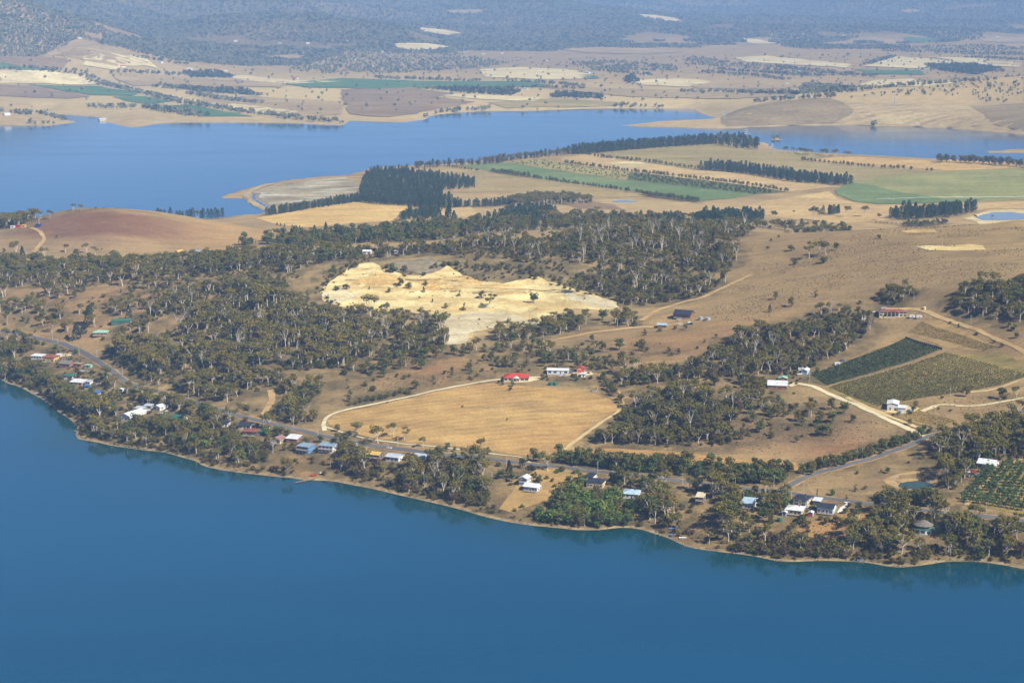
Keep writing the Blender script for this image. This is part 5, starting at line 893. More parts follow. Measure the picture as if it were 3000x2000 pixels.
# gardens round the houses
for i_, b_ in enumerate(BLD):
    if b_[4] < 1000: continue
    hx_, hy_, hw_, _g = BPOS[i_]
    for _ in range(9):
        a_ = random.uniform(0, 6.28); r_ = hw_ / 2 + random.uniform(4, 15); put(random.choice(("shrub", "shrub", "shrub", "hedge")), hx_ + math.cos(a_) * r_, hy_ + math.sin(a_) * r_ * 1.3, random.uniform(.4, .9), random.choice((0, 1, 2, 3)) if random.random() < .5 else 1)
for uv_, sd_ in (([(560,1280),(700,1290),(860,1335),(860,1385),(720,1380),(580,1345)],121),([(1000,1310),(1260,1345),(1280,1362),(1100,1362)],122),([(1880,1440),(2060,1425),(2160,1440),(2170,1500),(2050,1560),(1920,1545)],123),([(200,1060),(330,1105),(400,1150),(330,1190),(230,1150)],124)):
    scatter(uv_, 7.5, [S(5,.4,1.1,(0,1,5,6,2)), ("hedge", 1.2, .45, .85, (3, 0))], sd_, .95)
# scrub along the near shore
_sp = catmull(wpoly(SHORE_NEAR[2:-1]), 3.2)
for i in range(1, len(_sp) - 1):
    t_ = _sp[i + 1] - _sp[i - 1]; t_ /= np.linalg.norm(t_) + 1e-9; nn_ = np.array([-t_[1], t_[0]]); u_, _v = project(_sp[i][0], _sp[i][1], 0)
    open_ = 860 < u_ < 970 or 1440 < u_ < 1560 or 1880 < u_ < 2040
    for _ in range(2):
        if random.random() > (.16 if open_ else .62): continue
        q_ = _sp[i] + nn_ * random.uniform(1.6, 16); put("shrub", q_[0], q_[1], random.uniform(.4, 1.15), random.choice((0, 1, 2, 3, 6, 0, 1)))
    if not open_ and random.random() < .1: q_ = _sp[i] + nn_ * random.uniform(7, 20); put("gum", q_[0], q_[1], random.uniform(.5, .95))
# tussocks on the open hillsides
for uv_, sp_ in (([(1990,900),(2200,810),(2260,700),(2500,690),(3000,660),(3000,770),(2800,840),(2600,870),(2400,900),(2150,950)],5.0),([(2700,960),(2850,930),(3000,960),(3000,1020),(2900,980)],4.5),([(2150,1230),(2400,1180),(2660,1260),(2450,1330),(2300,1340),(2150,1310)],5.0),([(2380,1400),(2600,1350),(2740,1320),(2740,1380),(2600,1440),(2420,1450)],4.0),([(1000,1110),(1450,1085),(1700,1000),(1950,1000),(1850,1090),(1480,1095),(1250,1140),(1000,1190)],5.0),([(60,840),(400,800),(560,850),(330,960),(100,960)],5.0),([(600,1340),(950,1330),(960,1390),(800,1385),(640,1365)],3.0),([(1940,1540),(2130,1560),(2200,1600),(2040,1595)],3.0),([(2350,1530),(2520,1500),(2500,1570),(2450,1610),(2330,1580)],3.0),([(2600,1580),(2900,1590),(2900,1635),(2640,1645)],3.0),([(2660,1190),(2900,1150),(3000,1160),(2900,1210),(2740,1240)],4.5)):
    scatter(uv_, sp_, [("tuft", 1, .4, 1.1)], 60, .95)
scatter([(940,860),(1000,800),(1090,770),(1250,805),(1400,815),(1560,810),(1740,862),(1810,905),(1690,908),(1560,955),(1390,972),(1300,935),(1100,915)], 17, [S(4,.2,.75,(0,6,1)), ("tuft", 3, .6, 1.6)], 61, .95)
for L_ in ([(930,850),(1000,798),(1040,772),(1090,764)],[(930,856),(980,892),(1040,908),(1180,916),(1300,940)],[(1300,772),(1400,818),(1560,808),(1680,846),(1810,880)],[(1120,786),(1180,806),(1250,804)]): rowline(L_, 6, "shrub", .4, 1.3, 2, 7, .6, (0, 1, 6), .25)
for o_, sk_ in ((10, .35), (-7, .5), (17, .4)):
    rowline([(u, v + o_) for u, v in ROAD if 0 < u < 1480 or 1780 < u < 3000], 8, "shrub", .7, 1.5, 1, 0, .45, (0, 1, 6, 5), sk_); rowline([(u, v + o_ * 1.2) for u, v in ROAD if 330 < u < 1450 or 1900 < u < 2300 or u > 2550], 15, "hedge", .5, 1.0, 1, 0, .45, (3, 0), sk_); rowline([(u, v + o_ * 1.3) for u, v in ROAD if 300 < u < 1000 or u > 2580], 22, "gum", .5, .95, 1, 0, .45, None, sk_)
# hedges
scatter([(1615,1347),(1640,1342),(1900,1360),(2120,1381),(2330,1390),(2338,1400),(2290,1426),(2180,1421),(1980,1398),(1760,1374),(1620,1357)], 5.8, [("hedge", 5, .6, 1.05, (0, 1, 2, 3)), S(1,.8,1.3,(0, 5))], 40, .3)
rowline([(2362,1388),(2408,1371),(2485,1350),(2553,1333),(2604,1313),(2655,1297),(2693,1280),(2716,1268)], 5.5, "hedge", .7, 1.1, 2, 5, .35, (0, 1, 3), 0, True)
rowline([(1640,1352),(1760,1363),(1900,1379),(2050,1394),(2180,1407),(2290,1414)], 5.5, "hedge", .6, 1.0, 2, 5, .35, (0, 1, 2, 3), 0.03, True)
rowline([(955,1254),(1010,1272),(1100,1292),(1200,1306),(1330,1321),(1420,1334),(1510,1346)], 9, "hedge", .4, .75, 1, 0, .4, None, .25)
rowline([(1762,1106),(1784,1138),(1806,1162),(1816,1182)], 6, "hedge", .6, .95, 1, 0, .3, (3, 0), 0, True)
one("hedge", 1562, 1352, 42, 3); one("hedge", 1580, 1353, 36, 0)
rowline([(2690,1262),(2720,1262),(2740,1268)], 6, "hedge", .9, 1.2)
# pines
PR = dict(kind="pine", lo=.75, hi=1.15)
rowline([(788,630),(903,612),(980,600),(1053,589)], 7.5, "pine", .55, .8, 3, 9)
rowline([(1053,590),(1150,598),(1240,603),(1335,606)], 7.5, "pine", .6, .85, 4, 10)
rowline([(1335,606),(1430,604),(1520,594)], 7.5, "pine", .5, .7, 3, 9)
scatter([(1050,580),(1065,525),(1095,503),(1170,500),(1250,512),(1390,535),(1392,552),(1290,562),(1330,596),(1150,595)], 10.5, [("pine", 5, .48, .78)], 50)
scatter([(1170,648),(1190,630),(1250,622),(1290,622),(1270,645)], 11, [("pine", 5, .6, .8)], 51)
scatter([(1420,648),(1500,622),(1560,615),(1640,632),(1560,655)], 11, [("pine", 5, .6, .85), ("gum", 1, .6, .9)], 52)
rowline([(1676,452),(1760,446),(1850,438),(2000,427),(2090,420)], 9, "pine", .95, 1.3, 3, 14)
scatter([(2094,424),(2160,436),(2215,440),(2228,428),(2190,412),(2100,408)], 17, [("pine", 4, .8, 1.15), ("gum", 1.5, .8, 1.1, (0,))], 53)
rowline([(2068,497),(2150,502),(2230,512),(2300,524),(2390,536),(2482,541)], 9.5, "pine", .8, 1.1, 4, 14)
scatter([(2604,642),(2640,645),(2700,645),(2780,636),(2862,619),(2860,612),(2760,622),(2610,634)], 11, [("pine", 5, .8, 1.05)], 54)
scatter([(2020,655),(2060,638),(2200,632),(2238,642),(2200,655),(2100,660)], 10, [("pine", 5, .6, .85)], 55)
scatter([(1900,655),(1960,640),(2010,642),(2000,655)], 11, [("pine", 5, .5, .7), ("gum", 2, .6, .9)], 56)
scatter([(2410,628),(2460,622),(2468,628),(2420,634)], 9, [("pine", 5, .6, .8)], 57)
rowline([(1215,494),(1300,489),(1380,485),(1450,480)], 11, "pine", .5, .95, 1, 0, .5, None, .2); rowline([(1215,492),(1300,487),(1380,483),(1450,479),(1560,463),(1690,447)], 9, "hedge", 1.0, 1.7, 1, 0, .5, (3,), .15); rowline([(1450,477),(1560,464),(1690,449)], 14, "pine", .6, .95, 1, 0, .5, None, .2)
rowline([(1420,478),(1467,470),(1560,462),(1640,456),(1690,448)], 11, "gum", .5, .9, 2, 14)
rowline([(2315,448),(2400,456),(2490,460)], 12, "gum", .6, 1.0, 2, 18, .5, (0, 1), .2)
rowline([(2757,476),(2830,478),(2900,482),(3000,490),(3200,500)], 12, "hedge", 1.6, 2.2, 2, 18, .4, (3,))
HG = lambda uv, sp=9, lo=.6, hi=1.0, sk=.1, rows=1: rowline(uv, sp, "hedge", lo, hi, rows, 7, .3, (3, 2), sk)
HG([(1310,490),(1344,495),(1400,502)], 9, .5, .8); HG([(1446,506),(1500,513),(1540,519)], 8, .8, 1.2, 0, 2); HG([(1548,521),(1680,541),(1850,564),(1890,572)], 8, .7, 1.1, .08); HG([(1893,572),(1950,581),(2043,592)], 7, .8, 1.1, 0, 2)
HG([(1720,455),(1760,462),(1860,474)], 9); HG([(1775,463),(1850,470),(1900,476)], 9); HG([(1905,478),(1940,482)], 8, .8, 1.1); HG([(1950,484),(2000,491),(2064,498)], 8)
HG([(1660,480),(1720,489),(1850,505),(2000,522),(2170,542),(2306,563)], 8, .7, 1.1, .05); HG([(2340,472),(2430,480),(2530,490),(2620,496),(2725,503)], 9, .8, 1.2, .12)
HG([(2565,653),(2600,656),(2640,657)], 6, .25, .4); HG([(2650,664),(2700,662),(2770,655)], 7, .7, 1.2, .05, 2)
W_ = [(1489,476),(1595,468),(1680,486),(1850,507),(1830,526),(1723,512),(1595,493)]
scatter(W_, 15, [("shrub", 1, .6, 1.0, (0, 6))], 60)
scatter([(1850,508),(2000,525),(2170,544),(2290,562),(2213,569),(2000,544),(1838,527)], 11, [("shrub", 1, .8, 1.2, (0, 1))], 61)
# orchard
for k in range(15):
    a, b = np.array([2822 + k * 5.2, 1468 - k * 7.2]), np.array([3060, 1512 - k * 11.0])
    p, q = ground(*a), ground(*b); L = np.hypot(*(q - p)[:2])
    for m in range(int(L / 5.5)):
        if random.random() < .12: continue
        x, y = p[:2] + (q - p)[:2] * (m * 5.5 / L) + np.array([random.uniform(-.7, .7), random.uniform(-.7, .7)]); put("fruit", x, y, random.uniform(.95, 1.4), None, True)
# far trees on the plains
FAR_LINES = [[(210,209),(250,222),(285,243),(330,254),(390,268),(450,282),(520,299),(600,312),(720,330),(850,348)],[(455,254),(560,264),(660,272),(765,282)],[(560,276),(640,290),(760,304)],[(350,312),(450,318),(520,322),(585,342)],[(0,202),(100,206),(200,210)],[(440,318),(500,330),(580,343)],[(0,330),(60,332),(75,338)],[(260,312),(300,316),(370,318)],[(105,333),(160,345),(200,355)],
 [(400,168),(480,180),(540,190)],[(330,214),(440,216),(540,222)],[(1254,262),(1400,262),(1600,258),(1700,262)],[(1500,240),(1600,245),(1700,255)],[(1740,207),(1830,215),(1910,222)],[(2060,215),(2200,222),(2300,235)],[(2290,200),(2400,212),(2560,225)],[(2360,270),(2500,268),(2640,254),(2800,243),(2900,236)],[(2100,205),(2250,215),(2400,225)],[(2540,190),(2590,175),(2610,168)],[(2700,205),(2850,205),(2930,212)],[(2830,170),(2950,175),(3050,182)],[(1800,312),(1880,316),(1960,318)],[(1250,350),(1330,325),(1440,322)],[(2460,368),(2600,372),(2800,382),(3000,398)],[(2210,300),(2330,292),(2450,284)],[(0,368),(80,366),(150,366)],[(860,345),(920,355),(1000,362)],[(1100,230),(1250,235),(1400,240)],[(2000,270),(2150,272),(2350,278)]]
for L_ in FAR_LINES: rowline(L_, 15, "blob", .9, 1.6, 2, 24, .6, (0, 1, 2), .06)
for b in ([(455,255),(560,258),(700,262),(765,280),(640,276)],[(530,212),(640,208),(690,228),(560,230)],[(1254,262),(1360,258),(1530,268),(1500,282),(1380,277)],[(1605,282),(1650,273),(1780,284),(1760,291),(1620,289)],[(2700,192),(2850,190),(2935,205),(2860,222),(2760,210)],[(1820,240),(1850,220),(1880,240),(1840,246)]):
    scatter(b, 20, [("blob", 1, 1.0, 1.6, (2,))], 70)
scatter([(0,300),(600,320),(1000,345),(1300,325),(2000,310),(2400,275),(3000,235),(3000,150),(2000,165),(1000,165),(500,200),(0,210)], 95, [("blob", 1, .7, 1.4, (0, 1, 3))], 71, .9)
scatter([(2450,290),(2640,265),(2850,245),(3000,232),(3000,300),(2850,300),(2830,285),(2700,280)], 26, [("blob", 1, .6, 1.1)], 72, .45)
scatter([(2360,245),(2450,250),(2520,270),(2360,280),(2340,262)], 22, [("blob", 1, .8, 1.3)], 73)
scatter([(2255,411),(2265,405),(2280,404),(2290,409)], 14, [("blob", 1, .7, 1.0)], 74)
for b in ([(820,190),(1000,150),(1350,160),(1500,185),(1420,200),(1200,215),(1000,222),(880,212)],[(1650,185),(1800,180),(1980,195),(1990,212),(1850,210),(1700,200)],[(2000,190),(2150,200),(2300,225),(2550,225),(2400,205),(2150,185),(2020,165)],[(2550,150),(2800,160),(3000,175),(3000,150),(2700,135)]):
    scatter(b, 26, [("blob", 1, .8, 1.4)], 75, .75)
# forest of the far hills
_t, _l = np.meshgrid(np.arange(-.37, .37, .00195), np.arange(math.log(6900), math.log(26500), .0024)); _t = _t.ravel() + RNG.uniform(-.001, .001, _t.size); _l = _l.ravel() + RNG.uniform(-.0012, .0012, _l.size)
gy = np.exp(_l); gx = _t * gy; gz = hgt(gx, gy)
uu, vv_ = project(gx, gy, gz); fl = np.interp(uu, [-400, 0, 106, 183, 234, 298, 425, 531, 723, 893, 1000, 1200, 1500, 1900, 2200, 2600, 3000, 3400], [160, 157, 158, 138, 112, 128, 150, 175, 196, 190, 150, 150, 150, 135, 140, 140, 108, 108])
nz = fbm(gx / 480, gy / 480, 4, 77)
k = (vv_ < fl + nz * 22) & (vv_ > -90) & (nz > -.1 - .35 * np.clip((110 - vv_) / 60, 0, 1)) & (gz > 6)
for uv_, _ in CLEAR: k &= ~in_poly(uv_, uu, vv_)
for x, y, z in zip(gx[k], gy[k], gz[k]): TREES["hill"].append((x, y, z - 1.0, random.uniform(1.0, 1.8) * (y / 9000) ** .8, random.uniform(0, 6.28), random.choice((0, 1, 2, 3))))
# ------------------------------------------------------------------ plants: the 300 largest of a kind as objects, the rest as one mass
def in_frame(t):
    u, v = project(t[0], t[1], t[2] + 3); return -10 < u < 3010 and -20 < v < 2010
def psize(t, H): return t[3] * H / math.hypot(t[0], t[1])
def mass(name, protos, pts, label):
    if not pts: return
    pc = bpy.data.collections.new(name + "_forms")
    for i, m in enumerate(protos):
        o = bpy.data.objects.new("%s_form_%02d" % (name, i), m); pc.objects.link(o)
    me = bpy.data.meshes.new(name); a = np.array(pts); me.vertices.add(len(a)); me.vertices.foreach_set("co", a[:, :3].ravel())
    for nm, ty, col in (("sc", 'FLOAT', a[:, 3]), ("rz", 'FLOAT', a[:, 4]), ("idx", 'INT', a[:, 5].astype(np.int32))):
        me.attributes.new(nm, ty, 'POINT').data.foreach_set("value", col)
    o = link(bpy.data.objects.new(name, me))
    ng = bpy.data.node_groups.new(name + "_nodes", 'GeometryNodeTree')
    ng.interface.new_socket("Geometry", in_out='INPUT', socket_type='NodeSocketGeometry'); ng.interface.new_socket("Geometry", in_out='OUTPUT', socket_type='NodeSocketGeometry')
    N = ng.nodes; gi, go = N.new("NodeGroupInput"), N.new("NodeGroupOutput"); ip = N.new("GeometryNodeInstanceOnPoints"); ci = N.new("GeometryNodeCollectionInfo")
    ci.inputs["Collection"].default_value = pc; ci.inputs["Separate Children"].default_value = True; ci.inputs["Reset Children"].default_value = True
    def at(nm, ty): x = N.new("GeometryNodeInputNamedAttribute"); x.data_type = ty; x.inputs["Name"].default_value = nm; return x.outputs["Attribute"]
    cx = N.new("ShaderNodeCombineXYZ"); er = N.new("FunctionNodeEulerToRotation"); sx = N.new("ShaderNodeCombineXYZ")
    Lk = ng.links.new; Lk(at("rz", 'FLOAT'), cx.inputs[2]); Lk(cx.outputs[0], er.inputs[0]); s_ = at("sc", 'FLOAT')
    for i in range(3): Lk(s_, sx.inputs[i])
    Lk(gi.outputs[0], ip.inputs["Points"]); Lk(ci.outputs[0], ip.inputs["Instance"]); ip.inputs["Pick Instance"].default_value = True
    Lk(at("idx", 'INT'), ip.inputs["Instance Index"]); Lk(er.outputs[0], ip.inputs["Rotation"]); Lk(sx.outputs[0], ip.inputs["Scale"]); Lk(ip.outputs[0], go.inputs[0])
    md = o.modifiers.new("scatter", 'NODES'); md.node_group = ng
    tag(o, label, kind="stuff"); return o

LANDMARKS = [(b[1], BPOS[i][0], BPOS[i][1]) for i, b in enumerate(BLD)]
for nm, u, v in (("the farm dam",2690,1415),("the road junction",2290,1434),("the quarry floor",1350,890),("the round house",2712,1566),("the drive bend",955,1230),("the paddock gate",1545,1350),("the sand pit",1050,625),("the salt flat",900,560),("the round pasture",2700,560),("the square dam",2950,630),("the bare hilltop",2700,680),("the reddish hilltop",300,640),("the hill scar",2780,728),("the wide vineyard",2780,1090),("the dark vineyard",2560,1060),("the orchard corner",2830,1470),("the hay paddock",1350,1230),("the small headland",226,1270),("the green crop strip",1750,530),("the pine point",2200,420),("the tan stubble field",2050,515),("the golden field",2700,485),("the haul road",1720,868),("the clay slope",1380,965),("the timber jetty",890,1407),("the side track",790,1175),("the hill track",2100,850),("the vineyard drive",2570,1214),("the mown strip",2000,1345),("the west clearing",640,915),("the ridge crest",1600,730),("the north wood corner",2140,700),("the khaki paddock",1600,550),("the east wood",2900,1280),("the gully head",2250,1000),("the pine wood",1200,545),("the pine belt corner",1055,590),("the long pine belt",1900,435),("the short pine belt",2280,520),("the pine square",2120,645),("the dark pine block",2730,635),("the belt end",1400,604),("the spit root",800,622),("the poplar row",725,715),("the middle hedgerow",1700,545)):
    p = ground(u, v); LANDMARKS.append((nm, p[0], p[1]))
_U = "first second third fourth fifth sixth seventh eighth ninth tenth eleventh twelfth thirteenth fourteenth fifteenth sixteenth seventeenth eighteenth nineteenth".split()
_T = {2: "twent", 3: "thirt", 4: "fort", 5: "fift", 6: "sixt", 7: "sevent", 8: "eight", 9: "ninet"}
def ORD(r):
    n_ = r + 1
    if n_ == 1: return "nearest"
    if n_ < 20: return _U[n_ - 1] + " nearest"
    if n_ > 99: return "over a hundredth nearest"
    return (_T[n_ // 10] + ("ieth" if n_ % 10 == 0 else "y-" + _U[n_ % 10 - 1])) + " nearest"
def labels_for(pts, look, noun):
    """one label for each plant: its look, and its rank by distance from a landmark among its kind on that side"""
    B = {}; A = np.array([(x, y) for _, x, y in LANDMARKS])
    for i, t in enumerate(pts):
        d = np.hypot(A[:, 0] - t[0], (A[:, 1] - t[1]) * .6); j = int(np.argmin(d)); nm, lx, ly = LANDMARKS[j]
        dx, dy = t[0] - lx * t[1] / ly, (t[1] - ly) * .6
        side = ("right of" if dx > 0 else "left of") if abs(dx) > abs(dy) else ("behind" if dy > 0 else "in front of")
        B.setdefault((look(t), nm, side), []).append((d[j], i))
    out = {}
    for (lk, nm, side), L in B.items():
        L.sort()
        for r, (_, i) in enumerate(L):
            if len(L) == 1: out[i] = "%s %s %s %s" % (lk, noun, side, nm)
            else: out[i] = "%s %s %s %s, %s" % (lk, noun, side, nm, ORD(r))
    return out
def size_word(t, lo, hi): return "small" if t[3] < lo else "tall" if t[3] > hi else "mid-sized"
def grow(kind, name, cat, protos, H, look, noun, group, mass_name, mass_label, limit=300, parts=True):
    allp = TREES[kind]; vis = [t for t in allp if in_frame(t)]; vis.sort(key=lambda t: -psize(t, H)); head = vis[:limit]; hs = set(id(t) for t in head)
    lab = labels_for(vis, look, noun); rest = [t for t in allp if id(t) not in hs]
    for i, t in enumerate(head):
        if parts:
            e = empty(name, t[:3], t[4], t[3]); inst("trunk", protos[t[5]][0], e); inst("crown", protos[t[5]][1], e); tag(e, lab[i], cat, group)
        else:
            o = inst(name, protos[t[5]], None, t[:3], t[4], (t[3],) * 3); tag(o, lab[i], cat, group)
    if rest and mass_name:
        pr = [joined(mass_name, *p) for p in protos] if parts else protos
        mass(mass_name, pr, rest, mass_label)
    print("PLANTS", kind, len(allp), "objects", len(head), "mass", len(rest))
grow("gum", "gum_tree", "gum tree", GUM, 17, lambda t: size_word(t, .7, 1.0) + " " + GUM_LOOK[t[5]], "gum", "gum trees of the near slopes", "gum_woodland", "massed olive gum woodland on the hills")
grow("shrub", "shrub", "shrub", SHRUB, 4.2, lambda t: size_word(t, .8, 1.2) + " " + SHRUB_LOOK[t[5]], "shrub", "shrubs of the near slopes", "shrub_undergrowth", "low scrub filling the woodland", parts=False)
grow("dead", "dead_tree", "dead tree", DEAD, 15, lambda t: size_word(t, .8, 1.0) + " silver", "dead tree", "bare dead trees", "dead_timber", "bare dead timber in the woods", parts=False)
grow("pine", "pine_tree", "pine", PINE, 20, lambda t: size_word(t, .7, .95) + " dark", "pine", "pines of the windbreaks and plantations", "pine_plantation", "dense dark pine plantation and windbreaks")
grow("cyp", "cypress_tree", "cypress", CYP, 15.5, lambda t: size_word(t, .7, 1.1) + " dark", "cypress", "cypresses by the houses", None, None)
grow("hedge", "wattle_tree", "wattle", HEDGE, 9, lambda t: size_word(t, .75, 1.0) + (" leafy green", " wide green", " upright green", " dark olive")[t[5]], "wattle", "wattles of hedges and yards", "wattle_hedgerow", "far wattle hedgerows and farm bushes foliage")
grow("sapl", "sapling", "sapling", SAPL, 6.7, lambda t: size_word(t, .8, 1.1) + (" green", " olive")[t[5]], "sapling", "young trees on the slopes", "young_tree_regrowth", "young tree regrowth between the gums")
grow("fruit", "fruit_tree", "fruit tree", FRUIT, 4.2, lambda t: size_word(t, .9, 1.08) + " leafy", "fruit tree", "fruit trees of the orchard", None, None, parts=True)
grow("pop", "poplar_tree", "poplar", POP, 17, lambda t: size_word(t, .6, 1.0) + " pale green", "poplar", "poplars by the farms", None, None)
mass("tussock_grass", TUFT, TREES["tuft"], "scattered grey-green tussocks on the dry slopes")
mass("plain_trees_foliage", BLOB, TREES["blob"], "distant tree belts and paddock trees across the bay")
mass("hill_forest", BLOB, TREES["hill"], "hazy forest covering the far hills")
# ------------------------------------------------------------------ buildings
PC = dict(white=(238,236,230), pale=(214,208,196), cream=(226,206,160), brick=(158,96,74), grey=(168,164,156), yellow=(224,184,92), brown=(112,84,66), pink=(206,164,146), skyblue=(92,150,206), bluewhite=(226,232,240), dgreen=(70,112,92), timber=(142,96,66), paleblue=(176,204,226), mint=(176,208,180), navy=(36,60,150), red=(226,84,62), straw=(222,190,104))
RC = dict(white=(244,244,242), brown=(156,92,72), grey=(140,132,120), tan=(176,152,124), mint=(170,212,180), green=(66,124,100), silver=(206,214,222), blue=(72,120,190), red=(206,82,64), dark=(58,62,74), mauve=(168,128,118), zinc=(156,176,190), straw=(232,192,96), paleblue=(190,216,232), cream=(236,220,186), navy=(36,60,150))
PMAT = {k: paint("wall_" + k, lin(*v, .8), 0.7, var=.06) for k, v in PC.items()}
def roof_mat(k, c):
    s = NT("roof_" + k); v = s.coord(); f = s.noise(v, .35, 5, .7)
    lo = lin(*[x * .8 for x in c], .8); hi = lin(*c, .86)
    s.l(s.ramp(f, [(.3, lo), (.7, hi)]), s.b.inputs["Base Color"]); s.b.inputs["Roughness"].default_value = .55
    w = s.n("ShaderNodeTexWave", wave_type='BANDS', bands_direction='X'); w.inputs["Scale"].default_value = .8; s.l(v, w.inputs["Vector"]); s.bump(w.outputs["Fac"], .35, .05)
    return s.m
RMAT = {k: roof_mat(k, v) for k, v in RC.items()}
M_GLASS = NT("window_glass"); M_GLASS.b.inputs["Base Color"].default_value = (.03, .04, .05, 1); M_GLASS.b.inputs["Roughness"].default_value = .08; M_GLASS.b.inputs["Specular IOR Level"].default_value = .6; M_GLASS = M_GLASS.m
M_FRAME = paint("white_frame", lin(235,235,232), .5); M_DOOR = paint("door_paint", lin(110,80,62), .6); M_WOOD = paint("weathered_wood", lin(150,132,110), .85, var=.2); M_RDOOR = paint("red_door", lin(222,86,66), .5)
M_STEEL = paint("galvanised_steel", lin(190,194,196), .45, .3); M_TYRE = paint("tyre_rubber", lin(34,34,36), .9); M_CONCP = paint("concrete_pole", lin(206,200,188), .9)

def box(V, Fc, x0, x1, y0, y1, z0, z1):
    b = len(V); V += [(x0,y0,z0),(x1,y0,z0),(x1,y1,z0),(x0,y1,z0),(x0,y0,z1),(x1,y0,z1),(x1,y1,z1),(x0,y1,z1)]
    Fc += [tuple(b + i for i in f) for f in ((0,3,2,1),(4,5,6,7),(0,1,5,4),(1,2,6,5),(2,3,7,6),(3,0,4,7))]
def boxmesh(name, dims, mat):
    V, Fc = [], []
    for d in dims: box(V, Fc, *d)
    return M(name, V, Fc, [mat] if not isinstance(mat, list) else mat)
def win_mesh(w, h):
    V, Fc, fm = [], [], []
    for d, m in (((-w/2,w/2,-.05,.05,0,h),1),((-w/2-.1,w/2+.1,-.09,.03,-.12,0),0),((-w/2-.1,w/2+.1,-.09,.03,h,h+.1),0),((-w/2-.1,-w/2,-.09,.03,0,h),0),((w/2,w/2+.1,-.09,.03,0,h),0),((-.04,.04,-.08,.03,0,h),0)):
        n0 = len(Fc); box(V, Fc, *d); fm += [m] * (len(Fc) - n0)
    return M("window", V, Fc, [M_FRAME, M_GLASS], fm)
WIN = win_mesh(1.9, 1.3); WINB = win_mesh(2.6, 1.7); DOOR = boxmesh("door", [(-.5,.5,-.06,.06,0,2.1)], M_DOOR); RDOOR = boxmesh("door", [(-1.5,1.5,-.06,.06,0,2.6)], M_RDOOR)
def roof_geo(kind, w, d, z, rh, ov=.55, th=.16):
    V, Fc = [], []; X, Yh = w / 2 + ov, d / 2 + ov
    if kind in ("flat", "skil"):
        b = len(V); V += [(-X,-Yh,z),(X,-Yh,z),(X,Yh,z+rh),(-X,Yh,z+rh),(-X,-Yh,z+th),(X,-Yh,z+th),(X,Yh,z+rh+th),(-X,Yh,z+rh+th)]
        Fc += [(0,3,2,1),(4,5,6,7),(0,1,5,4),(1,2,6,5),(2,3,7,6),(3,0,4,7)]
    else:
        long_x = w >= d; a, c = (X, Yh) if long_x else (Yh, X); e = a if kind == "gable" else max(a - c, .3)
        P = [(-a,-c,z-.12),(a,-c,z-.12),(a,c,z-.12),(-a,c,z-.12),(-e,0,z+rh),(e,0,z+rh)]
        T_ = [(x, y, q + th) for x, y, q in P]; A_ = P + T_
        if not long_x: A_ = [(y, -x, q) for x, y, q in A_]
        V += A_
        Fc += [(6,7,11,10),(8,9,10,11),(7,8,11),(9,6,10),(1,0,4,5),(3,2,5,4),(0,1,7,6),(1,2,8,7),(2,3,9,8),(3,0,6,9)]
        if kind != "gable": Fc += [(2,1,5),(0,3,4)]
        else: Fc.remove((7,8,11)); Fc.remove((9,6,10)); Fc += [(1,7,11,5),(2,5,11,8),(0,4,10,6),(3,9,10,4)]; Fc.remove((1,2,8,7)); Fc.remove((3,0,6,9))
    return V, Fc
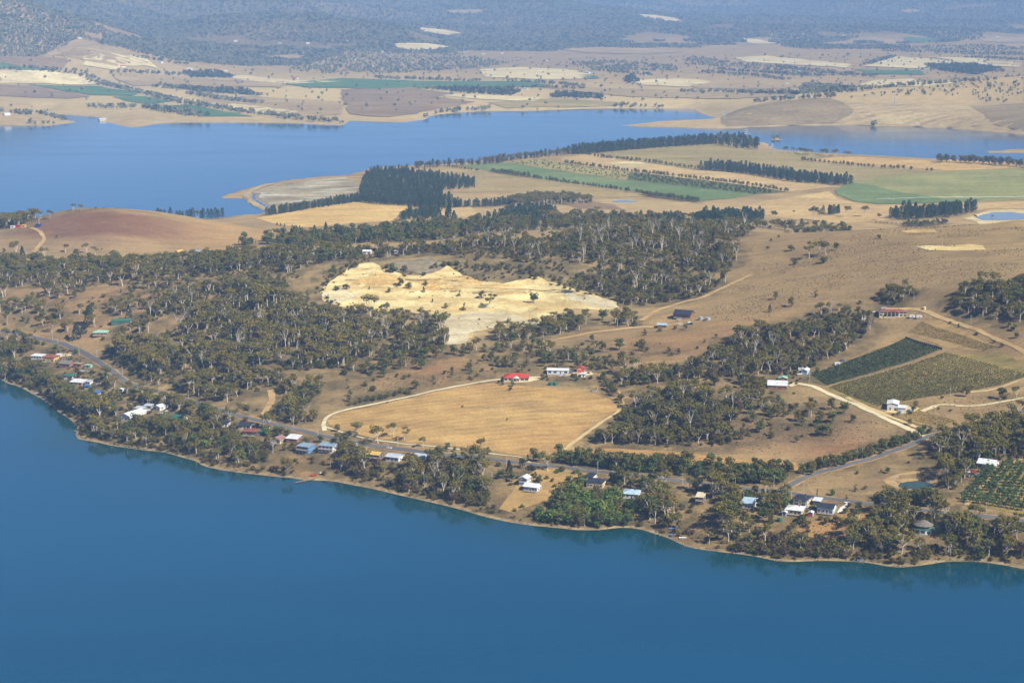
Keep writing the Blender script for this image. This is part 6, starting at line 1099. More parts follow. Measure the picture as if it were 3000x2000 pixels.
def house(spec, pos):
    lab, short, u0, u1, v, d, wh, rt, rh, wc, rc, turn, nw, keep, ex = spec; cx, cy, w, g = pos; a = math.radians(turn)
    cs = [(cx + math.cos(a) * x - math.sin(a) * y, cy + math.sin(a) * x + math.cos(a) * y) for x in (-w/2, w/2) for y in (-d/2, d/2)]
    hs = [float(hgt(*c)) for c in cs]; z0 = g[2] * .5 + float(np.mean(hs)) * .5 + .2; base = min(hs) - z0 - .8
    small = max(w, d) < 7; nm = "shed" if any(k in short for k in ("shed", "hut", "garage", "carport", "shelter", "lean-to", "block", "hall", "wing", "barn")) and "house" not in short else "house"
    root = empty(nm, (cx, cy, z0), a); tag(root, lab, "shed" if nm == "shed" else "house", "buildings along the shore road and slopes")
    V, Fc = [], []; box(V, Fc, -w/2, w/2, -d/2, d/2, base, wh)
    if rt == "gable":
        b = len(V)
        if w >= d: V += [(-w/2,-d/2,wh),(-w/2,d/2,wh),(-w/2,0,wh+rh*.93),(w/2,-d/2,wh),(w/2,d/2,wh),(w/2,0,wh+rh*.93)]
        else: V += [(d*0-w/2,-d/2,wh),(w/2,-d/2,wh),(0,-d/2,wh+rh*.93),(-w/2,d/2,wh),(w/2,d/2,wh),(0,d/2,wh+rh*.93)]
        Fc += [(b,b+2,b+1),(b+3,b+4,b+5)] if w >= d else [(b,b+1,b+2),(b+3,b+5,b+4)]
    elif rt in ("flat", "skil"):
        b = len(V); V += [(-w/2,d/2,wh+rh*.92),(w/2,d/2,wh+rh*.92),(-w/2,d/2,wh),(w/2,d/2,wh),(-w/2,-d/2,wh),(w/2,-d/2,wh)]
        Fc += [(b+3,b+2,b,b+1),(b+5,b+3,b+1),(b+4,b,b+2)]
    inst("wall", M("wall", V, Fc, [PMAT[wc]]), root)
    RV, RF = roof_geo(rt, w, d, wh, rh); ro = inst("roof", M("roof", RV, RF, [RMAT[rc]]), root)
    if rt == "hip" and w > 10: inst("chimney", boxmesh("chimney", [(w*.2, w*.2+.7, .6, 1.3, wh + rh*.3, wh + rh + .8)], PMAT["brick"]), ro)
    if "solar" in lab:
        for k in range(3):
            p = inst("solar_panel", boxmesh("solar_panel", [(-.9,.9,-.5,.5,0,.05)], M_GLASS), ro); p.location = (-w*.25 + k*2.1, -d*.25, wh + rh*.55 + .35); p.rotation_euler = (math.atan2(rh, d/2), 0, 0)
    lv = [.9] + ([3.4] if "two" in ex else [])
    for z in lv:
        for k in range(nw):
            x = -w/2 + w * (k + .5) / nw
            if k == nw // 2 and z < 2 and not small and "two" not in ex: inst("door", DOOR, root, (x, -d/2 - .03, 0)); continue
            big = w / max(nw, 1) > 3.6; inst("window", WINB if big else WIN, root, (x, -d/2 - .03, z - (.2 if big else 0)))
        if nw >= 2 and d > 6:
            for k in range(2):
                y = -d/2 + d * (k + .5) / 2; inst("window", WIN, root, (w/2 + .03, y, z), math.pi/2); inst("window", WIN, root, (-w/2 - .03, y, z), -math.pi/2)
    if small and nw == 0 and wh > 2.2: inst("door", DOOR, root, (0, -d/2 - .03, 0))
    if "orange door" in lab: inst("door", RDOOR, root, (0, -d/2 - .08, 0))
    if "roller" in ex:
        for k in (-1, 1): inst("door", RDOOR if wc == "cream" else DOOR, root, (k * w * .22, -d/2 - .05, 0))
    if "deck" in ex:
        fz = 2.5 if "two" in ex else -.1; V, Fc = [], []; box(V, Fc, -w*.46, w*.46, -d/2 - 2.6, -d/2 - .05, fz, fz + .18); dk = inst("deck", M("deck", V, Fc, [M_WOOD]), root)
        V, Fc = [], []; box(V, Fc, -w*.46, w*.46, -d/2 - 2.6, -d/2 - 2.52, fz + 1.0, fz + 1.1); box(V, Fc, -w*.46, w*.46, -d/2 - 2.6, -d/2 - 2.54, fz + .5, fz + .58); inst("railing", M("railing", V, Fc, [M_FRAME]), dk)
        for k in range(4):
            x = -w*.44 + w*.88*k/3; inst("post", boxmesh("post", [(x-.08, x+.08, -d/2-2.5, -d/2-2.34, base - 1, fz + 1.0)], M_WOOD), dk)
    if "porch" in ex:
        n_ = 4 if "2" in ex else 2; px = w*.18 if "2" in ex else w*.1
        V, Fc = [], []; b = 0; q = w*.24 if "2" in ex else w*.13
        V += [(-q,-d/2-2.4,wh),(q,-d/2-2.4,wh),(q,-d/2+1.5,wh),(-q,-d/2+1.5,wh),(0,-d/2-2.4,wh+1.5),(0,-d/2+1.5,wh+1.5)]; Fc += [(0,1,4),(1,2,5,4),(3,0,4,5),(0,3,2,1)]
        po = inst("porch_roof", M("porch_roof", V, Fc, [RMAT[rc] if "2" in ex else PMAT["white"]]), root)
        for k in range(n_ if n_ > 2 else 2):
            x = -q*.9 + 1.8*q*k/(n_-1); inst("column", boxmesh("column", [(x-.16, x+.16, -d/2-2.2, -d/2-1.88, base, wh)], M_FRAME), po)
for sp, ps in zip(BLD, BPOS): house(sp, ps)

# the round house
g = ground(2712, 1566); R0 = 7.6; cx, cy = g[0], g[1] + 7.5; z0 = g[2] + .3
root = tag(empty("house", (cx, cy, z0), 0), "round house with a grey faceted roof and curved glass front", "house")
V, Fc = [], []; nS = 12
def ring(r, z): return [(r * math.cos(6.2832 * k / nS), r * math.sin(6.2832 * k / nS), z) for k in range(nS)]
for a_, b_ in ((ring(R0, -3), ring(R0, 2.9)),):
    V = a_ + b_; Fc = [(k, (k+1) % nS, nS + (k+1) % nS, nS + k) for k in range(nS)]
inst("wall", M("wall", V, Fc, [PMAT["bluewhite"]]), root)
V = ring(5.4, 2.9) + ring(5.4, 5.4); inst("upper_wall", M("wall", V, [(k, (k+1) % nS, nS + (k+1) % nS, nS + k) for k in range(nS)], [PMAT["timber"]]), root)
V = ring(R0 + .5, 2.9) + ring(5.2, 3.3); inst("balcony", M("balcony", V, [(k, (k+1) % nS, nS + (k+1) % nS, nS + k) for k in range(nS)], [PMAT["dgreen"]]), root)
V = [(x * random.uniform(.94, 1.05), y * random.uniform(.94, 1.05), z) for x, y, z in ring(7.0, 5.0)] + ring(2.2, 7.6) + [(0, 0, 8.2)]
inst("roof", M("roof", V, [(k, (k+1) % nS, nS + (k+1) % nS, nS + k) for k in range(nS)] + [(nS + k, nS + (k+1) % nS, 2*nS) for k in range(nS)], [RMAT["grey"]]), root)
for k in range(nS):
    a_ = 6.2832 * (k + .5) / nS
    if math.sin(a_) < .3:
        inst("window", WINB, root, (math.cos(a_) * (R0 * .966 + .05), math.sin(a_) * (R0 * .966 + .05), .6), a_ + math.pi/2)
        inst("window", WIN, root, (math.cos(a_) * 5.27, math.sin(a_) * 5.27, 3.5), a_ + math.pi/2)
V, Fc = [], []
for k in range(9):
    a_ = math.radians(150 + k * 11); x, y = -4 + 11.5 * math.cos(a_), 1 + 9.5 * math.sin(a_); V += [(x, y, -3), (x, y, 3.6 - k * .22), (x * .96, y * .96, 3.6 - k * .22), (x * .96, y * .96, -3)]
    if k: b = (k - 1) * 4; Fc += [(b, b+4, b+5, b+1), (b+1, b+5, b+6, b+2), (b+2, b+6, b+7, b+3)]
inst("garden_wall", M("garden_wall", V, Fc, [PMAT["yellow"]]), root)

# distant houses over the bay
FARH = [(234,114),(262,153),(450,176),(470,184),(360,197),(462,217),(505,217),(556,205),(335,316),(300,354),(690,122),(862,90),(790,38),(880,24),(820,128),(902,129),(946,117),(766,160),(900,152),(662,210),(866,231),(20,338),(1018,120),(1036,176),(1066,178),(1121,154),(1166,144),(1241,152),(1257,153),(1176,185),(1240,170),(1206,184),(1190,163),(1361,153),(1416,160),(1471,158),(1516,172),(1600,178),(1268,200),(1120,205),(1350,232),(1722,215),(1892,222),(1540,262),(1380,318),(2095,126),(2285,99),(2322,87),(2350,102),(2470,106),(2381,120),(2310,130),(2240,78),(2160,206),(2340,212),(2500,214),(2306,246),(2716,206),(2921,110),(2490,137),(2190,203),(2265,226),(1140,172),(1300,168),(1090,196),(2560,112)]
FLM = [("the green crop wedge",250,262),("the tan hill shoulder",280,160),("the far inlet",230,346),("the creek trees",520,300),("the long green strip",1200,248),("the far headland",1200,330),("the pale slope",1550,215),("the round stubble field",2680,244),("the upper plain belt",2820,205),("the hazy green field",2720,116),("the far valley",1800,205),("the middle plain",2150,250),("the forest edge",700,195),("the wooded rise",1100,185),("the high clearing",2300,100)]
FLM = [(nm, *ground(u, v)[:2]) for nm, u, v in FLM]
HV, HF = [], []; box(HV, HF, -8, 8, -5, 5, -4, 3.4); FW = {k: M("wall", HV, HF, [PMAT[k]]) for k in ("white", "cream", "brick")}
RV, RF = roof_geo("gable", 16, 10, 3.4, 2.6); FR = {k: M("roof", RV, RF, [RMAT[k]]) for k in ("white", "silver", "mint", "red", "brown", "paleblue")}
fh = []
for u, v in FARH:
    p = ground(u, v); fh.append((p[0], p[1], p[2], random.uniform(.8, 1.25), random.uniform(-.7, .7), random.choice(["white", "white", "silver", "paleblue", "mint", "brown", "red"])))
LM0, LANDMARKS = LANDMARKS, FLM
lab = labels_for(fh, lambda t: "tiny white" if t[5] == "white" else "tiny %s roofed" % {"silver": "silver", "paleblue": "pale blue", "mint": "mint", "brown": "brown", "red": "red"}[t[5]], "house")
LANDMARKS = LM0
for i, t in enumerate(fh):
    e = empty("distant_house", t[:3], t[4], t[3]); tag(e, lab[i], "house", "houses scattered across the bay"); inst("wall", FW[random.choice(("white", "white", "cream"))], e); inst("roof", FR[t[5]], e)

# ------------------------------------------------------------------ vehicles, boats, tanks
def prism(prof, w, name, mat, taper=1.0):
    n_ = len(prof); V = [(x, -w/2, z) for x, z in prof] + [(x, w/2, z) for x, z in prof]; Fc = [tuple(range(n_ - 1, -1, -1)), tuple(range(n_, 2 * n_))] + [(k, (k+1) % n_, n_ + (k+1) % n_, n_ + k) for k in range(n_)]
    Fc = [tuple(reversed(f)) for f in Fc]
    return M(name, V, Fc, [mat])
def wheel_mesh(r, w):
    V, Fc = [], []; tube(V, Fc, [(0, -w/2, 0), (0, w/2, 0)], [r, r], 10); Fc += [tuple(range(9, -1, -1)), tuple(range(10, 20))]; return M("wheel", V, Fc, [M_TYRE])
WHEEL = wheel_mesh(.33, .22)
CC = dict(white=(240,240,238), silver=(190,194,198), red=(214,44,40), blue=(70,110,180), dark=(46,48,54), green=(70,110,84))
CMAT = {k: NT("car_paint_" + k) for k in CC}
for k, s in CMAT.items():
    s.l(s.ramp(s.noise(s.coord(), 1.5, 2), [(.3, lin(*[c * .94 for c in CC[k]], .85)), (.7, lin(*CC[k], .85))]), s.b.inputs["Base Color"]); s.b.inputs["Roughness"].default_value = .25; s.b.inputs["Specular IOR Level"].default_value = .5; CMAT[k] = s.m
BODY = [(-2.2,.35),(2.2,.35),(2.25,.75),(2.1,.9),(1.0,.98),(-1.75,1.0),(-2.2,.92),(-2.25,.6)]
UTE = [(-2.5,.4),(2.4,.4),(2.45,.85),(2.3,1.02),(1.2,1.08),(-2.5,1.08)]
def car(u, v, col, label, rz=.2, kind="car"):
    p = ground(u, v); e = tag(empty({"car": "car", "ute": "utility_truck", "van": "caravan"}[kind], (p[0], p[1], p[2] + .12), rz), label, {"car": "car", "ute": "truck", "van": "caravan"}[kind], "parked vehicles")
    if kind == "van":
        inst("body", prism([(-2.6,.5),(2.5,.5),(2.7,1.0),(2.5,2.5),(2.2,2.65),(-2.3,2.65),(-2.6,2.4)], 2.3, "body", CMAT[col]), e)
        for x in (-1.3, 1.2): inst("window", WIN, e, (x, -1.17, 1.3), 0, (.55, .5, .55))
        inst("door", DOOR, e, (0, -1.17, .55), 0, (.6, 1, .85))
        for y in (-1.0, 1.0): inst("wheel", WHEEL, e, (0, y, .33))
        return
    inst("body", prism(BODY if kind == "car" else UTE, 1.78, "body", CMAT[col]), e)
    cab = [(-1.8,.98),(1.05,.98),(.35,1.45),(-1.35,1.48)] if kind == "car" else [(-.3,1.06),(1.25,1.06),(.75,1.62),(-.2,1.62)]
    inst("window", prism(cab, 1.56, "window", M_GLASS), e)
    x0, x1, zt = (-1.35, .35, 1.45) if kind == "car" else (-.2, .75, 1.62); inst("cab_roof", boxmesh("cab_roof", [(x0, x1, -.76, .76, zt - .02, zt + .05)], CMAT[col]), e)
    for x in (-1.4, 1.4):
        for y in (-.82, .82): inst("wheel", WHEEL, e, (x, y, .33))
for c in [(201,1041,"white","white car on the pale pad beside the yellow house",.2,"car"),(188,1028,"dark","dark car at the road bend above the yellow house",.4,"car"),(240,1088,"white","white car parked below the pale green shed",.3,"car"),(257,1089,"silver","silver car parked right beside the white car below the pale green shed",.1,"car"),(290,1126,"white","white car beside the white annexe",.2,"car"),(281,1132,"blue","blue car behind the blue roofed hut",.2,"car"),
 (1140,1314,"white","white car on the shore road verge near the twin pale roofed house",-.25,"car"),(916,1302,"red","red car above the sky blue house",.7,"car"),(2285,1459,"white","white utility truck near the road junction",.1,"ute"),(2265,1482,"white","white car under trees beside the tall cream house",.3,"car"),(2363,1487,"silver","silver car outside the tall cream house",.5,"car"),(2380,1487,"dark","dark car below the green and white garage",.2,"car"),
 (2841,1384,"white","white car in the orchard house yard",.3,"car"),(2826,1397,"dark","dark car in the orchard house yard",.4,"car"),(2846,1395,"white","white car second in the orchard house yard row",.1,"car"),(2853,1383,"red","red car in the orchard house yard",.3,"car"),(2866,1393,"white","white utility truck in the orchard house yard",.5,"ute"),
 (2468,1058,"blue","blue car on the dark vineyard headland",.3,"car"),(2342,1098,"white","white utility truck beside the pale blue machinery shed",.4,"ute"),(2452,1070,"white","white caravan on the dark vineyard headland",.3,"van"),(2346,1085,"white","white caravan behind the pale blue machinery shed",.2,"van"),(2562,915,"white","white utility truck left of the ridge house",.3,"ute"),(2588,908,"silver","silver caravan behind the ridge house",.2,"van"),(2671,931,"white","white caravan close beside the ridge house",.1,"van"),(2692,932,"white","white caravan further out beside the ridge house",.1,"van"),
 (1992,952,"white","white car below the dark barn house",.2,"car"),(2006,955,"silver","silver car below the dark barn house",.2,"car"),(1990,938,"white","white utility truck against the dark barn house",0,"ute"),(1642,1102,"white","white car in front of the long white shed",.1,"car"),(1656,1103,"silver","silver car in front of the long white shed",.1,"car"),(1678,1091,"blue","blue car beside the red roofed garage",.2,"car"),(490,1206,"white","white car at the road end of the white compound",.6,"car"),(470,1212,"silver","silver car in the white compound yard",.2,"car"),(432,1208,"white","white caravan in the white compound yard",.1,"van")]: car(*c)

HULL, HFc = [], []
for i, (x, w, zb) in enumerate(((-2.0, .75, .05), (-.8, .85, 0), (.6, .8, .02), (1.5, .5, .15), (2.2, .05, .4))):
    HULL += [(x, -w, .6 + .06 * i), (x, -w * .6, zb), (x, w * .6, zb), (x, w, .6 + .06 * i)]
    if i: b = (i - 1) * 4; HFc += [(b, b+1, b+5, b+4), (b+1, b+2, b+6, b+5), (b+2, b+3, b+7, b+6), ]
HFc += [(0, 3, 2, 1)]
def boat(u, v, col, label, rz, z=None):
    p = ground(u, v); e = tag(empty("dinghy", (p[0], p[1], (p[2] if z is None else z) + .1), rz, 1.25), label, "boat", "small boats along the shore")
    inst("hull", M("hull", HULL, HFc, [CMAT[col]]), e); inst("seat", boxmesh("seat", [(-.9, -.5, -.8, .8, .42, .48)], M_WOOD), e); inst("seat", boxmesh("seat", [(.4, .75, -.75, .75, .42, .48)], M_WOOD), e)
for b in [(918,1394,"red","red dinghy pulled up beside the timber jetty",.1),(946,1387,"white","white dinghy on the grass above the timber jetty",.2),(1968,1568,"blue","blue and white dinghy tilted on the bank under gums",1.2),(2000,1577,"white","white dinghy beside the shore rocks under gums",.1),(1971,1550,"blue","blue dinghy lying in shade on the bank",.2),(2522,1642,"white","white dinghy on the sand below the bare white gum",.05),(110,1154,"silver","silver dinghy on the far west beach",.3),(128,1155,"white","white dinghy on the far west beach",.4),(1660,1459,"white","white dinghy beside the garden path below the dark hipped house",.2)]: boat(*b)

def lathe(prof, n_=14):
    V, Fc = [], []
    for r, z in prof: V += [(r * math.cos(6.2832 * k / n_), r * math.sin(6.2832 * k / n_), z) for k in range(n_)]
    for i in range(len(prof) - 1):
        for k in range(n_): Fc.append((i*n_ + k, i*n_ + (k+1) % n_, (i+1)*n_ + (k+1) % n_, (i+1)*n_ + k))
    return V, Fc
def tank(u, v, r, h, mat, label):
    p = ground(u, v); e = tag(empty("water_tank", tuple(p)), label, "water tank", "water tanks"); inst("body", M("tank", *lathe([(r, -.6), (r, h * .33), (r * 1.015, h * .34), (r, h * .36), (r, h * .66), (r * 1.015, h * .67), (r, h * .69), (r, h)]), [mat]), e)
    rf = inst("roof", M("tank_roof", *lathe([(r * 1.04, h), (r * .4, h + .45), (.02, h + .55)]), [mat]), e); inst("hatch", M("hatch", *lathe([(.35, h + .3), (.35, h + .6), (.02, h + .62)], 8), [M_STEEL]), rf)
for t in [(1614,1128,2.2,2.4,RMAT["green"],"green water tank below the long white shed, on the left of two"),(1627,1128,2.2,2.6,RMAT["green"],"green water tank below the long white shed, on the right of two"),(2053,936,2.3,2.6,M_STEEL,"steel water tank closest to the dark barn house"),(2074,937,2.8,2.4,M_STEEL,"wide steel water tank farther from the dark barn house"),(2285,1526,1.9,2.4,PMAT["dgreen"],"dark green water tank below the pale blue shed"),(2664,1207,2.0,2.4,RMAT["zinc"],"grey-green water tank beside the winery shed"),(2638,1211,1.6,2.6,M_STEEL,"steel water tank in front of the winery shed"),(2708,906,1.6,2.2,PMAT["cream"],"cream water tank behind the ridge house")]: tank(*t)
p = ground(2021, 951); V, Fc = [], []
for y in (-2.5, 2.5): V += [(2.6 * math.cos(math.pi * k / 8), y, 2.8 * math.sin(math.pi * k / 8)) for k in range(9)]
Fc = [(k, k+1, k+10, k+9) for k in range(8)] + [tuple(range(9, 18))]
e = tag(empty("arched_shelter", tuple(p), .3), "white arched shelter below the dark barn house", "shelter"); inst("cover", M("cover", V, Fc, [PMAT["white"]]), e)
for y in (-2.5, 2.5):
    V, Fc = [], []; tube(V, Fc, [(2.65 * math.cos(math.pi * k / 8), y, 2.85 * math.sin(math.pi * k / 8)) for k in range(9)], [.06] * 9, 4); inst("hoop", M("hoop", V, Fc, [M_STEEL]), e)

# ------------------------------------------------------------------ poles, posts, pylons, irrigator, jetties, fences
V, Fc = [], []; tube(V, Fc, [(0, 0, -1), (0, 0, 10)], [.21, .15], 6); POLE = M("pole", V, Fc, [M_CONCP]); ARM = boxmesh("crossarm", [(-1.15, 1.15, -.07, .07, 9.2, 9.36)], M_WOOD); INS = boxmesh("insulator", [(-.06, .06, -.06, .06, 9.36, 9.6)], M_FRAME)
POLES = [(154,997),(170,1018),(232,1039),(284,1046),(359,1102),(339,1131),(426,1142),(552,1172),(792,1245),(860,1250),(932,1290),(1166,1308),(1321,1317),(1483,1366),(1473,1214),(1751,1387),(1952,1409),(2154,1431),(2267,1426),(2354,1451),(2526,1343),(2771,1505),(2888,1508),(2820,1454),(2370,1122),(2844,950),(2677,879),(2784,1160),(2742,1264),(2131,910),(22,952),(2318,1478),(2178,1470),(2620,1428),(2000,1420),(1441,1417),(2760,722),(2726,934)]
pts = [(*ground(u, v), 1.0, 0.3, 0) for u, v in POLES]; lab = labels_for(pts, lambda t: "pale slender", "power pole")
for i, t in enumerate(pts):
    e = tag(empty("power_pole", t[:3], random.uniform(-.4, .9), random.uniform(.85, 1.0)), lab[i], "power pole", "power poles"); inst("pole", POLE, e); a_ = inst("crossarm", ARM, e)
    for x in (-1, 0, 1): inst("insulator", INS, a_, (x, 0, 0))
p = ground(115, 664); V, Fc = [], []; tube(V, Fc, [(0, 0, -1), (0, 0, 13)], [.35, .2], 6)
e = tag(empty("radio_mast", tuple(p)), "pale mast beside the blue site shed on the reddish hill", "mast"); inst("pole", M("pole", V, Fc, [M_CONCP]), e)
for k in range(3): inst("antenna", boxmesh("antenna", [(.3 if k else -.5, .5 if k else -.3, -.1, .1, 10 + k, 11.6 + k * .5)], M_FRAME), e)
FP = boxmesh("fence_post", [(-.13, .13, -.13, .13, -.5, 1.7)], M_CONCP)
pts = [(*ground(u, v), 1.0, 0.3, 0) for u, v in ((1270,1190),(1425,1196),(1437,1198),(1444,1194),(1380,1250),(1497,1147),(1567,1154),(1725,1232),(1735,1235),(1742,1233),(1372,1138),(1609,1333),(1551,1366),(1576,1363),(1258,1322),(488,1158),(2358,1392),(1049,1303))]; lab = labels_for(pts, lambda t: "short white", "post")
for i, t in enumerate(pts): o = inst("marker_post", FP, None, t[:3], .3); tag(o, lab[i], "post", "white posts in the paddock and along the road")
def pylon(p, h, label):
    e = tag(empty("pylon", tuple(p), .4), label, "pylon", "power pylons by the channel"); q = h * .11
    for sx in (-1, 1):
        for sy in (-1, 1): V, Fc = [], []; tube(V, Fc, [(sx*q, sy*q, -1), (sx*q*.3, sy*q*.3, h*.65), (0, 0, h)], [.35, .3, .2], 4); inst("leg", M("leg", V, Fc, [M_STEEL]), e)
    for z, w in ((.62, .2), (.76, .17), (.9, .12)): V, Fc = [], []; tube(V, Fc, [(-h*w, 0, h*z), (0, 0, h*z + 1), (h*w, 0, h*z)], [.2, .3, .2], 4); inst("crossarm", M("crossarm", V, Fc, [M_STEEL]), e)
    for k in range(4):
        r = q * (1 - .7 * (k + .5) / 4 / 1.0); z = h * .6 * (k + .3) / 4; V, Fc = [], []; tube(V, Fc, [(-r, -r, z), (r, -r, z + h*.12), (r, r, z), (-r, r, z + h*.12), (-r, -r, z)], [.14] * 5, 3); inst("brace", M("brace", V, Fc, [M_STEEL]), e)
pylon(ground(2187, 418), 34, "steel pylon rising behind the pines on the point"); pylon(ground(2122, 356), 28, "steel pylon on the opposite shore slope"); pylon(ground(2619, 318), 34, "steel pylon on the ploughed slope across the channel"); pylon(ground(2262, 452), 26, "steel pylon in the olive pasture")
A_, B_ = ground(2568, 590), ground(3070, 583); n_ = 10; e = tag(empty("irrigator", tuple(A_)), "long thin centre pivot irrigator across the round pasture", "irrigator")
V, Fc = [], []; P_ = [A_ + (B_ - A_) * k / (n_ * 2) for k in range(n_ * 2 + 1)]; tube(V, Fc, [tuple(np.array([q[0], q[1], float(hgt(q[0], q[1])) + 4.2 + (.7 if i % 2 else 0)]) - A_) for i, q in enumerate(P_)], [.28] * len(P_), 5); inst("pipe", M("pipe", V, Fc, [M_STEEL]), e)
for k in range(n_ + 1):
    q = P_[k * 2]; z = float(hgt(q[0], q[1])); V, Fc = [], []; c0 = np.array([q[0], q[1], z]) - A_; tube(V, Fc, [tuple(c0 + [-1.5, -2.4, .5]), tuple(c0 + [0, 0, 4.2]), tuple(c0 + [1.5, 2.4, .5]), tuple(c0 + [-1.5, -2.4, .5])], [.16] * 4, 4); w = inst("tower", M("tower", V, Fc, [M_STEEL]), e)
    for s_ in (-1, 1): inst("wheel", WHEEL, w, tuple(c0 + [1.5 * s_, 2.4 * s_, .6]), .6, (2, 2, 2))
def jetty(a, b, w, label):
    A_, B_ = np.append(on_plane(*a, .8), .8), np.append(on_plane(*b, .8), .8); d = B_ - A_; L = np.linalg.norm(d); e = tag(empty("jetty", tuple(A_), math.atan2(d[1], d[0])), label, "jetty", "jetties")
    n_ = int(L / .5); 
    for k in range(n_): inst("plank", JPL, e, (k * .5 + .25, 0, 0), 0, (1, w, 1))
    for s_ in (-1, 1): inst("beam", boxmesh("beam", [(0, L, -.1, .1, -.26, -.06)], M_WOOD), e, (0, s_ * w * .4, 0))
    for k in range(int(L / 3) + 1):
        for s_ in (-1, 1): V, Fc = [], []; tube(V, Fc, [(0, 0, -3.5), (0, 0, .5)], [.14, .13], 6); inst("pile", M("pile", V, Fc, [M_WOOD]), e, (min(k * 3, L), s_ * w * .5, 0))
JPL = boxmesh("plank", [(-.22, .22, -.5, .5, -.05, .02)], M_WOOD)
jetty((920, 1402), (864, 1412), 1.5, "timber jetty reaching out below the sky blue house"); jetty((238, 1257), (216, 1262), 1.8, "short grey jetty at the small headland")
def fence(uv, h, mat, label):
    P_ = catmull([ground(u, v)[:2] for u, v in uv], 2.4); o0 = np.array([*P_[0], float(hgt(*P_[0]))]); e = tag(empty("fence", tuple(o0)), label, "fence", "garden fences")
    for i in range(len(P_) - 1):
        a_, b_ = P_[i], P_[i + 1]; za, zb = float(hgt(*a_)), float(hgt(*b_)); V = [(*(a_ - o0[:2]), za - o0[2] - .3), (*(b_ - o0[:2]), zb - o0[2] - .3), (*(b_ - o0[:2]), zb - o0[2] + h), (*(a_ - o0[:2]), za - o0[2] + h)]
        nn = np.array([-(b_ - a_)[1], (b_ - a_)[0]]); nn = nn / np.linalg.norm(nn) * .06; V += [(x + nn[0], y + nn[1], z) for x, y, z in V]
        inst("panel", M("panel", V, [(0,1,2,3),(7,6,5,4),(3,2,6,7),(0,3,7,4),(1,5,6,2)], [mat]), e); inst("post", FP, e, (*(a_ - o0[:2]), za - o0[2]), 0, (.8, .8, h / 1.6))
M_FDARK = paint("dark_paling", lin(96,88,78), .9, var=.2)
fence([(122,1067),(150,1062),(176,1056),(205,1047),(228,1039)], 1.5, M_FDARK, "dark paling fence sweeping below the yellow house"); fence([(200,1027),(212,1030),(222,1036)], 1.5, M_FDARK, "dark paling fence at the road bend"); fence([(212,1060),(232,1054),(250,1050)], 1.4, M_FDARK, "dark paling fence round the grey gabled house garden")
fence([(1645,1472),(1662,1455),(1680,1436),(1700,1420),(1735,1412),(1752,1396)], 1.0, paint("pale_rail", lin(200,188,160), .8), "pale garden fence climbing beside the dark hipped house"); fence([(2250,1445),(2280,1449),(2305,1454)], 1.3, paint("red_fence", lin(150,70,52), .8), "low red fence near the road junction")
fence([(1726,1147),(1745,1148),(1752,1140)], 1.2, M_STEEL, "grey corrugated wall of the vegetable garden"); fence([(2652,992),(2700,1008),(2760,1025)], 2.2, M_FDARK, "dark mesh fence at the head of the dark vineyard")

# cattle: one continuous skin each
def cow(u, v, rz, label, col):
    p = ground(u, v); me = bpy.data.meshes.new("cow"); vs_ = [(0,0,1.1),(.75,0,1.15),(1.15,0,1.45),(1.6,0,1.3),(-.75,0,1.15),(-.95,0,.7),(.6,.25,.65),(.62,.25,.05),(.6,-.25,.65),(.62,-.25,.05),(-.68,.25,.7),(-.72,.25,.05),(-.68,-.25,.7),(-.72,-.25,.05)]
    es = [(0,1),(1,2),(2,3),(0,4),(4,5),(1,6),(6,7),(1,8),(8,9),(4,10),(10,11),(4,12),(12,13)]; me.from_pydata(vs_, es, []); o = link(bpy.data.objects.new("cow", me)); o.location = tuple(p); o.rotation_euler = (0, 0, rz)
    md = o.modifiers.new("skin", 'SKIN'); rad = [.42,.36,.22,.17,.38,.05,.13,.08,.13,.08,.15,.09,.15,.09]
    for i, r in enumerate(rad): me.skin_vertices[0].data[i].radius = (r, r)
    me.skin_vertices[0].data[0].use_root = True; o.modifiers.new("sub", 'SUBSURF').levels = 1; me.materials.append(col); tag(o, label, "cow", "grazing cattle")
COWM = paint("dark_hide", lin(52,42,36), .8); cow(1354, 1193, .2, "dark cow standing in the middle of the hay paddock", COWM); cow(1485, 1230, 1.0, "dark cow near the pole in the hay paddock", COWM); cow(2368, 1547, .5, "dark cow on the dry bank below the charcoal roofed house", COWM); cow(1134, 1181, .1, "dark cow beside the white gravel drive", COWM); cow(1562, 1378, .3, "dark calf beside the shore road", COWM)

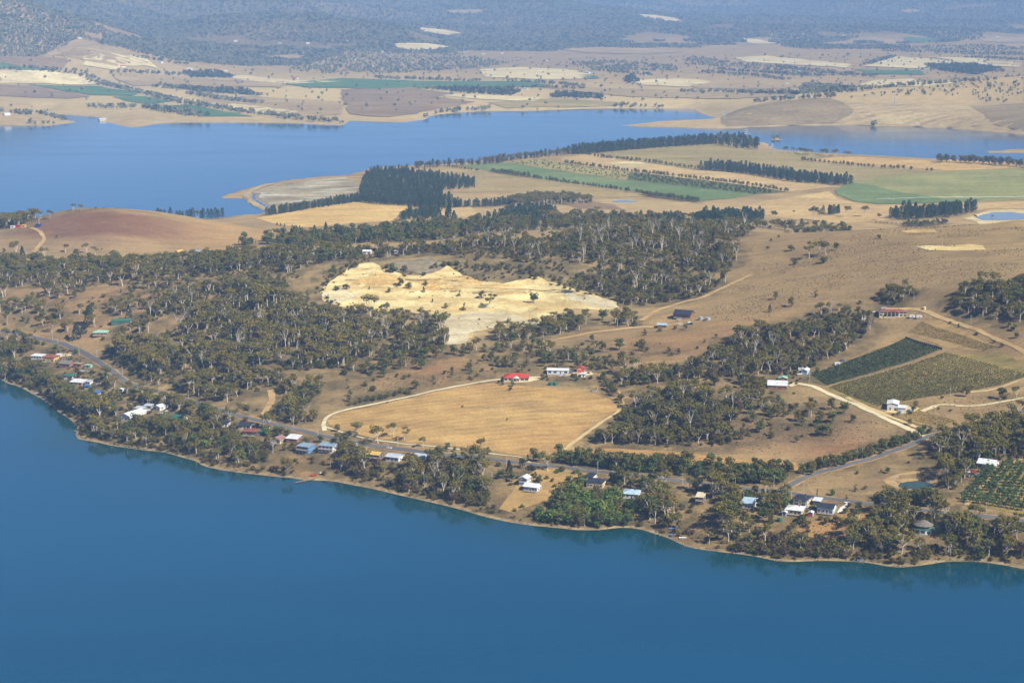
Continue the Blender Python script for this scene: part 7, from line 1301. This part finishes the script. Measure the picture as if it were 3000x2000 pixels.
# ------------------------------------------------------------------ vine rows
ORDN = lambda k: (["first","second","third","fourth","fifth","sixth","seventh","eighth","ninth","tenth","eleventh","twelfth","thirteenth","fourteenth","fifteenth","sixteenth","seventeenth","eighteenth","nineteenth","twentieth"] + ["twenty-" + x for x in ("first","second","third","fourth","fifth","sixth","seventh","eighth","ninth")] + ["thirtieth"])[k]
def vines(s0, s1, e0, e1, n_, lm, h, den, what, gap=0.0):
    rg = np.random.default_rng(n_)
    for k in range(n_):
        t = k / (n_ - 1); a_ = ground(s0[0] + (s1[0] - s0[0]) * t, s0[1] + (s1[1] - s0[1]) * t); b_ = ground(e0[0] + (e1[0] - e0[0]) * t, e0[1] + (e1[1] - e0[1]) * t)
        d = (b_ - a_)[:2]; L = np.linalg.norm(d); V, Fc = [], []; m = int(L / 1.0)
        for i in range(m):
            if rg.random() < gap: continue
            q = a_[:2] + d * (i + .5) / m; z = float(hgt(*q)); c = (q[0] - a_[0], q[1] - a_[1], z - a_[2] + h * .55)
            leaves(V, Fc, c, (.42, .4, h * .5), den, .75 * h / 1.6 + .25, rg, .35, .3)
            if i % 7 == 0: box(V, Fc, c[0] - .05, c[0] + .05, c[1] - .05, c[1] + .05, z - a_[2] - .4, z - a_[2] + h + .2)
        tube(V, Fc, [tuple(np.array([*(a_[:2] + d * i / 8), float(hgt(*(a_[:2] + d * i / 8))) + h * .6]) - a_) for i in range(9)], [.09] * 9, 3)
        o = inst("vine_row", M("vine_row", V, Fc, [lm]), None, tuple(a_)); tag(o, "%s vine row from the top of %s" % (ORDN(k), what), "vine row", "rows of " + what)
vines((2381,1101), (2424,1129), (2655,994), (2748,1024), 13, L_NET, 2.0, 6, "the dark netted vineyard")
vines((2428,1137), (2568,1190), (2772,1034), (3010,1098), 29, L_VINE, 1.6, 5, "the wide golden green vineyard", .14)
vines((2700,945), (2664,972), (2922,1017), (2882,1028), 12, L_DRY, 1.2, 3, "the straw block under the ridge house", .2)
vines((2690,1203), (2638,1219), (2802,1234), (2750,1250), 11, L_DRY, 1.2, 3, "the small straw block by the side road", .15)

# rocks along the waterline
RKV = []
for sd in (1, 2):
    rg = np.random.default_rng(sd); V, Fc = lathe([(.25, -.3), (.6, -.05), (.55, .25), (.3, .42), (.02, .46)], 7); V = [tuple(np.array(v) * rg.uniform(.75, 1.25, 3)) for v in V]; RKV.append(M("rock", V, Fc, [paint("shore_rock%d" % sd, lin(150,132,110) if sd == 1 else lin(122,108,92), .9, var=.25)]))
rk = []
for i in range(1, len(_sp) - 1):
    for _ in range(2):
        if random.random() < .45: q = _sp[i] + np.array([random.uniform(-2, 2), random.uniform(-.6, 3.2)]); rk.append((q[0], q[1], max(float(hgt(*q)), 0) - .05, random.uniform(.4, 1.5), random.uniform(0, 6.28), random.randrange(2)))
mass("shore_rubble", RKV, rk, "brown rocks and debris strewn along the waterline")
# ------------------------------------------------------------------ the ground sheet itself
def build_ground(tree_xy):
    nr, nc = GZ.shape
    co = np.column_stack([GX.ravel(), GY.ravel(), GZ.ravel()])
    i, j = np.meshgrid(np.arange(nr - 1), np.arange(nc - 1), indexing='ij'); a = (i * nc + j).ravel()
    q = np.column_stack([a, a + 1, a + nc + 1, a + nc])
    # leave out cells wholly under deep water
    deep = (GZ < -3).ravel(); q = q[~(deep[q].all(axis=1))]
    me = bpy.data.meshes.new("ground"); me.vertices.add(len(co)); me.vertices.foreach_set("co", co.ravel())
    me.loops.add(q.size); me.loops.foreach_set("vertex_index", q.ravel().astype(np.int32))
    me.polygons.add(len(q)); me.polygons.foreach_set("loop_start", (np.arange(len(q)) * 4).astype(np.int32))
    me.polygons.foreach_set("use_smooth", np.ones(len(q), bool))
    me.update(); me.validate()
    W = np.zeros(len(co)); C = np.zeros((len(co), 3)); x, y = co[:, 0], co[:, 1]
    for u, v, ru, rv, c, w in TINT:
        p = ground(u, v); up, dn = ground(u, v - rv), ground(u, v + rv); rx = ru / sc_at(p); ry = max(abs(up[1] - dn[1]) / 2, 10)
        k = np.exp(-(((x - p[0]) / rx) ** 2 + ((y - p[1]) / ry) ** 2) * 1.2) * w
        C += k[:, None] * np.array(lin(*c)[:3]); W += k
    C /= np.maximum(W, 1e-6)[:, None]
    ca = me.attributes.new("tint", 'FLOAT_COLOR', 'POINT'); ca.data.foreach_set("color", np.column_stack([C, np.ones(len(C))]).ravel())
    wa = me.attributes.new("tint_w", 'FLOAT', 'POINT'); wa.data.foreach_set("value", np.clip(W, 0, 1))
    cell = 9.0; X0, Y0 = -1400, 1000; gx, gy = int(2800 / cell), int(2300 / cell); Hh = np.zeros((gx, gy))
    t = np.array(tree_xy); ix = ((t[:, 0] - X0) / cell).astype(int); iy = ((t[:, 1] - Y0) / cell).astype(int)
    ok = (ix >= 0) & (ix < gx) & (iy >= 0) & (iy < gy); np.add.at(Hh, (ix[ok], iy[ok]), 1)
    for _ in range(2): Hh = (Hh + np.roll(Hh, 1, 0) + np.roll(Hh, -1, 0)) / 3; Hh = (Hh + np.roll(Hh, 1, 1) + np.roll(Hh, -1, 1)) / 3
    jx = np.clip(((x - X0) / cell).astype(int), 0, gx - 1); jy = np.clip(((y - Y0) / cell).astype(int), 0, gy - 1)
    L = np.clip(Hh[jx, jy] * 2.2, 0, 1) * (y < 3200)
    far = np.clip((y - 8000) / 1200, 0, 1) * np.clip((co[:, 2] - 45) / 40, 0, 1)
    la = me.attributes.new("litter", 'FLOAT', 'POINT'); la.data.foreach_set("value", np.maximum(L, far))
    sd = SD.ravel(); sw = np.clip(1 - sd / (np.where(y > 2300, 0.004, 0.0022) * y), 0, 1) * (sd > -10) * np.where(y > 2300, 0.75, 0.9)
    sa = me.attributes.new("sand", 'FLOAT', 'POINT'); sa.data.foreach_set("value", sw)
    me.materials.append(soil("dry_ground", lin(200,166,116), lin(176,146,104), lin(142,122,92), big=0.008, mid=0.03, fine=0.45, tint=True, bump=0.8))
    tag(link(bpy.data.objects.new("ground", me)), "dry brown grassland and bush country", kind="structure")

def build_haze():
    x, y0, y1, z0, z1 = 16000, -3600, 31000, -14, 1150
    V = [(sx * x, yy, zz) for zz in (z0, z1) for sx, yy in ((-1, y0), (1, y0), (1, y1), (-1, y1))]
    m = bpy.data.materials.new("haze_air"); m.use_nodes = True; t = m.node_tree; t.nodes.clear()
    o = t.nodes.new("ShaderNodeOutputMaterial"); pv = t.nodes.new("ShaderNodeVolumePrincipled")
    pv.inputs["Color"].default_value = (0.37, 0.60, 1.0, 1); pv.inputs["Density"].default_value = HAZE; pv.inputs["Anisotropy"].default_value = -0.2
    t.links.new(pv.outputs[0], o.inputs["Volume"])
    tag(mesh_obj("haze", V, [(0,3,2,1),(4,5,6,7),(0,1,5,4),(1,2,6,5),(2,3,7,6),(3,0,4,7)], m), "thin blue haze filling the air", kind="stuff")
HAZE = 6.8e-5
build_ground([t[:2] for k in ("gum","shrub","hedge","dead","sapl","pine") for t in TREES[k]]); build_haze()
